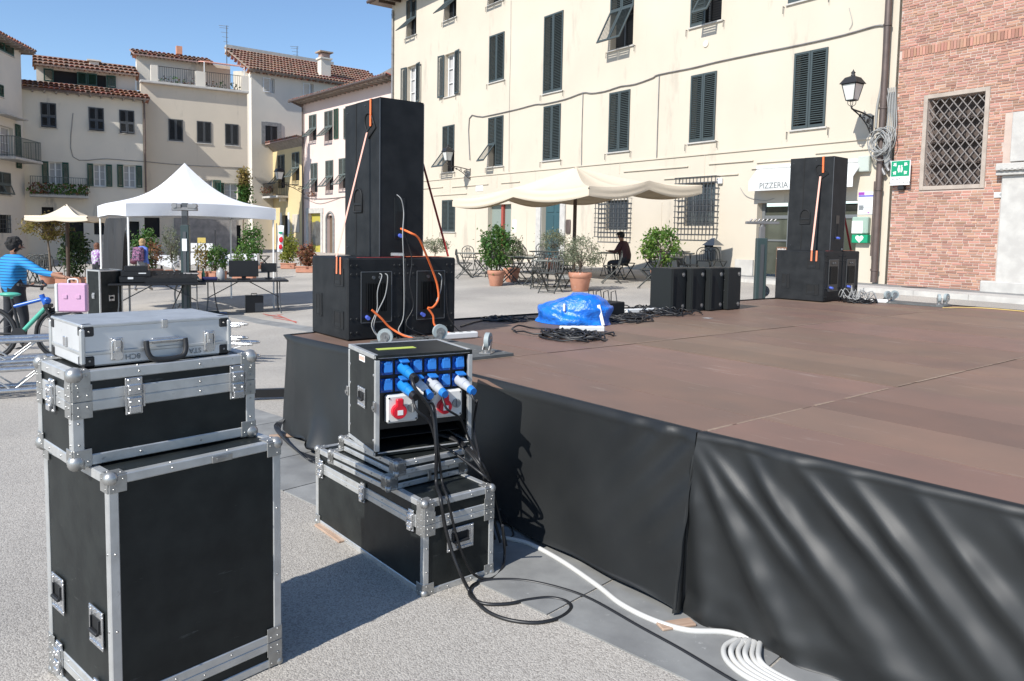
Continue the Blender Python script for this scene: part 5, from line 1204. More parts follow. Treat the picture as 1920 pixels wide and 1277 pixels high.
# cables on the left stack
bpy.context.view_layer.update()
XF=-3.34
def cab(pts,r,mt,name,lab,n=6,k=6,group=None):
    o=MB().tube(smooth_path(pts,k),r,n).build(name,mt); return tag(o,lab,'cable',group)
f=lambda x,y,o=.03: pl(x,y,XF,o)
cab([pl(752,429,-3.42,.05),f(768,436,.12),f(785,447,.14),f(800,480,.1),f(812,510,.06),f(820,535,.05),f(822,560,.05),f(812,576,.06),f(802,577,.05)],.009,'orange','orange_cable','orange cable looping from the tall loudspeaker to the inner subwoofer',8)
cab([f(697,581,.06),f(715,597,.08),f(735,617,.1),sw(-3.13,.42,ZT+.02),sw(-3.05,.62,ZT+.012),sw(-3.02,.75,ZT+.012)],.009,'orange','orange_cable','orange cable from the outer subwoofer down to the power strip',8)
cab([f(802,578,.06),f(812,592,.07),f(817,612,.08),sw(-3.12,.82,ZT+.02),sw(-3.05,.9,ZT+.012)],.009,'orange','orange_cable','orange cable from the inner subwoofer down to the castor',8)
cab([f(712,513),f(716,518,.05),f(708,545,.05),f(707,580,.05),f(697,612,.06),sw(-3.22,.22,ZT+.01),sw(-3.0,.35,ZT+.008)],.0042,'cable_grey','signal_cable','grey signal cable hanging from the outer amplifier panel, first strand')
cab([f(722,513),f(727,520,.05),f(722,555,.05),f(706,590,.06),f(702,620,.06),sw(-3.2,.25,ZT+.01),sw(-3.05,.5,ZT+.008)],.0042,'cable_grey','signal_cable','grey signal cable crossing the outer amplifier panel')
cab([pl(744,365,-3.42,.02),pl(753,375,-3.42,.05),pl(757,400,-3.42,.05),f(755,440,.06),f(757,500,.06),f(757,590,.06),f(748,622,.08),sw(-3.15,.5,ZT+.01)],.0042,'cable_grey','signal_cable','grey signal cable hanging down from the tall loudspeaker')
cab([f(758,440,.05),f(772,485,.06),f(768,530,.06),f(775,575,.06),f(762,610,.07),sw(-3.2,.62,ZT+.01)],.005,'cable_black','signal_cable','thin dark cable between the two left subwoofers')
cab([f(822,512),f(828,520,.05),f(826,545,.05),f(818,565,.05)],.0042,'cable_grey','signal_cable','short grey cable on the inner amplifier panel')
cab([f(833,512),f(836,540,.04),f(840,590,.04),f(855,615,.05),sw(-3.25,1.0,ZT+.01)],.005,'cable_black','signal_cable','thin black cable down the right edge of the inner subwoofer')
def pile(c,rad,n,r,rng,name,lab,z0,mt='cable_black',flat=.5,hgt_=.05):
    mb=MB()
    for i in range(n):
        cx,cy=c[0]+rng.gauss(0,rad*.25),c[1]+rng.gauss(0,rad*.2); rr=rad*rng.uniform(.35,.95); ph=rng.uniform(0,6.28); ec=rng.uniform(.4,.8); P=[]
        th=rng.uniform(0,3.14)
        for k in range(15):
            a=ph+k/14*6.28*rng.uniform(.99,1.01); x=rr*math.cos(a); y=rr*ec*math.sin(a); P.append(sw(cx+x*math.cos(th)-y*math.sin(th),cy+x*math.sin(th)+y*math.cos(th),z0+r+rng.random()**2*hgt_*(1-rr/rad*.6)))
        mb.tube(smooth_path(P,2),r,5)
    return tag(mb.build(name,mt),lab,'cable')
rng=random.Random(31)
def strip(sx,sy,rz,L,lab,z=ZT+.004):
    p=sw(sx,sy,z); e=thing('power_strip',lab,'power strip',p,STG_RZ+rz); mb=MB(); mb.box((0,0,.025),(L,.07,.05),.008); mb.build('housing','white_plastic',e)
    for k in range(4): mb=MB(); mb.cyl((-L*.3+k*L*.2,0,.049),(-L*.3+k*L*.2,0,.052),.018,n=12); mb.build('outlet','bin_grey',e)
    return e
strip(-3.02,.78,R(85),.36,'white power strip beside the left loudspeaker stack'); pile((-3.1,.45),.22,9,.006,rng,'cable_pile','tangle of thin cables at the foot of the left speaker stack',ZT,hgt_=.03)
strip(-2.82,1.98,R(60),.40,'white power strip half under a cable heap by the blue bag'); pile((-2.66,1.68),.33,26,.0075,rng,'cable_pile','heap of black cable on the deck in front of the blue bag',ZT,hgt_=.06)
strip(-3.68,3.75,R(80),.52,'long white power strip near the upright monitors'); pile((-3.45,3.1),.40,22,.007,rng,'cable_pile','black cables spread between the blue bag and the monitors',ZT,hgt_=.05); pile((-3.62,3.95),.42,18,.007,rng,'cable_pile','loose cables against the first upright monitor',ZT,hgt_=.10); pile((-3.95,1.95),.22,10,.006,rng,'cable_pile','small bundle of black cable behind the blue bag',ZT,hgt_=.05)
cab([gp(864,612,.81),gp(900,602,.806),gp(960,597,.806),gp(1010,598,.806)],.007,'cable_black','floor_cable','black cable lying along the back edge of the deck')
cab([gp(1012,628,.81),gp(1040,626,.81),gp(1060,625,.82)],.009,'cable_black','floor_cable','short cable end with connector poking out of the heap')
strip(-3.05,7.75,R(30),.32,'white power strip at the foot of the right speaker stack'); pile((-3.2,7.6),.24,12,.007,rng,'cable_pile','tangle of cables at the foot of the right speaker stack',ZT,hgt_=.10)
pile((-3.12,7.45),.22,5,.006,rng,'cable_loops','grey cable loops hanging off the right subwoofers',ZT+.05,'cable_grey',hgt_=.25)
# blue bag
c=(-3.42,2.42); rng=random.Random(8); mb=MB()
from mathutils import noise
def bagp(u,v):
    a=u*2*math.pi; t=v*math.pi/2; ca,sa=math.cos(a),math.sin(a); r=math.cos(t)**.55; 
    x=.36*r*ca*(1+.10*math.cos(2*a+.6)); y=.30*r*sa; z=.285*math.sin(t)**.8*(1-.28*max(0,-ca)*.9)
    n=noise.noise(Vector((x*5,y*5,z*6+3)))*.045+noise.noise(Vector((x*13,y*13,z*16)))*.018
    fold=.022*math.sin(z*34+x*9)*(z<.16); d=Vector((ca,sa,.5)).normalized()*(n+fold)
    if v==0: d=Vector((0,0,0))
    return Vector((x,y,max(z,0)))+d*(1 if v>.02 else 0)
mb.grid(bagp,72,26); p=sw(c[0],c[1],ZT+.003); bag=thing('blue_bag','crumpled shiny blue tarpaulin bag lying on the stage deck','bag',p,STG_RZ+R(30)); mb.build('bag_body','blue_tarp',bag,recalc=True)
bpy.context.view_layer.update(); Mi=bag.matrix_world.inverted()
mb=MB(); 
q=[Mi@gp(1058,568,1.0),Mi@gp(1062,580,.95)]
mb.box((.33,-.16,.10),(.03,.012,.2),.003,Matrix.Rotation(R(-15),3,'Y')); mb.build('handle_loop','sign_white',bag)
def bag_hit(px,py):
    best=None; o=[b for b in kids(bag) if b.name.startswith('bag_body')][0]; Ml=o.matrix_world.inverted() if False else Mi
    org=Ml@CAM; d=(Ml.to_3x3()@ray(px,py)).normalized(); ok,loc,nr,ix=o.ray_cast(org,d); return (loc,nr) if ok else None
h=bag_hit(1058,577)
if h:
    mb=MB(); mb.box(h[0]+h[1]*.004,(.022,.022,.075),.008); mb.build('white_tag','sign_white',bag)
e=thing('black_box','low black gear box with cable loops on top behind the blue bag','box',sw(-3.86,3.02,ZT+.002),STG_RZ+R(8)); mb=MB(); mb.box((.14,.14,.075),(.34,.30,.15),.01); mb.build('body','speaker_black',e); mb=MB()
for k in range(4): mb.tube([(0+.07*k,.05+.04*k,.15),(-.01+.07*k,.06+.04*k,.25),(.04+.07*k,.07+.04*k,.27),(.07+.07*k,.06+.04*k,.15)],.006,5)
mb.build('cable_loops','cable_black',e)
# upright floor monitors
def monitor(lab,loc,rz,rec):
    t=thing('floor_monitor',lab,'monitor',loc,rz,'upright black floor monitors'); w,d,h=.30,.275,.50
    mb=MB(); mb.box((w/2,d/2,h/2),(w,d,h),.008); mb.build('cabinet','monitor_black',t)
    if rec:
        mb=MB(); mb.prism([(w+.002,.03,.03),(w+.002,d-.06,.03),(w+.002,d-.06,.22),(w+.002,.09,h-.10),(w+.002,.03,h-.08)],(.001,0,0)); mb.build('side_recess','black_matt',t)
        mb=MB(); mb.prism([(w+.001,.012,.012),(w+.001,.03,.012),(w+.001,.03,h-.012),(w+.001,.012,h-.012)],(.012,0,0)); mb.build('side_rail','monitor_black',t)
    else:
        mb=MB(); mb.box((.14,-.002,h*.42),(.14,.004,.30),.001); mb.build('connector_plate',mat('plate_plum',(.03,.026,.03),.6),t)
        mb=MB(); bolts(mb,[(x,-.003,z) for x in(.05,.1,.2,.25) for z in(.09,.23,.36)],(0,-1,0),.006); tag(mb.build('bolts','iron_grey',t),kind='stuff')
    mb=MB()
    for z in(h*.85,h*.13): mb.cyl((w+.001,d*.80,z),(w+.006,d*.80,z),.024,n=14); mb.cyl((w+.006,d*.80,z),(w+.012,d*.80,z),.012,n=10)
    if not rec: mb.cyl((.22,-.001,h*.85),(.22,-.008,h*.85),.024,n=14)
    mb.build('foot_disc','zinc',t); return t
for i in range(4):
    monitor(('upright black floor monitor with bolted plate, end of the row nearest the blue bag','upright black floor monitor with deep recess, second from the blue bag','upright black floor monitor with deep recess, third from the blue bag','upright black floor monitor at the far end of the row from the blue bag')[i],sw(-3.84+.04*i,4.02+.295*i,ZT+.002),STG_RZ+R(3),i in(0,1,2))
# dollies lying wheels-up
def dolly(lab,sx,sy,L,Wd,cs,rz=0):
    e=thing('dolly_board',lab,'dolly',sw(sx,sy,ZT+.002),STG_RZ+rz); mb=MB(); mb.box((L/2,Wd/2,.011),(L,Wd,.022),.002); mb.build('board',mat('dolly_board',(.12,.125,.12),.6,col2=(.075,.08,.08),nscale=6,grime=(12,.6,(.3,.3,.29))) if 'dolly_board' not in MT else 'dolly_board',e)
    for (x,y,a) in cs:
        mw,mm=MB(),MB(); caster(mw,mm,(0,0,0),.056,a,-1); c=mm.build('castor','steel',e,(x,y,.022)); mw.build('wheel','grey_rubber',c)
    return e
p1=st(gp(710,652,.83)); p2=st(gp(818,642,.83)); p3=st(gp(925,662,.83))
dolly('grey dolly board lying wheels-up by the left speaker stack',-3.14,.06,1.06,.56,((p1[0]+3.14,p1[1]-.06+.02,.9),(p2[0]+3.14,min(p2[1]-.06,.5),1.3),(p3[0]+3.14-.05,p3[1]-.06-.02,2.2)))
dolly('grey dolly board lying wheels-up by the brick building end of the stage',-3.0,7.78,.80,.36,((.05,.08,1.2),(.06,.3,.8),(.72,.08,2.),(.73,.3,1.4)),R(6))
cab([gp(1768,577,.806),gp(1830,577,.806),gp(1900,582,.806),gp(1960,588,.806)],.007,mat('cable_yellow',(.62,.45,.16),.5) and 'cable_yellow','floor_cable','thin yellow cable running along the back edge of the deck')
# tape mark
mb=MB(); a=gp(1327,597,.8); mb.box((0,0,.0005),(.09,.09,.001)); o=mb.build('tape_mark',mat('tape_grey',(.34,.32,.30),.7)); o.location=(a.x,a.y,ZT+.003); o.rotation_euler=(0,0,STG_RZ); tag(o,'small square of grey tape stuck on the deck by the monitors','tape')
# ---------------------------------------------------------------- tower lifts
def tower_lift(lab,loc,rz,h,kind):
    e=thing('tower_lift',lab,'tower lift',loc,rz)
    mb=MB(); mb.box((0,0,h*.42),(.17,.13,h*.84),.01); mb.build('mast','lift_green',e)
    mb=MB(); mb.box((.0,-.07,h*.40),(.06,.02,h*.76)); mb.build('mast_rail','iron_grey',e)
    mb=MB()
    for a in(45,135,225,315): v=Vector((math.cos(R(a)),math.sin(R(a)),0)); mb.bar(v*.08+Vector((0,0,.08)),v*.75+Vector((0,0,.05)),.06); mb.cyl(v*.72,v*.72+Vector((0,0,.06)),.05,n=10)
    mb.build('outrigger','lift_green',e)
    mb=MB(); mb.cyl((.1,.10,h*.33),(.1,.24,h*.33),.10,n=16); mb.cyl((.1,.24,h*.33),(.1,.26,h*.33),.12,n=16); w=mb.build('winch','chrome',e); mb=MB(); mb.bar((.1,.26,h*.33),(.18,.3,h*.52),.02); mb.build('crank','steel',w)
    if kind=='plate':
        mb=MB(); mb.box((0,0,h*.885),(.09,.08,.22),.01); mb.cyl((0,0,h*.9),(0,0,h*.985),.035,n=10); mb.build('inner_mast','zinc',e)
        mb=MB(); mb.box((0,0,h*.985),(.54,.09,.045),.008)
        for k in range(7): mb.cyl((-.2+k*.066,0,h*.985+.03),(-.17+k*.066,.0,h*.985+.06),.016,n=6)
        mb.build('head_plate','zinc',e)
    else:
        mb=MB(); mb.box((0,0,h*.86),(.13,.11,.32),.012); mb.box((0,-.01,h*.94),(.12,.09,h*.2),.008); mb.build('inner_mast','iron_grey',e)
        mb=MB()
        mb.box((0,-.02,h*.985),(.52,.10,.07),.012)
        for s in(-1,1): mb.cyl((s*.2,-.09,h*1.015),(s*.2,.05,h*1.015),.055,n=10); mb.box((s*.12,-.02,h*1.01),(.12,.12,.09),.012)
        mb.build('truss_fork','zinc',e)
        mb=MB(); mb.box((.0,-.078,h*.66),(.10,.012,.26),.006); mb.build('instruction_plate','sign_white',e); mb=MB(); mb.cyl((-.02,-.1,h*.40),(.28,-.1,h*.40),.022,n=8); mb.build('cross_handle','zinc',e)
        mb=MB(); mb.tube(smooth_path([(-.15,-.1,.1),(-.22,-.05,.5),(-.16,0,.8),(-.25,-.08,1.1),(-.14,0,1.2)],5),.018,6); mb.tube(smooth_path([(-.1,-.15,.05),(-.3,-.1,.12),(-.2,.1,.2),(-.1,-.1,.3)],5),.015,6); mb.build('hanging_hoses','cable_grey',e)
    return e
p=gp(1424,575,.3); q=ydep(1425,520,12.6); tower_lift('dark green tower lift with a flat head plate behind the stage by the pizzeria',gl(q),STG_RZ+R(50),hgt(q,415)-gz(q),'plate')
p=gg(350,594); tower_lift('dark green tower lift with truss fork in front of the white gazebo',p,R(8),hgt(p,389)-p.z,'fork')
# ---------------------------------------------------------------- wall lanterns, boxes, notices
def lantern(lab,fac,root,reach,sc=1.,up=.05):
    u,z=fac.uz(*root); e=thing('wall_lantern',lab,'street lamp',fac.W(u,0,z),fac.e.rotation_euler.z); e.scale=(sc,)*3
    r=reach
    mb=MB(); mb.tube(smooth_path([(0,.02,.08),(0,r*.5,.12+up),(0,r*.92,.16+up),(0,r,.20+up)],5),.022,6); mb.box((0,.01,-.12),(.05,.03,.55),.006)
    mb.tube(smooth_path([(0,.03,-.32),(0,.12,-.30),(0,r*.28,-.12),(0,r*.6,.08),(0,r*.9,.14+up)],5),.018,6)
    def scroll(cy,cz,rr,t0,turns,sgn=1):
        P=[]
        for k in range(22): t=t0+sgn*turns*6.283*k/21; q=rr*(1-.75*k/21); P.append((0,cy+q*math.cos(t),cz+q*math.sin(t)))
        mb.tube(P,.012,5)
    scroll(r*.22,.0,.10,1.5,1.4); scroll(r*.42,.04,.075,2.0,1.3,-1); scroll(r*.12,-.16,.075,.5,1.3); scroll(r*.62,.09,.05,1.8,1.2); scroll(r*.27,-.03,.06,4.,1.2,-1)
    mb.build('bracket','iron',e)
    zb=.22+up; mb=MB(); 
    for a in range(4): t=math.pi/4+a*math.pi/2; mb.tube(smooth_path([(0,r,zb),(.09*math.cos(t),r+.09*math.sin(t),zb+.06),(.10*math.cos(t),r+.10*math.sin(t),zb+.16)],3),.008,5)
    mb.lathe([(.012,zb-.03),(.03,zb),(.012,zb+.03)],8,(0,r,0)); mb.build('cradle','iron',e)
    z0=zb+.16; h=.40; b0,b1=.105,.185
    def ring(b,z): return [(sx*b,r+sy*b,z) for sx,sy in((-1,-1),(1,-1),(1,1),(-1,1))]
    A_,B_=ring(b0,z0),ring(b1,z0+h)
    for k in range(4): mb=MB(); mb.quad(A_[k],A_[(k+1)%4],B_[(k+1)%4],B_[k]); mb.build('glass_pane','milk_glass',e,recalc=False)
    mb=MB()
    for k in range(4): mb.bar(A_[k],B_[k],.018); mb.bar(A_[k],A_[(k+1)%4],.02); mb.bar(B_[k],B_[(k+1)%4],.026)
    mb.build('frame','iron',e)
    C_,Dm,E1=ring(b1+.05,z0+h+.01),ring(b1*.75,z0+h+.17),ring(.05,z0+h+.21); mb=MB()
    for a,b in((C_,Dm),(Dm,E1)): mb.add(a+b,[(k,(k+1)%4,4+(k+1)%4,4+k) for k in range(4)])
    mb.add(C_,[(0,1,2,3)]); mb.lathe([(.05,z0+h+.2),(.055,z0+h+.24),(.035,z0+h+.26),(.06,z0+h+.29),(.02,z0+h+.34),(.004,z0+h+.38)],10,(0,r,0)); mb.build('cap','iron',e)
    return e
lantern('black wall lantern on a scrolled bracket beside the brick building',main,(1637,228),1.05)
lantern('black wall lantern on a scrolled bracket above the cream parasol',main,(882,322),1.25,1.0)
lantern('black wall lantern beside the geranium balcony of the yellow house',E_,(573,354),1.5,1.25)
def wallbox(fac,px,name,lab,cat,mt,d=.12,bev=.01):
    u0,u1,z0,z1=fac.rect(*px); e=thing(name,lab,cat,fac.W((u0+u1)/2,0,z0),fac.e.rotation_euler.z); w,h=u1-u0,z1-z0; mb=MB(); mb.box((0,d/2,h/2),(w,d,h),bev); mb.build('body',mt,e); return e,w,h,d
e,w,h,d=wallbox(main,(1614,294,1634,322),'junction_box','grey-green plastic junction box under the cable coil','junction box',mat('box_greygreen',(.45,.49,.44),.6),.14); mb=MB(); mb.box((0,d+.004,h/2),(w*.9,.01,h*.9),.004); mb.build('cover','box_greygreen',e)
e,w,h,d=wallbox(main,(1611,360,1637,402),'notice_board','white notice with purple emblem and blue heading beside the shop door','notice','sign_white',.02,.002)
mb=MB(); mb.box((w*.30,d+.001,h*.92),(w*.4,.002,h*.13)); mb.build('emblem','purple',e); mb=MB(); mb.box((0,d+.001,h*.81),(w*.98,.002,h*.07)); mb.build('heading','indigo',e)
for k,z in enumerate((.70,.60,.50,.30)): mb=MB(); mb.box((-.02,d+.001,h*z),(w*.7,.002,h*.02)); mb.build('text_line','sign_text',e)
mb=MB(); mb.box((w*.28,d+.001,h*.3),(w*.32,.002,h*.22)); mb.build('map','paper_red' if False else 'bin_grey',e); mb=MB(); mb.prism([(-w*.12,d+.002,h*.10),(-w*.32,d+.002,h*.10),(-w*.22,d+.002,h*.03)],(0,.001,0)); mb.build('arrow','purple',e)
e,w,h,d=wallbox(main,(1603,407,1632,439),'aed_cabinet','glass-fronted defibrillator cabinet with a white poster','cabinet',mat('cabinet_green',(.30,.40,.33),.25),.16,.03)
mb=MB(); mb.box((w*.12,d+.004,h*.4),(w*.66,.004,h*.72)); mb.build('poster','paper_white',e)
e,w,h,d=wallbox(main,(1603,440,1632,456),'aed_sign','green defibrillator sign with a white heart under the cabinet','sign','green_sign',.16,.01)
mb=MB(); hp=[]
for k in range(24): t=2*math.pi*k/24; hp.append((.0070*16*math.sin(t)**3*h/.22,d+.002,h*.52+.0070*(13*math.cos(t)-5*math.cos(2*t)-2*math.cos(3*t)-math.cos(4*t))*h/.22))
mb.prism(hp,(0,.003,0)); o=mb.build('heart','sign_white',e); mb=MB(); mb.prism([(.012,d+.006,h*.68),(-.02,d+.006,h*.55),(.0,d+.006,h*.52),(-.012,d+.006,h*.36),(.025,d+.006,h*.5),(.005,d+.006,h*.54)],(0,.001,0)); mb.build('bolt','green_sign',o)
rng=random.Random(77); mb=MB(); u,z=main.uz(1656,268,.2)
for i in range(16):
    rr=rng.uniform(.20,.36); c=(u+rng.gauss(0,.05),z+rng.gauss(0,.06)); y=.20+rng.uniform(0,.16); P=[(c[0]+rr*.8*math.cos(t*.35),y+.05*math.sin(t*.35*2+i),c[1]+rr*math.sin(t*.35)) for t in range(18)]; mb.tube(P,.013,5,closed=True)
for i in range(6): mb.tube(smooth_path([(u-.2+.05*i,.12,z+1.4),(u-.25+.04*i,.14,z+.9),(u-.3+.05*i,.16,z+.4),(u-.2+.04*i,.2,z-.2),(u-.12,.15,z-.7)],4),.015,5)
co=thing('cable_coil','coil of grey cables hanging on the downpipe beside the lantern','cable coil',(main.O.x,main.O.y,0),main.e.rotation_euler.z); mb.build('loops','cable_grey',co)
mb=MB(); 
for k in range(3): mb.cyl((u-.25+.1*k,.12,z-.62-.1*k),(u-.15+.1*k,.14,z-.42-.1*k),.05,n=8)
mb.build('couplings','zinc',co)
for px,lab in (((893,348,906,358),'small white plaque on the cream wall under the lantern'),((962,412,968,436),'white paper notice beside the red framed doorway')):
    wallbox(main,px,'wall_plaque',lab,'plaque','sign_white',.02,.002)
wallbox(main,(1347,334,1356,345),'alarm_box','small white alarm box beside the larger window grille','box','white_plastic',.1,.02)
u,z=main.uz(1066,425); mb=MB(); mb.lathe([(.13,-.28),(.15,-.2),(.15,.2),(.13,.28)],8,(0,0,0)); o=mb.build('door_shield','copper_brown'); o.scale=(1,.25,1); o.location=main.W(u,.02,z); o.rotation_euler=main.e.rotation_euler; tag(o,'dark oval shield plaque beside the green door','plaque')
def clampw(p,m=.65):
    d=(Vector(p)-main.O).dot(main.n)
    if d<m: p=Vector(p)+main.n*(m-d)
    return gl(p)
# small grey bin with a roof
p=clampw(gg(1352,510),.4); p=gl(main.W(main.uz(1354,470)[0],.45,0)); e=thing('ash_bin','grey metal bin with a pitched cap standing against the cream wall','bin',p,main.e.rotation_euler.z); k=hgt(p,446)-p.z; w=.42
mb=MB(); mb.cyl((0,0,0),(0,0,k*.5),.04,n=10); mb.box((0,0,.02),(.3,.3,.04)); mb.build('post','bin_grey',e)
mb=MB(); mb.box((0,0,k*.60),(w,.34,k*.34),.02); mb.box((-w*.1,.18,k*.56),(w*.75,.03,k*.24),.01); mb.build('box','bin_grey',e); mb=MB(); mb.box((.02,.172,k*.79),(w*.8,.02,k*.05)); mb.build('slot','black_matt',e)
mb=MB(); mb.add([(-w*.58,-.24,k*.80),(w*.58,-.24,k*.80),(w*.58,.24,k*.80),(-w*.58,.24,k*.80),(-.05,0,k),(.05,0,k)],[(0,1,5,4),(1,2,5),(2,3,4,5),(3,0,4),(3,2,1,0)]); mb.build('cap','bin_grey',e)
# ---------------------------------------------------------------- parasols
def parasol(lab,name,C,corners,zedge,zapex,mt,pole='wood_brown',val=.30,peak=.13,sag=.07,base=True):
    e=thing(name,lab,'parasol',gl(C)); O=gl(C); n=len(corners); ap=Vector((0,0,zapex-O.z)); cs=[Vector((c.x-C.x,c.y-C.y,ze-O.z)) for c,ze in zip(corners,zedge)]
    def edge(i,t):
        a,b=cs[i],cs[(i+1)%n]; p=a.lerp(b,t); p.z+=peak*(1-abs(2*t-1))**1.5-sag*abs(math.sin(2*math.pi*t)); return p
    for i in range(n):
        mb=MB(); mb.grid(lambda u,v:ap.lerp(edge(i,u),v)-Vector((0,0,.30*math.sin(math.pi*v)*(.5+.5*math.sin(math.pi*u)))),28,12); mb.build('canopy_panel',mt,e,recalc=False)
        mid=(cs[i]+cs[(i+1)%n])/2; on=Vector((mid.x,mid.y,0)).normalized()
        def vp(u,v):
            p=edge(i,u); f=math.sin(2*math.pi*u); return p+Vector((0,0,-val*v*(.82+.25*abs(f))))+on*(.05*math.sin(v*3.0)*abs(f)+.03*math.sin(v*9)*abs(f)*v)
        mb=MB(); mb.grid(vp,36,8); mb.build('valance',mt,e,recalc=False)
    mb=MB(); mb.cyl((0,0,.0),(0,0,ap.z-.03),.055,n=12); mb.build('pole',pole,e)
    for c in cs: mb=MB(); mb.bar(Vector((0,0,ap.z-.35)),c-Vector((0,0,.06)),.035); mb.build('rib',pole,e)
    if base: mb=MB(); mb.box((0,0,.06),(.9,.9,.12),.03); mb.build('base','stone_grey',e)
    return e
Cc_=ydep(1078,400,22.8)
parasol('large cream parasol with draped valance over the cafe tables','cafe_parasol',Cc_,[ydep(848,390,24.5),ydep(1104,360,19.7),ydep(1317,350,22.3),ydep(1052,370,26.2)],[2.76,2.93,3.18,2.98],3.68,'canvas_cream')
# ---------------------------------------------------------------- potted plants
def crown(mb,c,rad,n,size,rng,asp=.5,clump=9,shell=.55):
    c=Vector(c); cl=[]
    for i in range(clump*6):
        d=Vector((rng.gauss(0,1),rng.gauss(0,1),rng.gauss(0,1))).normalized(); q=rng.uniform(shell,1.0)**.6; cl.append(Vector((d.x*rad[0]*q,d.y*rad[1]*q,d.z*rad[2]*q)))
    for i in range(n):
        k=rng.choice(cl); s=rng.uniform(.10,.24); mb.leaf(c+k+Vector((rng.gauss(0,rad[0]*s),rng.gauss(0,rad[1]*s),rng.gauss(0,rad[2]*s))),size,rng,asp)
def pot(e,r,h,n=24):
    mb=MB(); mb.lathe([(r*.66,0),(r*.72,.02),(r*.92,h*.70),(r*.93,h*.72),(r*1.0,h*.74),(r*1.02,h*.97),(r*.98,h),(r*.86,h),(r*.84,h*.9)],n); mb.lathe([(r*.82,h*.42),(r*.845,h*.45),(r*.835,h*.48)],n,caps=False); mb.build('pot','terracotta',e)
    mb=MB(); mb.lathe([(.001,h*.88),(r*.85,h*.89)],n,caps=False); mb.build('soil','soil',e,recalc=False)
def potted(lab,px,py,r,h,top,wpx,mt,n=900,size=.09,asp=.5,seed=1,trunk=True,low=0.,stem=.02,name='potted_plant',sticks=0,lean=0,P=None):
    p=clampw(P or gg(px,py),.5); e=thing(name,lab,'plant',p); pot(e,r,h); rng=random.Random(seed); Y=p.y; zt=hgt(p,top)-p.z; w=wpx*Y/F_PX/2; zc0=h+.05+low
    rad=(w,w*.9,(zt-zc0)/2); c=Vector((lean*Y/F_PX,0,(zt+zc0)/2)); mb=MB(); crown(mb,c,rad,n,size,rng,asp)
    for k in range(sticks):
        a=rng.uniform(0,6.28); b=Vector((math.cos(a)*w*rng.uniform(.5,1.15),math.sin(a)*w*.6,zt*rng.uniform(.85,1.08)))
        for j in range(18): t=j/17; mb.leaf(Vector((0,0,h)).lerp(b,.45+.55*t)+Vector((rng.gauss(0,.03),rng.gauss(0,.03),rng.gauss(0,.03))),size*.9,rng,asp)
    mb.build('foliage',mt,e,recalc=False)
    mb=MB(); mb.tube([(0,0,h*.85),(c.x*.4+.02,.01,(h+zc0)/2+.1),(c.x*.8,0,c.z)],[stem,stem*.9,stem*.6],7)
    for k in range(9): a=k*2.4; mb.tube([(c.x*.5,0,zc0+.05*k*.4),(c.x+math.cos(a)*w*.45,math.sin(a)*w*.45,c.z+.1*math.sin(k)),(c.x+math.cos(a)*w*.8,math.sin(a)*w*.8,c.z+rad[2]*.5)],[stem*.6,stem*.4,stem*.2],5)
    mb.build('trunk','bark',e); return e
potted('leafy dark green shrub in a terracotta pot at the left of the cafe tables',930,536,.24,.42,428,62,['leaf_green'],1500,.10,.5,3,sticks=8,stem=.03)
potted('silvery olive bush in a large terracotta pot in front of the cafe tables',1087,546,.29,.47,446,76,['leaf_olive'],2300,.065,.28,5,low=.02,sticks=14)
potted('bright green lemon bush behind the upright monitors',1237,534,.26,.42,432,68,['leaf_fresh'],1500,.11,.45,7,low=.1,sticks=0,stem=.03)
q=gg(1237,534); rng=random.Random(9)
potted('airy olive in a pot in front of the green door',1036,516,.26,.40,432,46,['leaf_olive'],1300,.08,.28,11,P=ydep(1036,480,27.5)-Vector((0,0,ydep(1036,480,27.5).z-gz(ydep(1036,480,27.5)))),low=.25,sticks=8)
potted('grey-green olive shrub seen beside the left loudspeaker',815,500,.28,.42,447,46,['leaf_olive'],1200,.09,.28,13,P=(lambda v:Vector((v.x,v.y,gz(v))))(ydep(815,480,32)),low=.1,sticks=6)
potted('thin straggly bush beside the leafy dark green shrub',962,520,.24,.40,446,42,['leaf_olive','leaf_green'],700,.09,.4,15,P=(lambda v:Vector((v.x,v.y,gz(v))))(ydep(960,480,22.0)),low=.15,sticks=8)
# ---------------------------------------------------------------- cafe chairs and tables
def make_chair(lab):
    t=thing('cafe_chair',lab,'chair',group='dark metal cafe chairs')
    mb=MB(); mb.box((0,0,.45),(.40,.38,.018),.006); 
    for k in range(6): mb.box((0,-.15+k*.06,.461),(.38,.035,.006))
    mb.build('seat','table_metal',t)
    mb=MB(); P=[(-.19,.20,.44),(-.20,.25,.66)]
    for k in range(9): a=math.pi-math.pi*k/8; P.append((.20*math.cos(a),.27,.68+.16*math.sin(a)))
    P+= [(.20,.25,.66),(.19,.20,.44)]; mb.tube(P,.015,6); 
    P2=[(-.11,.21,.46)]+[(.11*math.cos(math.pi-math.pi*k/6),.265,.66+.09*math.sin(math.pi*k/6)) for k in range(7)]+[(.11,.21,.46)]; mb.tube(P2,.011,5)
    for x in(-.05,0,.05): mb.bar((x,.22,.46),(x,.268,.80),.018)
    mb.build('backrest','table_metal',t)
    for s in(-1,1):
        mb=MB(); mb.tube([(s*.19,.20,.44),(s*.2,-.24,.0)],.015,6); mb.build('leg','table_metal',t); mb=MB(); mb.tube([(s*.175,-.18,.44),(s*.185,.27,.0)],.015,6); mb.build('leg','table_metal',t)
    mb=MB(); mb.tube([(-.2,-.22,.03),(.2,-.22,.03)],.011,5); mb.build('stretcher','table_metal',t); mb=MB(); mb.tube([(-.19,.25,.03),(.19,.25,.03)],.011,5); mb.build('stretcher','table_metal',t)
    return t
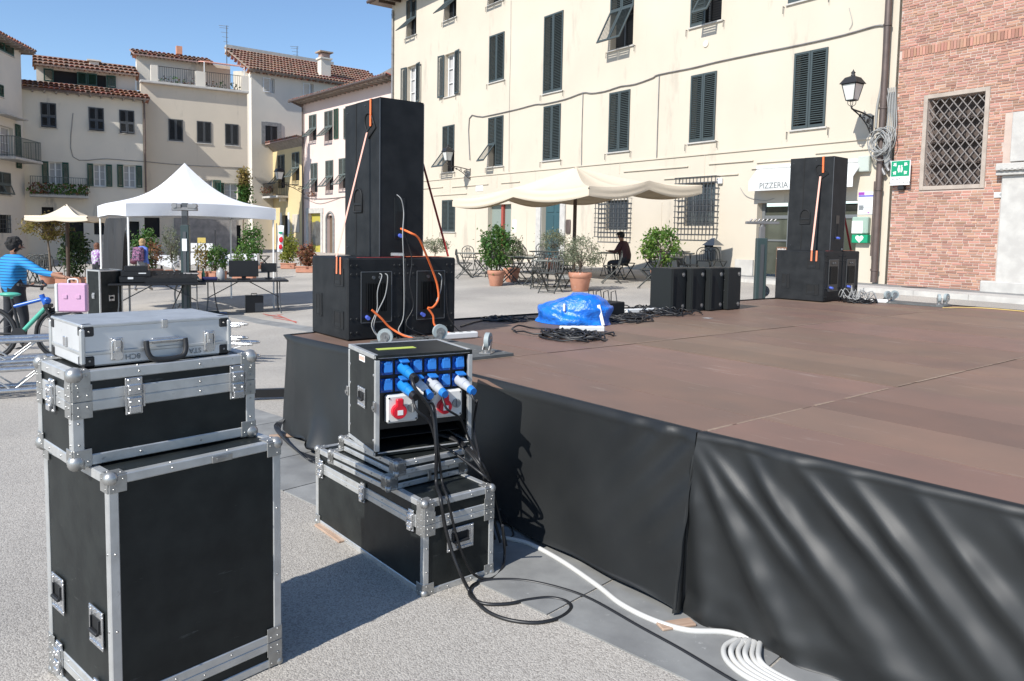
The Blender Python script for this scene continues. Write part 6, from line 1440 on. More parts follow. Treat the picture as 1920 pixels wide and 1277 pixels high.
def make_table(lab):
    t=thing('cafe_table',lab,'table',group='dark metal cafe tables'); mb=MB(); mb.box((0,0,.73),(.78,.78,.025),.006); mb.build('table_top','table_top',t)
    mb=MB(); 
    for s in(-1,1): mb.bar((s*.37,-.37,.71),(s*.37,.37,.71),.02)
    for s in(-1,1): mb.bar((-.37,s*.37,.71),(.37,s*.37,.71),.02)
    mb.build('apron','table_metal',t)
    for s in(-1,1):
        mb=MB(); mb.tube([(s*.30,-.28,.70),(s*.31,.31,.0)],.012,6); mb.build('leg','table_metal',t); mb=MB(); mb.tube([(s*.28,.28,.70),(s*.29,-.31,.0)],.012,6); mb.build('leg','table_metal',t)
    mb=MB(); mb.tube([(-.31,-.3,.02),(.31,-.3,.02)],.011,5); mb.build('stretcher','table_metal',t); mb=MB(); mb.tube([(-.31,.3,.02),(.31,.3,.02)],.011,5); mb.build('stretcher','table_metal',t); return t
tb0=make_table('x'); ch0=make_chair('x')
tabs=[(886,516,0,'metal cafe table behind the left subwoofers'),(985,529,.2,'metal cafe table beside the leafy dark green shrub'),(1035,541,.1,'metal cafe table behind the silvery olive pot'),(1020,512,.15,'metal cafe table in front of the green door'),(1250,531,.25,'metal cafe table in the sun beside the lemon bush'),(1148,517,.2,'metal cafe table where the capped man sits'),(1305,511,.2,'metal cafe table in the shade near the ash bin'),(1275,519,.3,'metal cafe table behind the upright monitors')]
first=True; TP=[]
for (x,y,rz,lab) in tabs:
    p=clampw(gg(x,y),.75); o=tb0 if first else copy_tree(tb0); first=False; o.location=p; o.rotation_euler=(0,0,rz-R(36)); o['label']=lab; TP.append(p)
chs=[(872,522,2.4,'folded-leg cafe chair just behind the left subwoofer edge'),(905,518,-.6,'cafe chair between the left subwoofers and the shrub pot'),(880,508,3.6,'cafe chair at the wall side of the table behind the subwoofers'),
 (955,533,1.9,'cafe chair touching the leafy shrub pot'),(1003,536,-.5,'cafe chair with its back to the stage beside the green-door table'),(985,512,3.2,'cafe chair at the far side of the shrub table'),
 (1032,549,.15,'cafe chair with its back to the stage in front of the olive table'),(1012,541,.5,'cafe chair between the shrub table and the olive table'),(1058,530,-2.4,'cafe chair behind the silvery olive pot'),
 (1020,503,3.3,'cafe chair in front of the green door'),(1050,505,3.0,'cafe chair beside the parasol pole by the door'),(985,503,3.0,'cafe chair against the wall beside the red doorway'),
 (1215,540,-1.2,'cafe chair turned out in the sun beside the lemon bush table'),(1290,529,1.4,'cafe chair behind the row of monitors'),(1262,515,3.2,'cafe chair on the wall side of the lemon bush table'),(1318,519,.4,'cafe chair in the shade nearest the ash bin'),(1322,506,2.9,'cafe chair against the shaded wall'),(1345,519,.9,'cafe chair at the end of the row by the ash bin'),(925,521,.9,'cafe chair half hidden behind the leafy shrub'),(968,524,2.6,'cafe chair between the two shrub pots'),(1075,520,.4,'cafe chair under the parasol in front of the door frame'),(1060,540,1.2,'cafe chair leaning against the olive pot'),(1232,523,2.2,'cafe chair behind the lemon bush'),(1145,531,-1.0,'cafe chair facing the capped man'),(1172,524,1.1,'cafe chair under the seated capped man')]
first=True
for (x,y,rz,lab) in chs:
    p=clampw(gg(x,y),.45); o=ch0 if first else copy_tree(ch0); first=False; o.location=p; o.rotation_euler=(0,0,rz-R(36)); o['label']=lab
    o.scale=(1.06,1.06,1.08); MANCH=o
# ---------------------------------------------------------------- people
def skin_body(name,joints,edges,root,mats,parent,sub=1):
    """joints: name->(pos,r); edges: (a,b,mat)"""
    me=bpy.data.meshes.new(name); names=list(joints); ix={n:i for i,n in enumerate(names)}
    me.from_pydata([joints[n][0] for n in names],[(ix[a],ix[b]) for a,b,_ in edges],[]); o=bpy.data.objects.new(name,me); COL.objects.link(o)
    md=o.modifiers.new('s','SKIN'); md.use_smooth_shade=True; ss=o.modifiers.new('u','SUBSURF'); ss.levels=sub; ss.render_levels=sub
    for i,n in enumerate(names):
        r=joints[n][1]; sv=me.skin_vertices[0].data[i]; sv.radius=(r,r) if not isinstance(r,tuple) else r; sv.use_root=(n==root)
    bpy.context.view_layer.update(); ev=o.evaluated_get(bpy.context.evaluated_depsgraph_get()); m2=bpy.data.meshes.new_from_object(ev); bpy.data.objects.remove(o)
    for mt in mats: m2.materials.append(MT[mt])
    segs=[(Vector(joints[a][0]),Vector(joints[b][0]),mi) for a,b,mi in edges]
    for p in m2.polygons:
        c=p.center; best=(1e9,0)
        for a,b,mi in segs:
            ab=b-a; t=max(0,min(1,(c-a).dot(ab)/max(ab.length_squared,1e-9))); d=(c-(a+ab*t)).length
            if d<best[0]: best=(d,mi)
        p.material_index=best[1]; p.use_smooth=True
    return obj(name,m2,parent)
def hand(J,E,nm,wrist,d,side,mi,curl=.5):
    d=Vector(d).normalized(); s=Vector(side).normalized(); n=d.cross(s); W_=Vector(wrist)
    J[nm+'p']=(W_+d*.055,(.030,.020)); E.append((nm+'w',nm+'p',mi))
    for k,(o,L) in enumerate(((-.024,.062),(-.008,.072),(.008,.068),(.024,.054))):
        a=W_+d*.085+s*o; b=a+d*L*.5-n*L*.25*curl; c=b+d*L*.35-n*L*.5*curl
        J[f'{nm}f{k}a']=(a,.0095); J[f'{nm}f{k}b']=(b,.0085); J[f'{nm}f{k}c']=(c,.0075); E+=[(nm+'p',f'{nm}f{k}a',mi),(f'{nm}f{k}a',f'{nm}f{k}b',mi),(f'{nm}f{k}b',f'{nm}f{k}c',mi)]
    a=W_+d*.035-s*.034; b=a+d*.035-s*.012-n*.012; J[nm+'t1']=(a,.011); J[nm+'t2']=(b,.009); E+=[(nm+'p',nm+'t1',mi),(nm+'t1',nm+'t2',mi)]
def head(e,c,r,fwd,hair,skinm,long=False,cap=None):
    """face details + hair as children; c centre, r half-height"""
    c=Vector(c); f=Vector(fwd).normalized(); up=Vector((0,0,1)); s=f.cross(up).normalized(); M=Matrix((s,f,up)).transposed()
    mb=MB()
    def E3(p,rad): 
        b=MB(); b.ell((0,0,0),rad,10,7); mb.add([c+M@(Vector(p)+v) for v in b.v],b.f,True)
    mb.cur=0; E3((0,r*.74,-r*.14),(r*.10,r*.16,r*.17)); E3((0,r*.62,-r*.48),(r*.25,r*.10,r*.05))
    for k in(-1,1): E3((k*r*.76,-.02*r,-r*.05),(r*.08,r*.18,r*.25))
    o=mb.build('face_features',skinm,e)
    mb=MB()
    for k in(-1,1): E3((k*r*.30,r*.72,r*.08),(r*.06,r*.05,r*.045))
    mb.build('eyes','black_matt',e)
    mb=MB(); E3((0,-r*.20,r*.16),(r*.88,r*.90,r*.95)); rg=random.Random(int(c.x*99)%97)
    for k in range(0 if cap else 26): t=rg.uniform(0,6.28); q=rg.uniform(-.2,1.2); dd=(math.cos(t)*math.cos(q)*.72,math.sin(t)*math.cos(q)*.72-.22,math.sin(q)*.78+.18); (dd[1]<.45 or dd[2]>.55) and E3((dd[0]*r,dd[1]*r,dd[2]*r),(r*.24,r*.24,r*.22))
    if long: E3((0,-r*.35,-r*.45),(r*.84,r*.62,r*.80))
    mb.build('hair',hair,e)
    if cap:
        mb=MB(); E3((0,-.05*r,r*.42),(r*.93,r*1.0,r*.68)); E3((0,r*.95,r*.32),(r*.62,r*.55,r*.07)); mb.build('cap',cap,e)
# seated man
p=clampw(gg(1172,524)); e=thing('person','seated man in dark cap and maroon shirt at a cafe table','person',p,0)
fwd=Vector((-.80,.55,0)).normalized(); sd_=fwd.cross(Vector((0,0,1)))
def Q(f,s,z): v=fwd*f+sd_*s; return (v.x*1.04,v.y*1.04,z*.965)
J={'pel':(Q(0,0,.56),.18),'wai':(Q(.02,0,.74),.20),'che':(Q(.07,0,.97),(.21,.19)),'nec':(Q(.13,0,1.17),.07),'hea':(Q(.18,0,1.31),.088),'het':(Q(.18,0,1.40),.07)}
E=[('pel','wai',0),('wai','che',0),('che','nec',0),('nec','hea',2),('hea','het',2)]
for k,s in(('l',-1),('r',1)):
    J.update({k+'sh':(Q(.07,s*.21,1.08),.09),k+'el':(Q(.18,s*.30,.84),.062),k+'w':(Q(.42,s*.16,.86),.036),k+'hp':(Q(.02,s*.10,.52),.105),k+'kn':(Q(.46,s*.15,.52),.075),k+'an':(Q(.42,s*.15,.10),.048),k+'to':(Q(.56,s*.16,.045),.042)})
    E+=[('che',k+'sh',0),(k+'sh',k+'el',0),(k+'el',k+'w',0),('pel',k+'hp',1),(k+'hp',k+'kn',1),(k+'kn',k+'an',1),(k+'an',k+'to',3)]
    hand(J,E,k,J[k+'w'][0],fwd,sd_,2)
skin_body('body',J,E,'pel',['shirt_maroon','trousers_dark','skin_tan','shoe'],e); head(e,Q(.18,0,1.34),.118,fwd,'hair_dark','skin_tan',cap='black_matt')
def walker(lab,P,fwd,H,top,trs,hair,skinm,long=True,stride=.18,sleeve=True):
    e=thing('person',lab,'person',P,0); fwd=Vector(fwd).normalized(); sd_=fwd.cross(Vector((0,0,1))); k_=H/1.65
    def Q(f,s,z): v=fwd*f+sd_*s; return (v.x*k_,v.y*k_,z*k_)
    J={'pel':(Q(0,0,.92),.135*k_),'wai':(Q(0,0,1.06),.125*k_),'che':(Q(.01,0,1.24),(.15*k_,.13*k_)),'nec':(Q(.02,0,1.40),.055*k_),'hea':(Q(.04,0,1.51),.082*k_),'het':(Q(.04,0,1.58),.068*k_)}
    E=[('pel','wai',0),('wai','che',0),('che','nec',0),('nec','hea',2),('hea','het',2)]
    for k,s in(('l',-1),('r',1)):
        st_=stride*s; J.update({k+'sh':(Q(0,s*.165,1.33),.06*k_),k+'el':(Q(-st_*.4,s*.215,1.07),.045*k_),k+'w':(Q(-st_*.3+.06,s*.22,.86),.03*k_),k+'hp':(Q(0,s*.085,.86),.098*k_),k+'kn':(Q(st_*.5+.03,s*.09,.47),.062*k_),k+'an':(Q(st_*1.1-(.06 if st_<0 else 0),s*.09,.09),.042*k_),k+'to':(Q(st_*1.1+.13-(.06 if st_<0 else 0),s*.10,.04),.036*k_)})
        E+=[('che',k+'sh',0),(k+'sh',k+'el',0),(k+'el',k+'w',0 if sleeve else 2),('pel',k+'hp',1),(k+'hp',k+'kn',1),(k+'kn',k+'an',1),(k+'an',k+'to',3)]
        hand(J,E,k,J[k+'w'][0],(0,0,-1),fwd,2)
    skin_body('body',J,E,'pel',[top,trs,skinm,'shoe'],e); head(e,Q(.04,0,1.53),.112*k_,fwd,hair,skinm,long); return e,Q
pw_=gg(268,546); ew,Qw=walker('blonde woman in blue cardigan with flowered backpack walking past the gazebo',pw_,(.25,1,0),(hgt(pw_,447)-pw_.z),'cardigan_blue','trousers_grey','hair_blond','skin')
mb=MB(); mb.box(Qw(-.20,.03,1.16),(.30,.17,.42),.05); mb.box(Qw(-.30,.03,1.08),(.22,.06,.22),.025); mb.build('backpack','backpack',ew)
mb=MB(); mb.ell(Qw(-.02,-.27,.93),(.16,.11,.10)); mb.build('handbag','bag_maroon',ew)
p2_=gg(183,546); ew2,Qw2=walker('woman in black and white floral top beside the black cloth',p2_,(.3,1,0),hgt(p2_,455)-p2_.z,'floral','trousers_dark','hair_red','skin',stride=.08)
# ---------------------------------------------------------------- gazebo and its tables
def gpt(px,Y): d=ray(px,500); x=d.x/d.y*Y; return Vector((x,Y,gz((x,Y))))
FL=gpt(242,16.0); FR=gpt(513,17.9); sv=(FR-FL); sv.z=0; pv2=Vector((-sv.y,sv.x,0)); BL=FL+pv2; BR=FR+pv2
ctr=(FL+FR+BL+BR)/4; gzb=thing('gazebo','white pop-up gazebo with peaked roof over the mixing tables','gazebo',(ctr.x,ctr.y,gz(ctr)))
O=Vector((ctr.x,ctr.y,gz(ctr))); cs=[p-O for p in(FL,FR,BR,BL)]; ZE_=2.16-O.z; ap=Vector((0,0,3.20-O.z))
for i in range(4):
    a,b=cs[i].copy(),cs[(i+1)%4].copy(); a.z=b.z=ZE_; a.x*=1.03;a.y*=1.03;b.x*=1.03;b.y*=1.03
    def rf(u,v):
        p=ap.lerp(a.lerp(b,u),v); w=abs(2*u-1); p.z-=.34*math.sin(math.pi*v)*(.75+.25*w)*(1-.35*v); p.z+=.05*math.sin(math.pi*u)*v*v; return p
    mb=MB(); mb.grid(rf,18,14); mb.build('roof_panel','tent_white',gzb,recalc=False)
    on=(a+b)/2; on.z=0; on.normalize()
    mb=MB(); mb.grid(lambda u,v:rf(u,1.)+Vector((0,0,-.27*v))+on*(.015*math.sin(u*17)*v),30,4); mb.build('valance','tent_white',gzb,recalc=False)
    mb=MB(); mb.bar(cs[i]+Vector((0,0,.0)),Vector((cs[i].x,cs[i].y,ZE_-.02)),.032); mb.box(cs[i]+Vector((0,0,.9)),(.05,.05,.07),.006); mb.build('leg','white_paint',gzb)
    mb=MB(); mb.bar(Vector((cs[i].x,cs[i].y,ZE_-.2)),(Vector((cs[(i+1)%4].x,cs[(i+1)%4].y,ZE_-.25))),.02); mb.build('crossbar','white_paint',gzb)
# black cloth hanging at the front-left corner
mb=MB(); A0=FL-(sv.normalized())*.05-pv2.normalized()*.06; W3=-pv2.normalized()*0
def cl(u,v):
    base=FL.lerp(BL,.02+.74*u); z=1.86-1.38*v*(1-.12*u)+.05*math.sin(u*4)*v; o=-sv.normalized()*(.10*math.sin(u*13+v*2+.6*math.sin(v*4))*(.5+v*.5)+.04*math.sin(u*31+v))+Vector((.12*v,-.10*v,0))*math.sin(u*3.1)
    return Vector((base.x,base.y,z))+o
mb.grid(cl,40,24); tag(mb.build('black_cloth',mat('cloth_black',(.022,.022,.023),.7),recalc=False),'black cloth hanging from the left corner of the white gazebo','cloth')
def folding_table(lab,a,b,dep=.75):
    a=Vector(a);b=Vector(b); d=(b-a); d.z=0; L=d.length; rz=math.atan2(d.y,d.x); e=thing('folding_table',lab,'table',gl((a+b)/2),rz,'folding tables under the gazebo')
    mb=MB(); mb.box((0,0,.74),(L,dep,.04),.012); mb.build('table_top','black_plastic',e)
    for s in(-1,1):
        for t in(-1,1): mb=MB(); mb.tube([(s*L*.40,t*dep*.36,.72),(s*L*.40,t*dep*.36,.32),(s*L*.40+.03*s,t*dep*.46,.0)],.014,6); mb.build('leg','iron_grey',e)
        mb=MB(); mb.tube([(s*L*.40,0,.36),(s*L*.05,0,.72)],.012,6); mb.tube([(s*L*.40,-dep*.36,.36),(s*L*.40,dep*.36,.36)],.012,6); mb.build('brace','iron_grey',e)
    return e
ta,tb_=gpt(205,15.6),gpt(386,16.3); t1=folding_table('black folding table with mixing gear on the left under the gazebo',ta,tb_)
tc_,td=gpt(372,16.6),gpt(538,17.3); t2=folding_table('black folding table with two screens on the right under the gazebo',tc_,td)
def ontable(t,x,y,z=.762): bpy.context.view_layer.update(); return t.matrix_world@Vector((x,y,z))
def put(name,lab,cat,t,x,y,fn,rz=0,group=None):
    e=thing(name,lab,cat,ontable(t,x,y),t.rotation_euler.z+rz,group); fn(e); return e
L2=(td-tc_).length; L1=(tb_-ta).length
def scr(w,h,z0):
    def f(e):
        mb=MB(); mb.box((0,0,z0+h/2),(w,.05,h),.01); mb.build('screen_back','black_plastic',e); mb=MB(); mb.box((0,.07,.01),(w*.45,.2,.02),.005); mb.box((0,.05,z0*.6),(w*.14,.05,z0+.12)); mb.build('stand','black_plastic',e)
    return f
put('monitor_screen','large black monitor seen from behind on the right gazebo table','monitor',t2,-L2*.5+ (455-372)/(538-372)*L2,-.05,scr(.62,.36,.06))
put('monitor_screen','small black monitor on a round-based stand beside the large one','monitor',t2,-L2*.5+(503-372)/(538-372)*L2,.05,scr(.33,.20,.16))
def jug(e): mb=MB(); mb.lathe([(.085,0),(.09,.02),(.09,.17),(.05,.23),(.022,.25),(.022,.27)],14); mb.build('body','jug',e)
put('jug','grey translucent jug on the right gazebo table','jug',t2,-L2*.5+(412-372)/(538-372)*L2,-.1,jug)
def bot(e): mb=MB(); mb.lathe([(.037,0),(.038,.14),(.015,.2),(.013,.25)],12); mb.build('glass','green_glass',e)
put('bottle','green glass bottle beside the tower lift on the gazebo table','bottle',t2,-L2*.5+(379-372)/(538-372)*L2+.02,-.15,bot)
def roll(e): mb=MB(); mb.box((0,0,.035),(.32,.12,.07),.03); mb.build('body',mat('navy',(.02,.02,.09),.7),e)
put('navy_pouch','flat navy pouch lying next to the green bottle','pouch',t2,-L2*.5+(392-372)/(538-372)*L2,-.25,roll)
def mixer(e):
    mb=MB(); mb.prism([(-.5,-.25,0),(-.5,.3,0),(-.5,.3,.2),(-.5,.2,.24),(-.5,-.25,.10)],(1.0,0,0)); mb.build('body','black_plastic',e)
    mb=MB()
    for k in range(8): mb.box((-.4+.11*k,.05,.18),(.02,.2,.02))
    mb.build('fader_bank','iron_grey',e)
put('mixing_desk','long black mixing desk on the left gazebo table','mixer',t1,.25,0,mixer)
def rackd(e):
    for k,(w,z) in enumerate(((.62,.07),(.56,.19),(.44,.29))): mb=MB(); mb.box((0,0,z),(w,.35,.11 if k else .13),.01); mb.build('unit','black_plastic',e)
    mb=MB(); mb.box((-.1,-.18,.1),(.1,.01,.04)); mb.box((.12,-.18,.2),(.14,.01,.02)); mb.build('label','sign_white',e)
put('rack_units','stack of black rack units at the left end of the gazebo table','rack unit',t1,-.42,0,rackd)
# PC tower under the right table
p=gpt(476,17.2); e=thing('computer_tower','black computer tower with a top handle under the gazebo table','computer',p,t2.rotation_euler.z); mb=MB(); mb.box((0,0,.19),(.38,.3,.38),.01); mb.build('case','black_plastic',e); mb=MB(); mb.box((.1,-.152,.12),(.18,.006,.2)); mb.build('front_plate','bin_grey' if False else 'iron_grey',e); mb=MB(); mb.tube([(-.06,0,.38),(-.06,0,.42),(.06,0,.42),(.06,0,.38)],.01,6); mb.build('handle','iron',e)
# black rack case standing at the left end
p=gpt(186,15.2); e=thing('rack_case','tall black rack case with metal edges beside the black cloth','flight case',p,R(62)); flight_box(e,.5,.42,1.02,prof=.03,balls=False,nriv=2); latch(e,-.001,.5,.2,.08,.12,-math.pi/2); dish_handle(e,(.25,-.001,.45),.12,.12)
# cables under the tables, blue ribbon, red marks on the paving
for pts,mt,lab in (([gpt(400,16.6)+Vector((0,0,.72)),gpt(404,16.5)+Vector((0,0,.3)),gpt(410,16.5)+Vector((0,0,.05)),gpt(425,16.2)+Vector((0,0,.01))],'cable_black','thin cable dropping from the right gazebo table'),([gg(378,590)+Vector((0,0,.01)),gg(400,587)+Vector((0,0,.02)),gg(425,588)+Vector((0,0,.01))],'blue_ribbon','bright blue cable lying on the ground beside the tower lift'),([gpt(345,16.2)+Vector((0,0,.72)),gpt(330,15.8)+Vector((0,0,.4)),gpt(322,15.6)+Vector((0,0,.2)),gpt(335,15.4)+Vector((0,0,.01))],'cable_black','bunch of cables hanging off the left gazebo table')):
    tag(MB().tube(smooth_path(pts,5),.012,5).build('loose_cable',mt),lab,'cable')
mb=MB()
for a,b in (((493,589),(536,597)),((497,593),(530,590)),((512,596),(556,604)),((520,591),(556,606))):
    A=gg(*a);B=gg(*b); mb.add([A+Vector((0,-.03,.008)),B+Vector((0,-.03,.008)),B+Vector((0,.03,.008)),A+Vector((0,.03,.008))],[(0,1,2,3)])
tag(mb.build('painted_marks','red_paint',recalc=False),'thin red painted marks on the gravel near the stage','marking')
# second white parasol
C2=gpt(128,24); parasol('small off-white parasol behind the gazebo over the stacked chairs','cafe_parasol',C2,[gpt(48,23.5),gpt(166,21.8),gpt(205,24.5),gpt(90,26.5)],[1.98,1.98,1.98,1.98],2.36,'canvas_cream',val=.18,peak=.0,sag=.0)
# ---------------------------------------------------------------- restaurant planting on the left
def gP(px,Y): return gpt(px,Y)
def hedge(lab,px0,px1,Y,top,mt,n,pw=None,seed=1,h0=.25,name='planter_hedge'):
    a,b=gP(px0,Y),gP(px1,Y); c=(a+b)/2; w=(b-a).length; e=thing(name,lab,'planter',gl(c),math.atan2((b-a).y,(b-a).x)); zt=hgt(c,top)-gz(c)
    mb=MB(); pw=pw or w*.75; mb.box((0,0,h0/2),(pw,.35,h0),.02); mb.box((0,0,h0-.02),(pw+.04,.39,.05),.01); mb.build('trough','terracotta',e)
    rng=random.Random(seed); mb=MB(); crown(mb,(0,0,(zt+h0)/2),(w/2,.35,(zt-h0)/2),n,.12,rng,.5,12,.3); mb.build('foliage',mt,e,recalc=False)
    mb=MB(); 
    for k in range(5): mb.tube([(-pw*.3+k*pw*.15,0,h0*.8),(-pw*.35+k*pw*.17,.03,zt*.7)],.012,5)
    mb.build('stems','bark',e); return e
potted('standard tree with yellowish round crown in a wide terracotta pot',95,495,.34,.40,402,72,['leaf_straw','leaf_yellow'],1300,.10,.4,41,P=gP(95,25.0),low=1.05,lean=-8,stem=.035)
hedge('dark hedge in a terracotta trough beside the standard tree',112,168,24.5,434,['leaf_dark','leaf_green'],1500,1.1,2,.30); hedge('tall green hedge behind the walking blonde woman',246,298,27,432,['leaf_green','leaf_dark'],1400,.8,3,.3)
potted('tall airy rosemary in a small terracotta pot behind the tower lift',322,488,.22,.36,428,30,['leaf_olive'],700,.10,.25,43,P=gP(322,27),low=.2,sticks=6)
potted('reddish spindly plant in a terracotta pot beside the tall hedge',290,490,.26,.46,452,26,['leaf_autumn','leaf_green'],300,.10,.4,45,P=gP(291,26),low=.0)
for i,(x0,x1,mt,lab) in enumerate(((366,392,['leaf_straw','leaf_green'],'low terracotta trough of straw-coloured plants before the white tablecloths'),(392,410,['leaf_green'],'low terracotta trough of green plants before the white tablecloths'),(408,424,['leaf_green','leaf_olive'],'square terracotta trough beside the gazebo back leg'),(432,464,['leaf_fresh','leaf_yellow'],'long trough of fresh green plants under the large monitor'),(462,480,['leaf_green','leaf_straw'],'small trough with a round bush behind the gazebo right leg'))):
    hedge(lab,x0,x1,27,458-(12 if i==4 else 0),mt,300,None,50+i,.30)
hedge('leafy shrub with dark leaves against the grey restaurant wall',452,492,33,420,['leaf_green','leaf_dark'],1300,.8,61,.3); hedge('round yellow-green bush in a dark trough near the yellow house',522,560,33,445,['leaf_yellow','leaf_fresh'],1200,.6,62,.25); hedge('dull reddish bush in a grey trough beside the left loudspeaker',558,592,30.5,457,['leaf_autumn','leaf_dark'],900,.8,63,.25)
def cloth_table(lab,px,Y,w):
    p=gP(px,Y); e=thing('restaurant_table',lab,'table',p,.2); mb=MB()
    mb.box((0,0,.75),(w,.8,.03)); 
    mb.build('table_top','tent_white',e)
    for s,(ax,ay) in enumerate(((0,-1),(1,0),(0,1),(-1,0))):
        def f(u,v): x=(u-.5)*(w if ax==0 else .8); dd=.40 if ax==0 else w/2; dr=.32+.16*abs(2*u-1); q=(x,ay*(dd+.03*v),.752-dr*v) if ax==0 else (ax*(dd+.03*v),x,.752-dr*v); return q
        mb=MB(); mb.grid(f,12,3); mb.build('cloth_fall','tent_white',e,recalc=False)
    mb=MB(); mb.cyl((0,0,0),(0,0,.74),.04,n=8); mb.box((0,0,.02),(.5,.5,.04)); mb.build('pedestal','iron',e)
for px,Y,w,lab in ((303,29.5,1.1,'restaurant table with white cloth behind the rosemary pot'),(372,30,1.0,'restaurant table with white cloth beside the menu stand'),(415,30,1.3,'restaurant table with white cloth behind the terracotta troughs'),(455,30.5,1.2,'restaurant table with white cloth below the dark doorway')): cloth_table(lab,px,Y,w)
p=gP(379,29); e=thing('menu_stand','metal menu stand with white sheets in front of the restaurant','menu stand',p,.1); mb=MB()
for x in(-.5,.5): mb=MB(); mb.bar((x,0,0),(x,0,1.75),.04); mb.build('post','iron',e)
for r_ in range(2):
    for c_ in range(3): mb=MB(); mb.box((-.28+c_*.28,-.02,.72+r_*.36),(.24,.01,.32)); mb.build('menu_sheet','paper_white',e)
mb=MB(); mb.box((0,-.02,1.35),(.3,.01,.2)); mb.build('yellow_card',mat('card_yellow',(.6,.45,.12),.7),e)
# dark stacked chairs by the standard tree, bench near the yellow house
k=0
for px,Y,rz,lab in ((55,25.6,.2,'dark stacked chair at the house end under the small parasol'),(64,25.2,.3,'dark stacked chair second from the house end under the small parasol'),(73,25.4,.1,'dark stacked chair in the middle under the small parasol'),(82,26.,.4,'dark chair beside the standard tree trunk'),(100,27.,3.0,'dark chair behind the standard tree pot'),(496,34,2.0,'grey metal chair standing alone by the yellow-green bush')):
    o=copy_tree(ch0); o.location=gP(px,Y); o.rotation_euler=(0,0,rz); o['label']=lab; o['group']='restaurant chairs'; o.scale=(1.1,1.1,1.15)
p=gP(518,30); e=thing('flag_banner','small white flag with red and green marks on the gazebo leg','flag',gpt(519,17.9),0); mb=MB(); mb.grid(lambda u,v:(.02+.16*u*(1-.3*v),.02*math.sin(u*5+v*4),1.95-.62*v),6,10); mb.build('cloth','sign_white',e,recalc=False)
mb=MB(); mb.ell((.11,-.03,1.62),(.05,.01,.07)); mb.ell((.10,-.03,1.45),(.045,.01,.06)); mb.build('red_mark','red_plastic',e); mb=MB(); mb.box((.1,-.03,1.78),(.08,.01,.05)); mb.build('green_mark','green_sign',e); mb=MB(); mb.cyl((0,0,0),(0,0,2.0),.012,n=6); mb.build('staff','zinc',e)
# ---------------------------------------------------------------- trusses
def truss(lab,a,b,w=.26,sec=.025,mt='chrome',step=.26,h=None):
    a=Vector(a);b=Vector(b); d=b-a; L=d.length; h=h or w; e=thing('truss',lab,'truss',a,math.atan2(d.y,d.x),'aluminium trusses on the gravel')
    for y in(-w/2,w/2):
        for z in(sec,h-sec): mb=MB(); mb.cyl((0,y,z),(L,y,z),sec,n=10); mb.build('chord',mt,e)
    n=int(L/step)
    for k in range(n):
        x0,x1=k*step+.02,(k+1)*step+.02; s=1 if k%2 else -1
        for y in(-w/2,w/2): mb=MB(); mb.cyl((x0,y,h/2-s*(h/2-sec)),(x1,y,h/2+s*(h/2-sec)),.008,n=8); mb.build('brace','aluminium',e)
        for z in(sec,h-sec): mb=MB(); mb.cyl((x0,-s*w/2,z),(x1,s*w/2,z),.008,n=8); mb.build('brace','aluminium',e)
    for x in(0,L):
        for y in(-w/2,w/2):
            for z in(sec,h-sec): mb=MB(); mb.cyl((x,y,z),(x+(.05 if x else -.05),y,z),.020,.014,n=8); mb.build('coupler','steel',e)
    return e
def flat(p): return Vector((p.x,p.y,0))
q1=flat(gp(-160,745)); q2=flat(gp(140,724)); truss('shiny aluminium box truss, lower one of the stack beside the bicycle',q1,q2,.26)
q1z=q1+Vector((-.05,.02,.275)); q2z=q2+Vector((-.12,.03,.275)); truss('shiny aluminium box truss, upper one of the stack beside the bicycle',q1z,q2z,.26)
q3=flat(gp(474,672)); q4=q3+Vector((-1.3,.12,0)); t3=truss('short aluminium truss behind the suitcase, lower one',q3,q4,.22,.022,step=.55); q5=q3+Vector((-.16,.02,.228)); truss('short aluminium truss behind the suitcase, upper one',q5+Vector((0,0,-.0)),q5+Vector((-1.2,.1,0)),.22,.022,step=.55)
# ---------------------------------------------------------------- boy with bicycle
pb=gg(30,655); bz=pb.z
e=thing('person','dark-haired boy in striped blue shirt leaning on a bicycle','person',pb,0); fwd=Vector((.45,.9,0)).normalized(); sd_=fwd.cross(Vector((0,0,1))); Hb=hgt(pb,445)-bz; k_=Hb/1.55
def Qb(f,s,z): v=fwd*f+sd_*s; return (v.x*k_,v.y*k_,z*k_)
hx=gpt(130,10.3); wr=Vector((hx.x,hx.y,hgt(hx,520)))-pb
J={'pel':(Qb(-.02,0,.84),.155*k_),'wai':(Qb(-.01,0,.98),.155*k_),'che':(Qb(0,0,1.16),(.185*k_,.15*k_)),'nec':(Qb(.02,0,1.31),.055*k_),'hea':(Qb(.04,0,1.41),.085*k_),'het':(Qb(.04,0,1.48),.07*k_)}
E=[('pel','wai',0),('wai','che',0),('che','nec',0),('nec','hea',2),('hea','het',2)]
sh=Vector(Qb(.0,.155,1.24)); wv_=wr-Vector((.075,0,0)); el=sh.lerp(wv_,.48)+Vector((0,0,-.05))
J.update({'rsh':(tuple(sh),.078*k_),'rel':(tuple(el),.056*k_),'rfo':(tuple(el.lerp(wv_,.55)),.04*k_),'rw':(tuple(wv_),.028*k_),'lsh':(Qb(0,-.165,1.24),.078*k_),'lel':(Qb(.08,-.22,1.0),.045*k_),'lw':(Qb(.25,-.18,.86),.03*k_)})
E+=[('che','rsh',0),('rsh','rel',0),('rel','rfo',0),('rfo','rw',2),('che','lsh',0),('lsh','lel',0),('lel','lw',2)]
hand(J,E,'r',wv_,(1,0,-.1),(0,1,0),2,.8); hand(J,E,'l',J['lw'][0],fwd,sd_,2,.8)
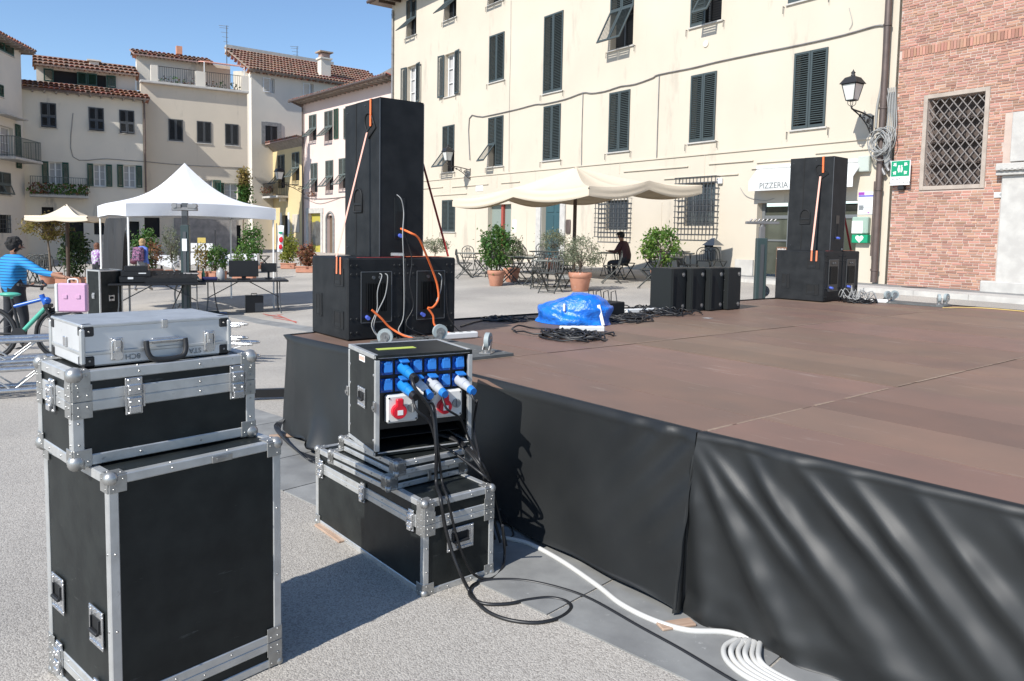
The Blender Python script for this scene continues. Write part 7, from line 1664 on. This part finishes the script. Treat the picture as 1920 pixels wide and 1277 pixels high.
for k,s in(('l',-1),('r',1)):
    J.update({k+'hp':(Qb(0,s*.085,.78),.10*k_),k+'kn':(Qb(.06*s+.02,s*.09,.43),.062*k_),k+'an':(Qb(.05*s-.02,s*.09,.08),.042*k_),k+'to':(Qb(.05*s+.1,s*.1,.035),.036*k_)}); E+=[('pel',k+'hp',1),(k+'hp',k+'kn',1),(k+'kn',k+'an',1),(k+'an',k+'to',3)]
skin_body('body',J,E,'pel',['shirt_striped','trousers_dark','skin_tan','shoe'],e); head(e,Qb(.04,0,1.44),.115*k_,fwd,'hair_dark','skin_tan')
# bicycle
bf=gpt(116,10.15); br=gpt(-26,10.0); 
bk_=thing('bicycle','green and blue mountain bike held by the boy in blue','bicycle',Vector((bf.x,bf.y,gz(bf))),math.atan2((bf-br).y,(bf-br).x)); wb=(bf-br).length; rw=.34
def whl(x):
    mb=MB(); P=[(x+rw*math.cos(t*.2618),0,rw+rw*math.sin(t*.2618)) for t in range(24)]; mb.tube(P,.026,8,closed=True); o=mb.build('wheel','rubber',bk_)
    mb=MB(); P=[(x+(rw-.035)*math.cos(t*.2618),0,rw+(rw-.035)*math.sin(t*.2618)) for t in range(24)]; mb.tube(P,.012,6,closed=True); mb.cyl((x,-.04,rw),(x,.04,rw),.022,n=10)
    for k in range(16): a=k*.3927; mb.bar((x+.02*math.cos(a),.02*(1 if k%2 else -1),rw+.02*math.sin(a)),(x+(rw-.04)*math.cos(a),0,rw+(rw-.04)*math.sin(a)),.004)
    mb.build('rim_and_spokes','iron_grey',o)
whl(0); whl(-wb)
hd_=Vector((-.26,0,.86)); hl=Vector((-.20,0,.70)); bb=Vector((-wb*.58,0,.33)); se=Vector((-wb*.68,0,.80))
mb=MB(); mb.tube([hl,bb],.030,8); mb.build('down_tube','bike_green',bk_); mb=MB(); mb.tube([hd_+Vector((.02,0,-.06)),se+Vector((.03,0,-.1))],.024,8); mb.build('top_tube','bike_blue',bk_)
mb=MB(); mb.tube([bb,se],.022,8); mb.tube([bb,(-wb,.05,rw)],.014,6); mb.tube([se+Vector((.02,0,-.12)),(-wb,.05,rw)],.012,6); mb.tube([bb,(-wb,-.05,rw)],.014,6); mb.build('rear_frame','iron',bk_)
mb=MB(); mb.tube([hd_,hl],.035,8); mb.ell(hl+Vector((.02,-.03,.08)),(.05,.05,.05)); mb.build('head_tube','bike_blue',bk_)
for s in(-1,1): mb=MB(); mb.tube([hl+Vector((0,s*.06,0)),(-.01,s*.06,rw)],.020,8); mb.build('fork_leg','iron',bk_)
mb=MB(); mb.box(hl+Vector((.02,0,.01)),(.07,.16,.05),.01); mb.prism([(-.18,-.06,.55),(.08,-.05,.60),(.10,-.05,.62),(-.16,-.06,.60)],(0,.12,0)); mb.build('fork_crown','iron',bk_)
mb=MB(); mb.tube(smooth_path([hd_+Vector((0,0,.06)),hd_+Vector((.02,0,.12))],2),.02,6); mb.tube(smooth_path([hd_+Vector((-.14,.34,.15)),hd_+Vector((0,.15,.12)),hd_+Vector((.03,0,.11)),hd_+Vector((.0,-.15,.12)),hd_+Vector((-.1,-.34,.15))],4),.014,7); hb=mb.build('handlebar','iron',bk_)
for s in(-1,1): mb=MB(); mb.tube([hd_+Vector((-.07-.03*(s<0),s*.24,.135)),hd_+Vector((-.13,s*.35,.155))],.019,8); mb.build('grip','rubber',hb)
mb=MB(); mb.ell(se+Vector((-.02,0,.06)),(.14,.07,.03)); mb.bar(se,se+Vector((0,0,.05)),.025); mb.build('saddle','bike_green',bk_)
mb=MB(); mb.cyl(bb+Vector((0,-.05,0)),bb+Vector((0,-.06,0)),.09,n=20); mb.bar(bb+Vector((0,-.07,0)),bb+Vector((.06,-.07,-.16)),.02); mb.box(bb+Vector((.06,-.12,-.17)),(.1,.09,.02),.004); mb.build('crankset','iron',bk_)
# pink case hanging from the handlebar
pk=gpt(136,9.95); zt=hgt(pk,531); zb=hgt(pk,585); wd=52*9.95/F_PX
e=thing('pink_case','glossy pink document case hanging from the boy\'s hand','case',Vector((pk.x,pk.y,zb)),R(6)); h=zt-zb
mb=MB(); mb.box((0,0,h/2),(wd,.09,h),.02); mb.build('shell','pink_case',e); mb=MB(); mb.box((-wd/2-.01,0,h/2),(.04,.10,h*.98),.01); mb.build('spine','white_plastic',e)
for s in(-1,1): mb=MB(); mb.box((s*wd*.22,-.05,h*.54),(.05,.012,.05),.004); mb.build('clasp','pink_case',e)
mb=MB(); mb.tube(smooth_path([(-.06,0,h),(-.05,0,h+.05),(.05,0,h+.05),(.06,0,h)],4),.010,6); mb.build('handle','white_plastic',e)
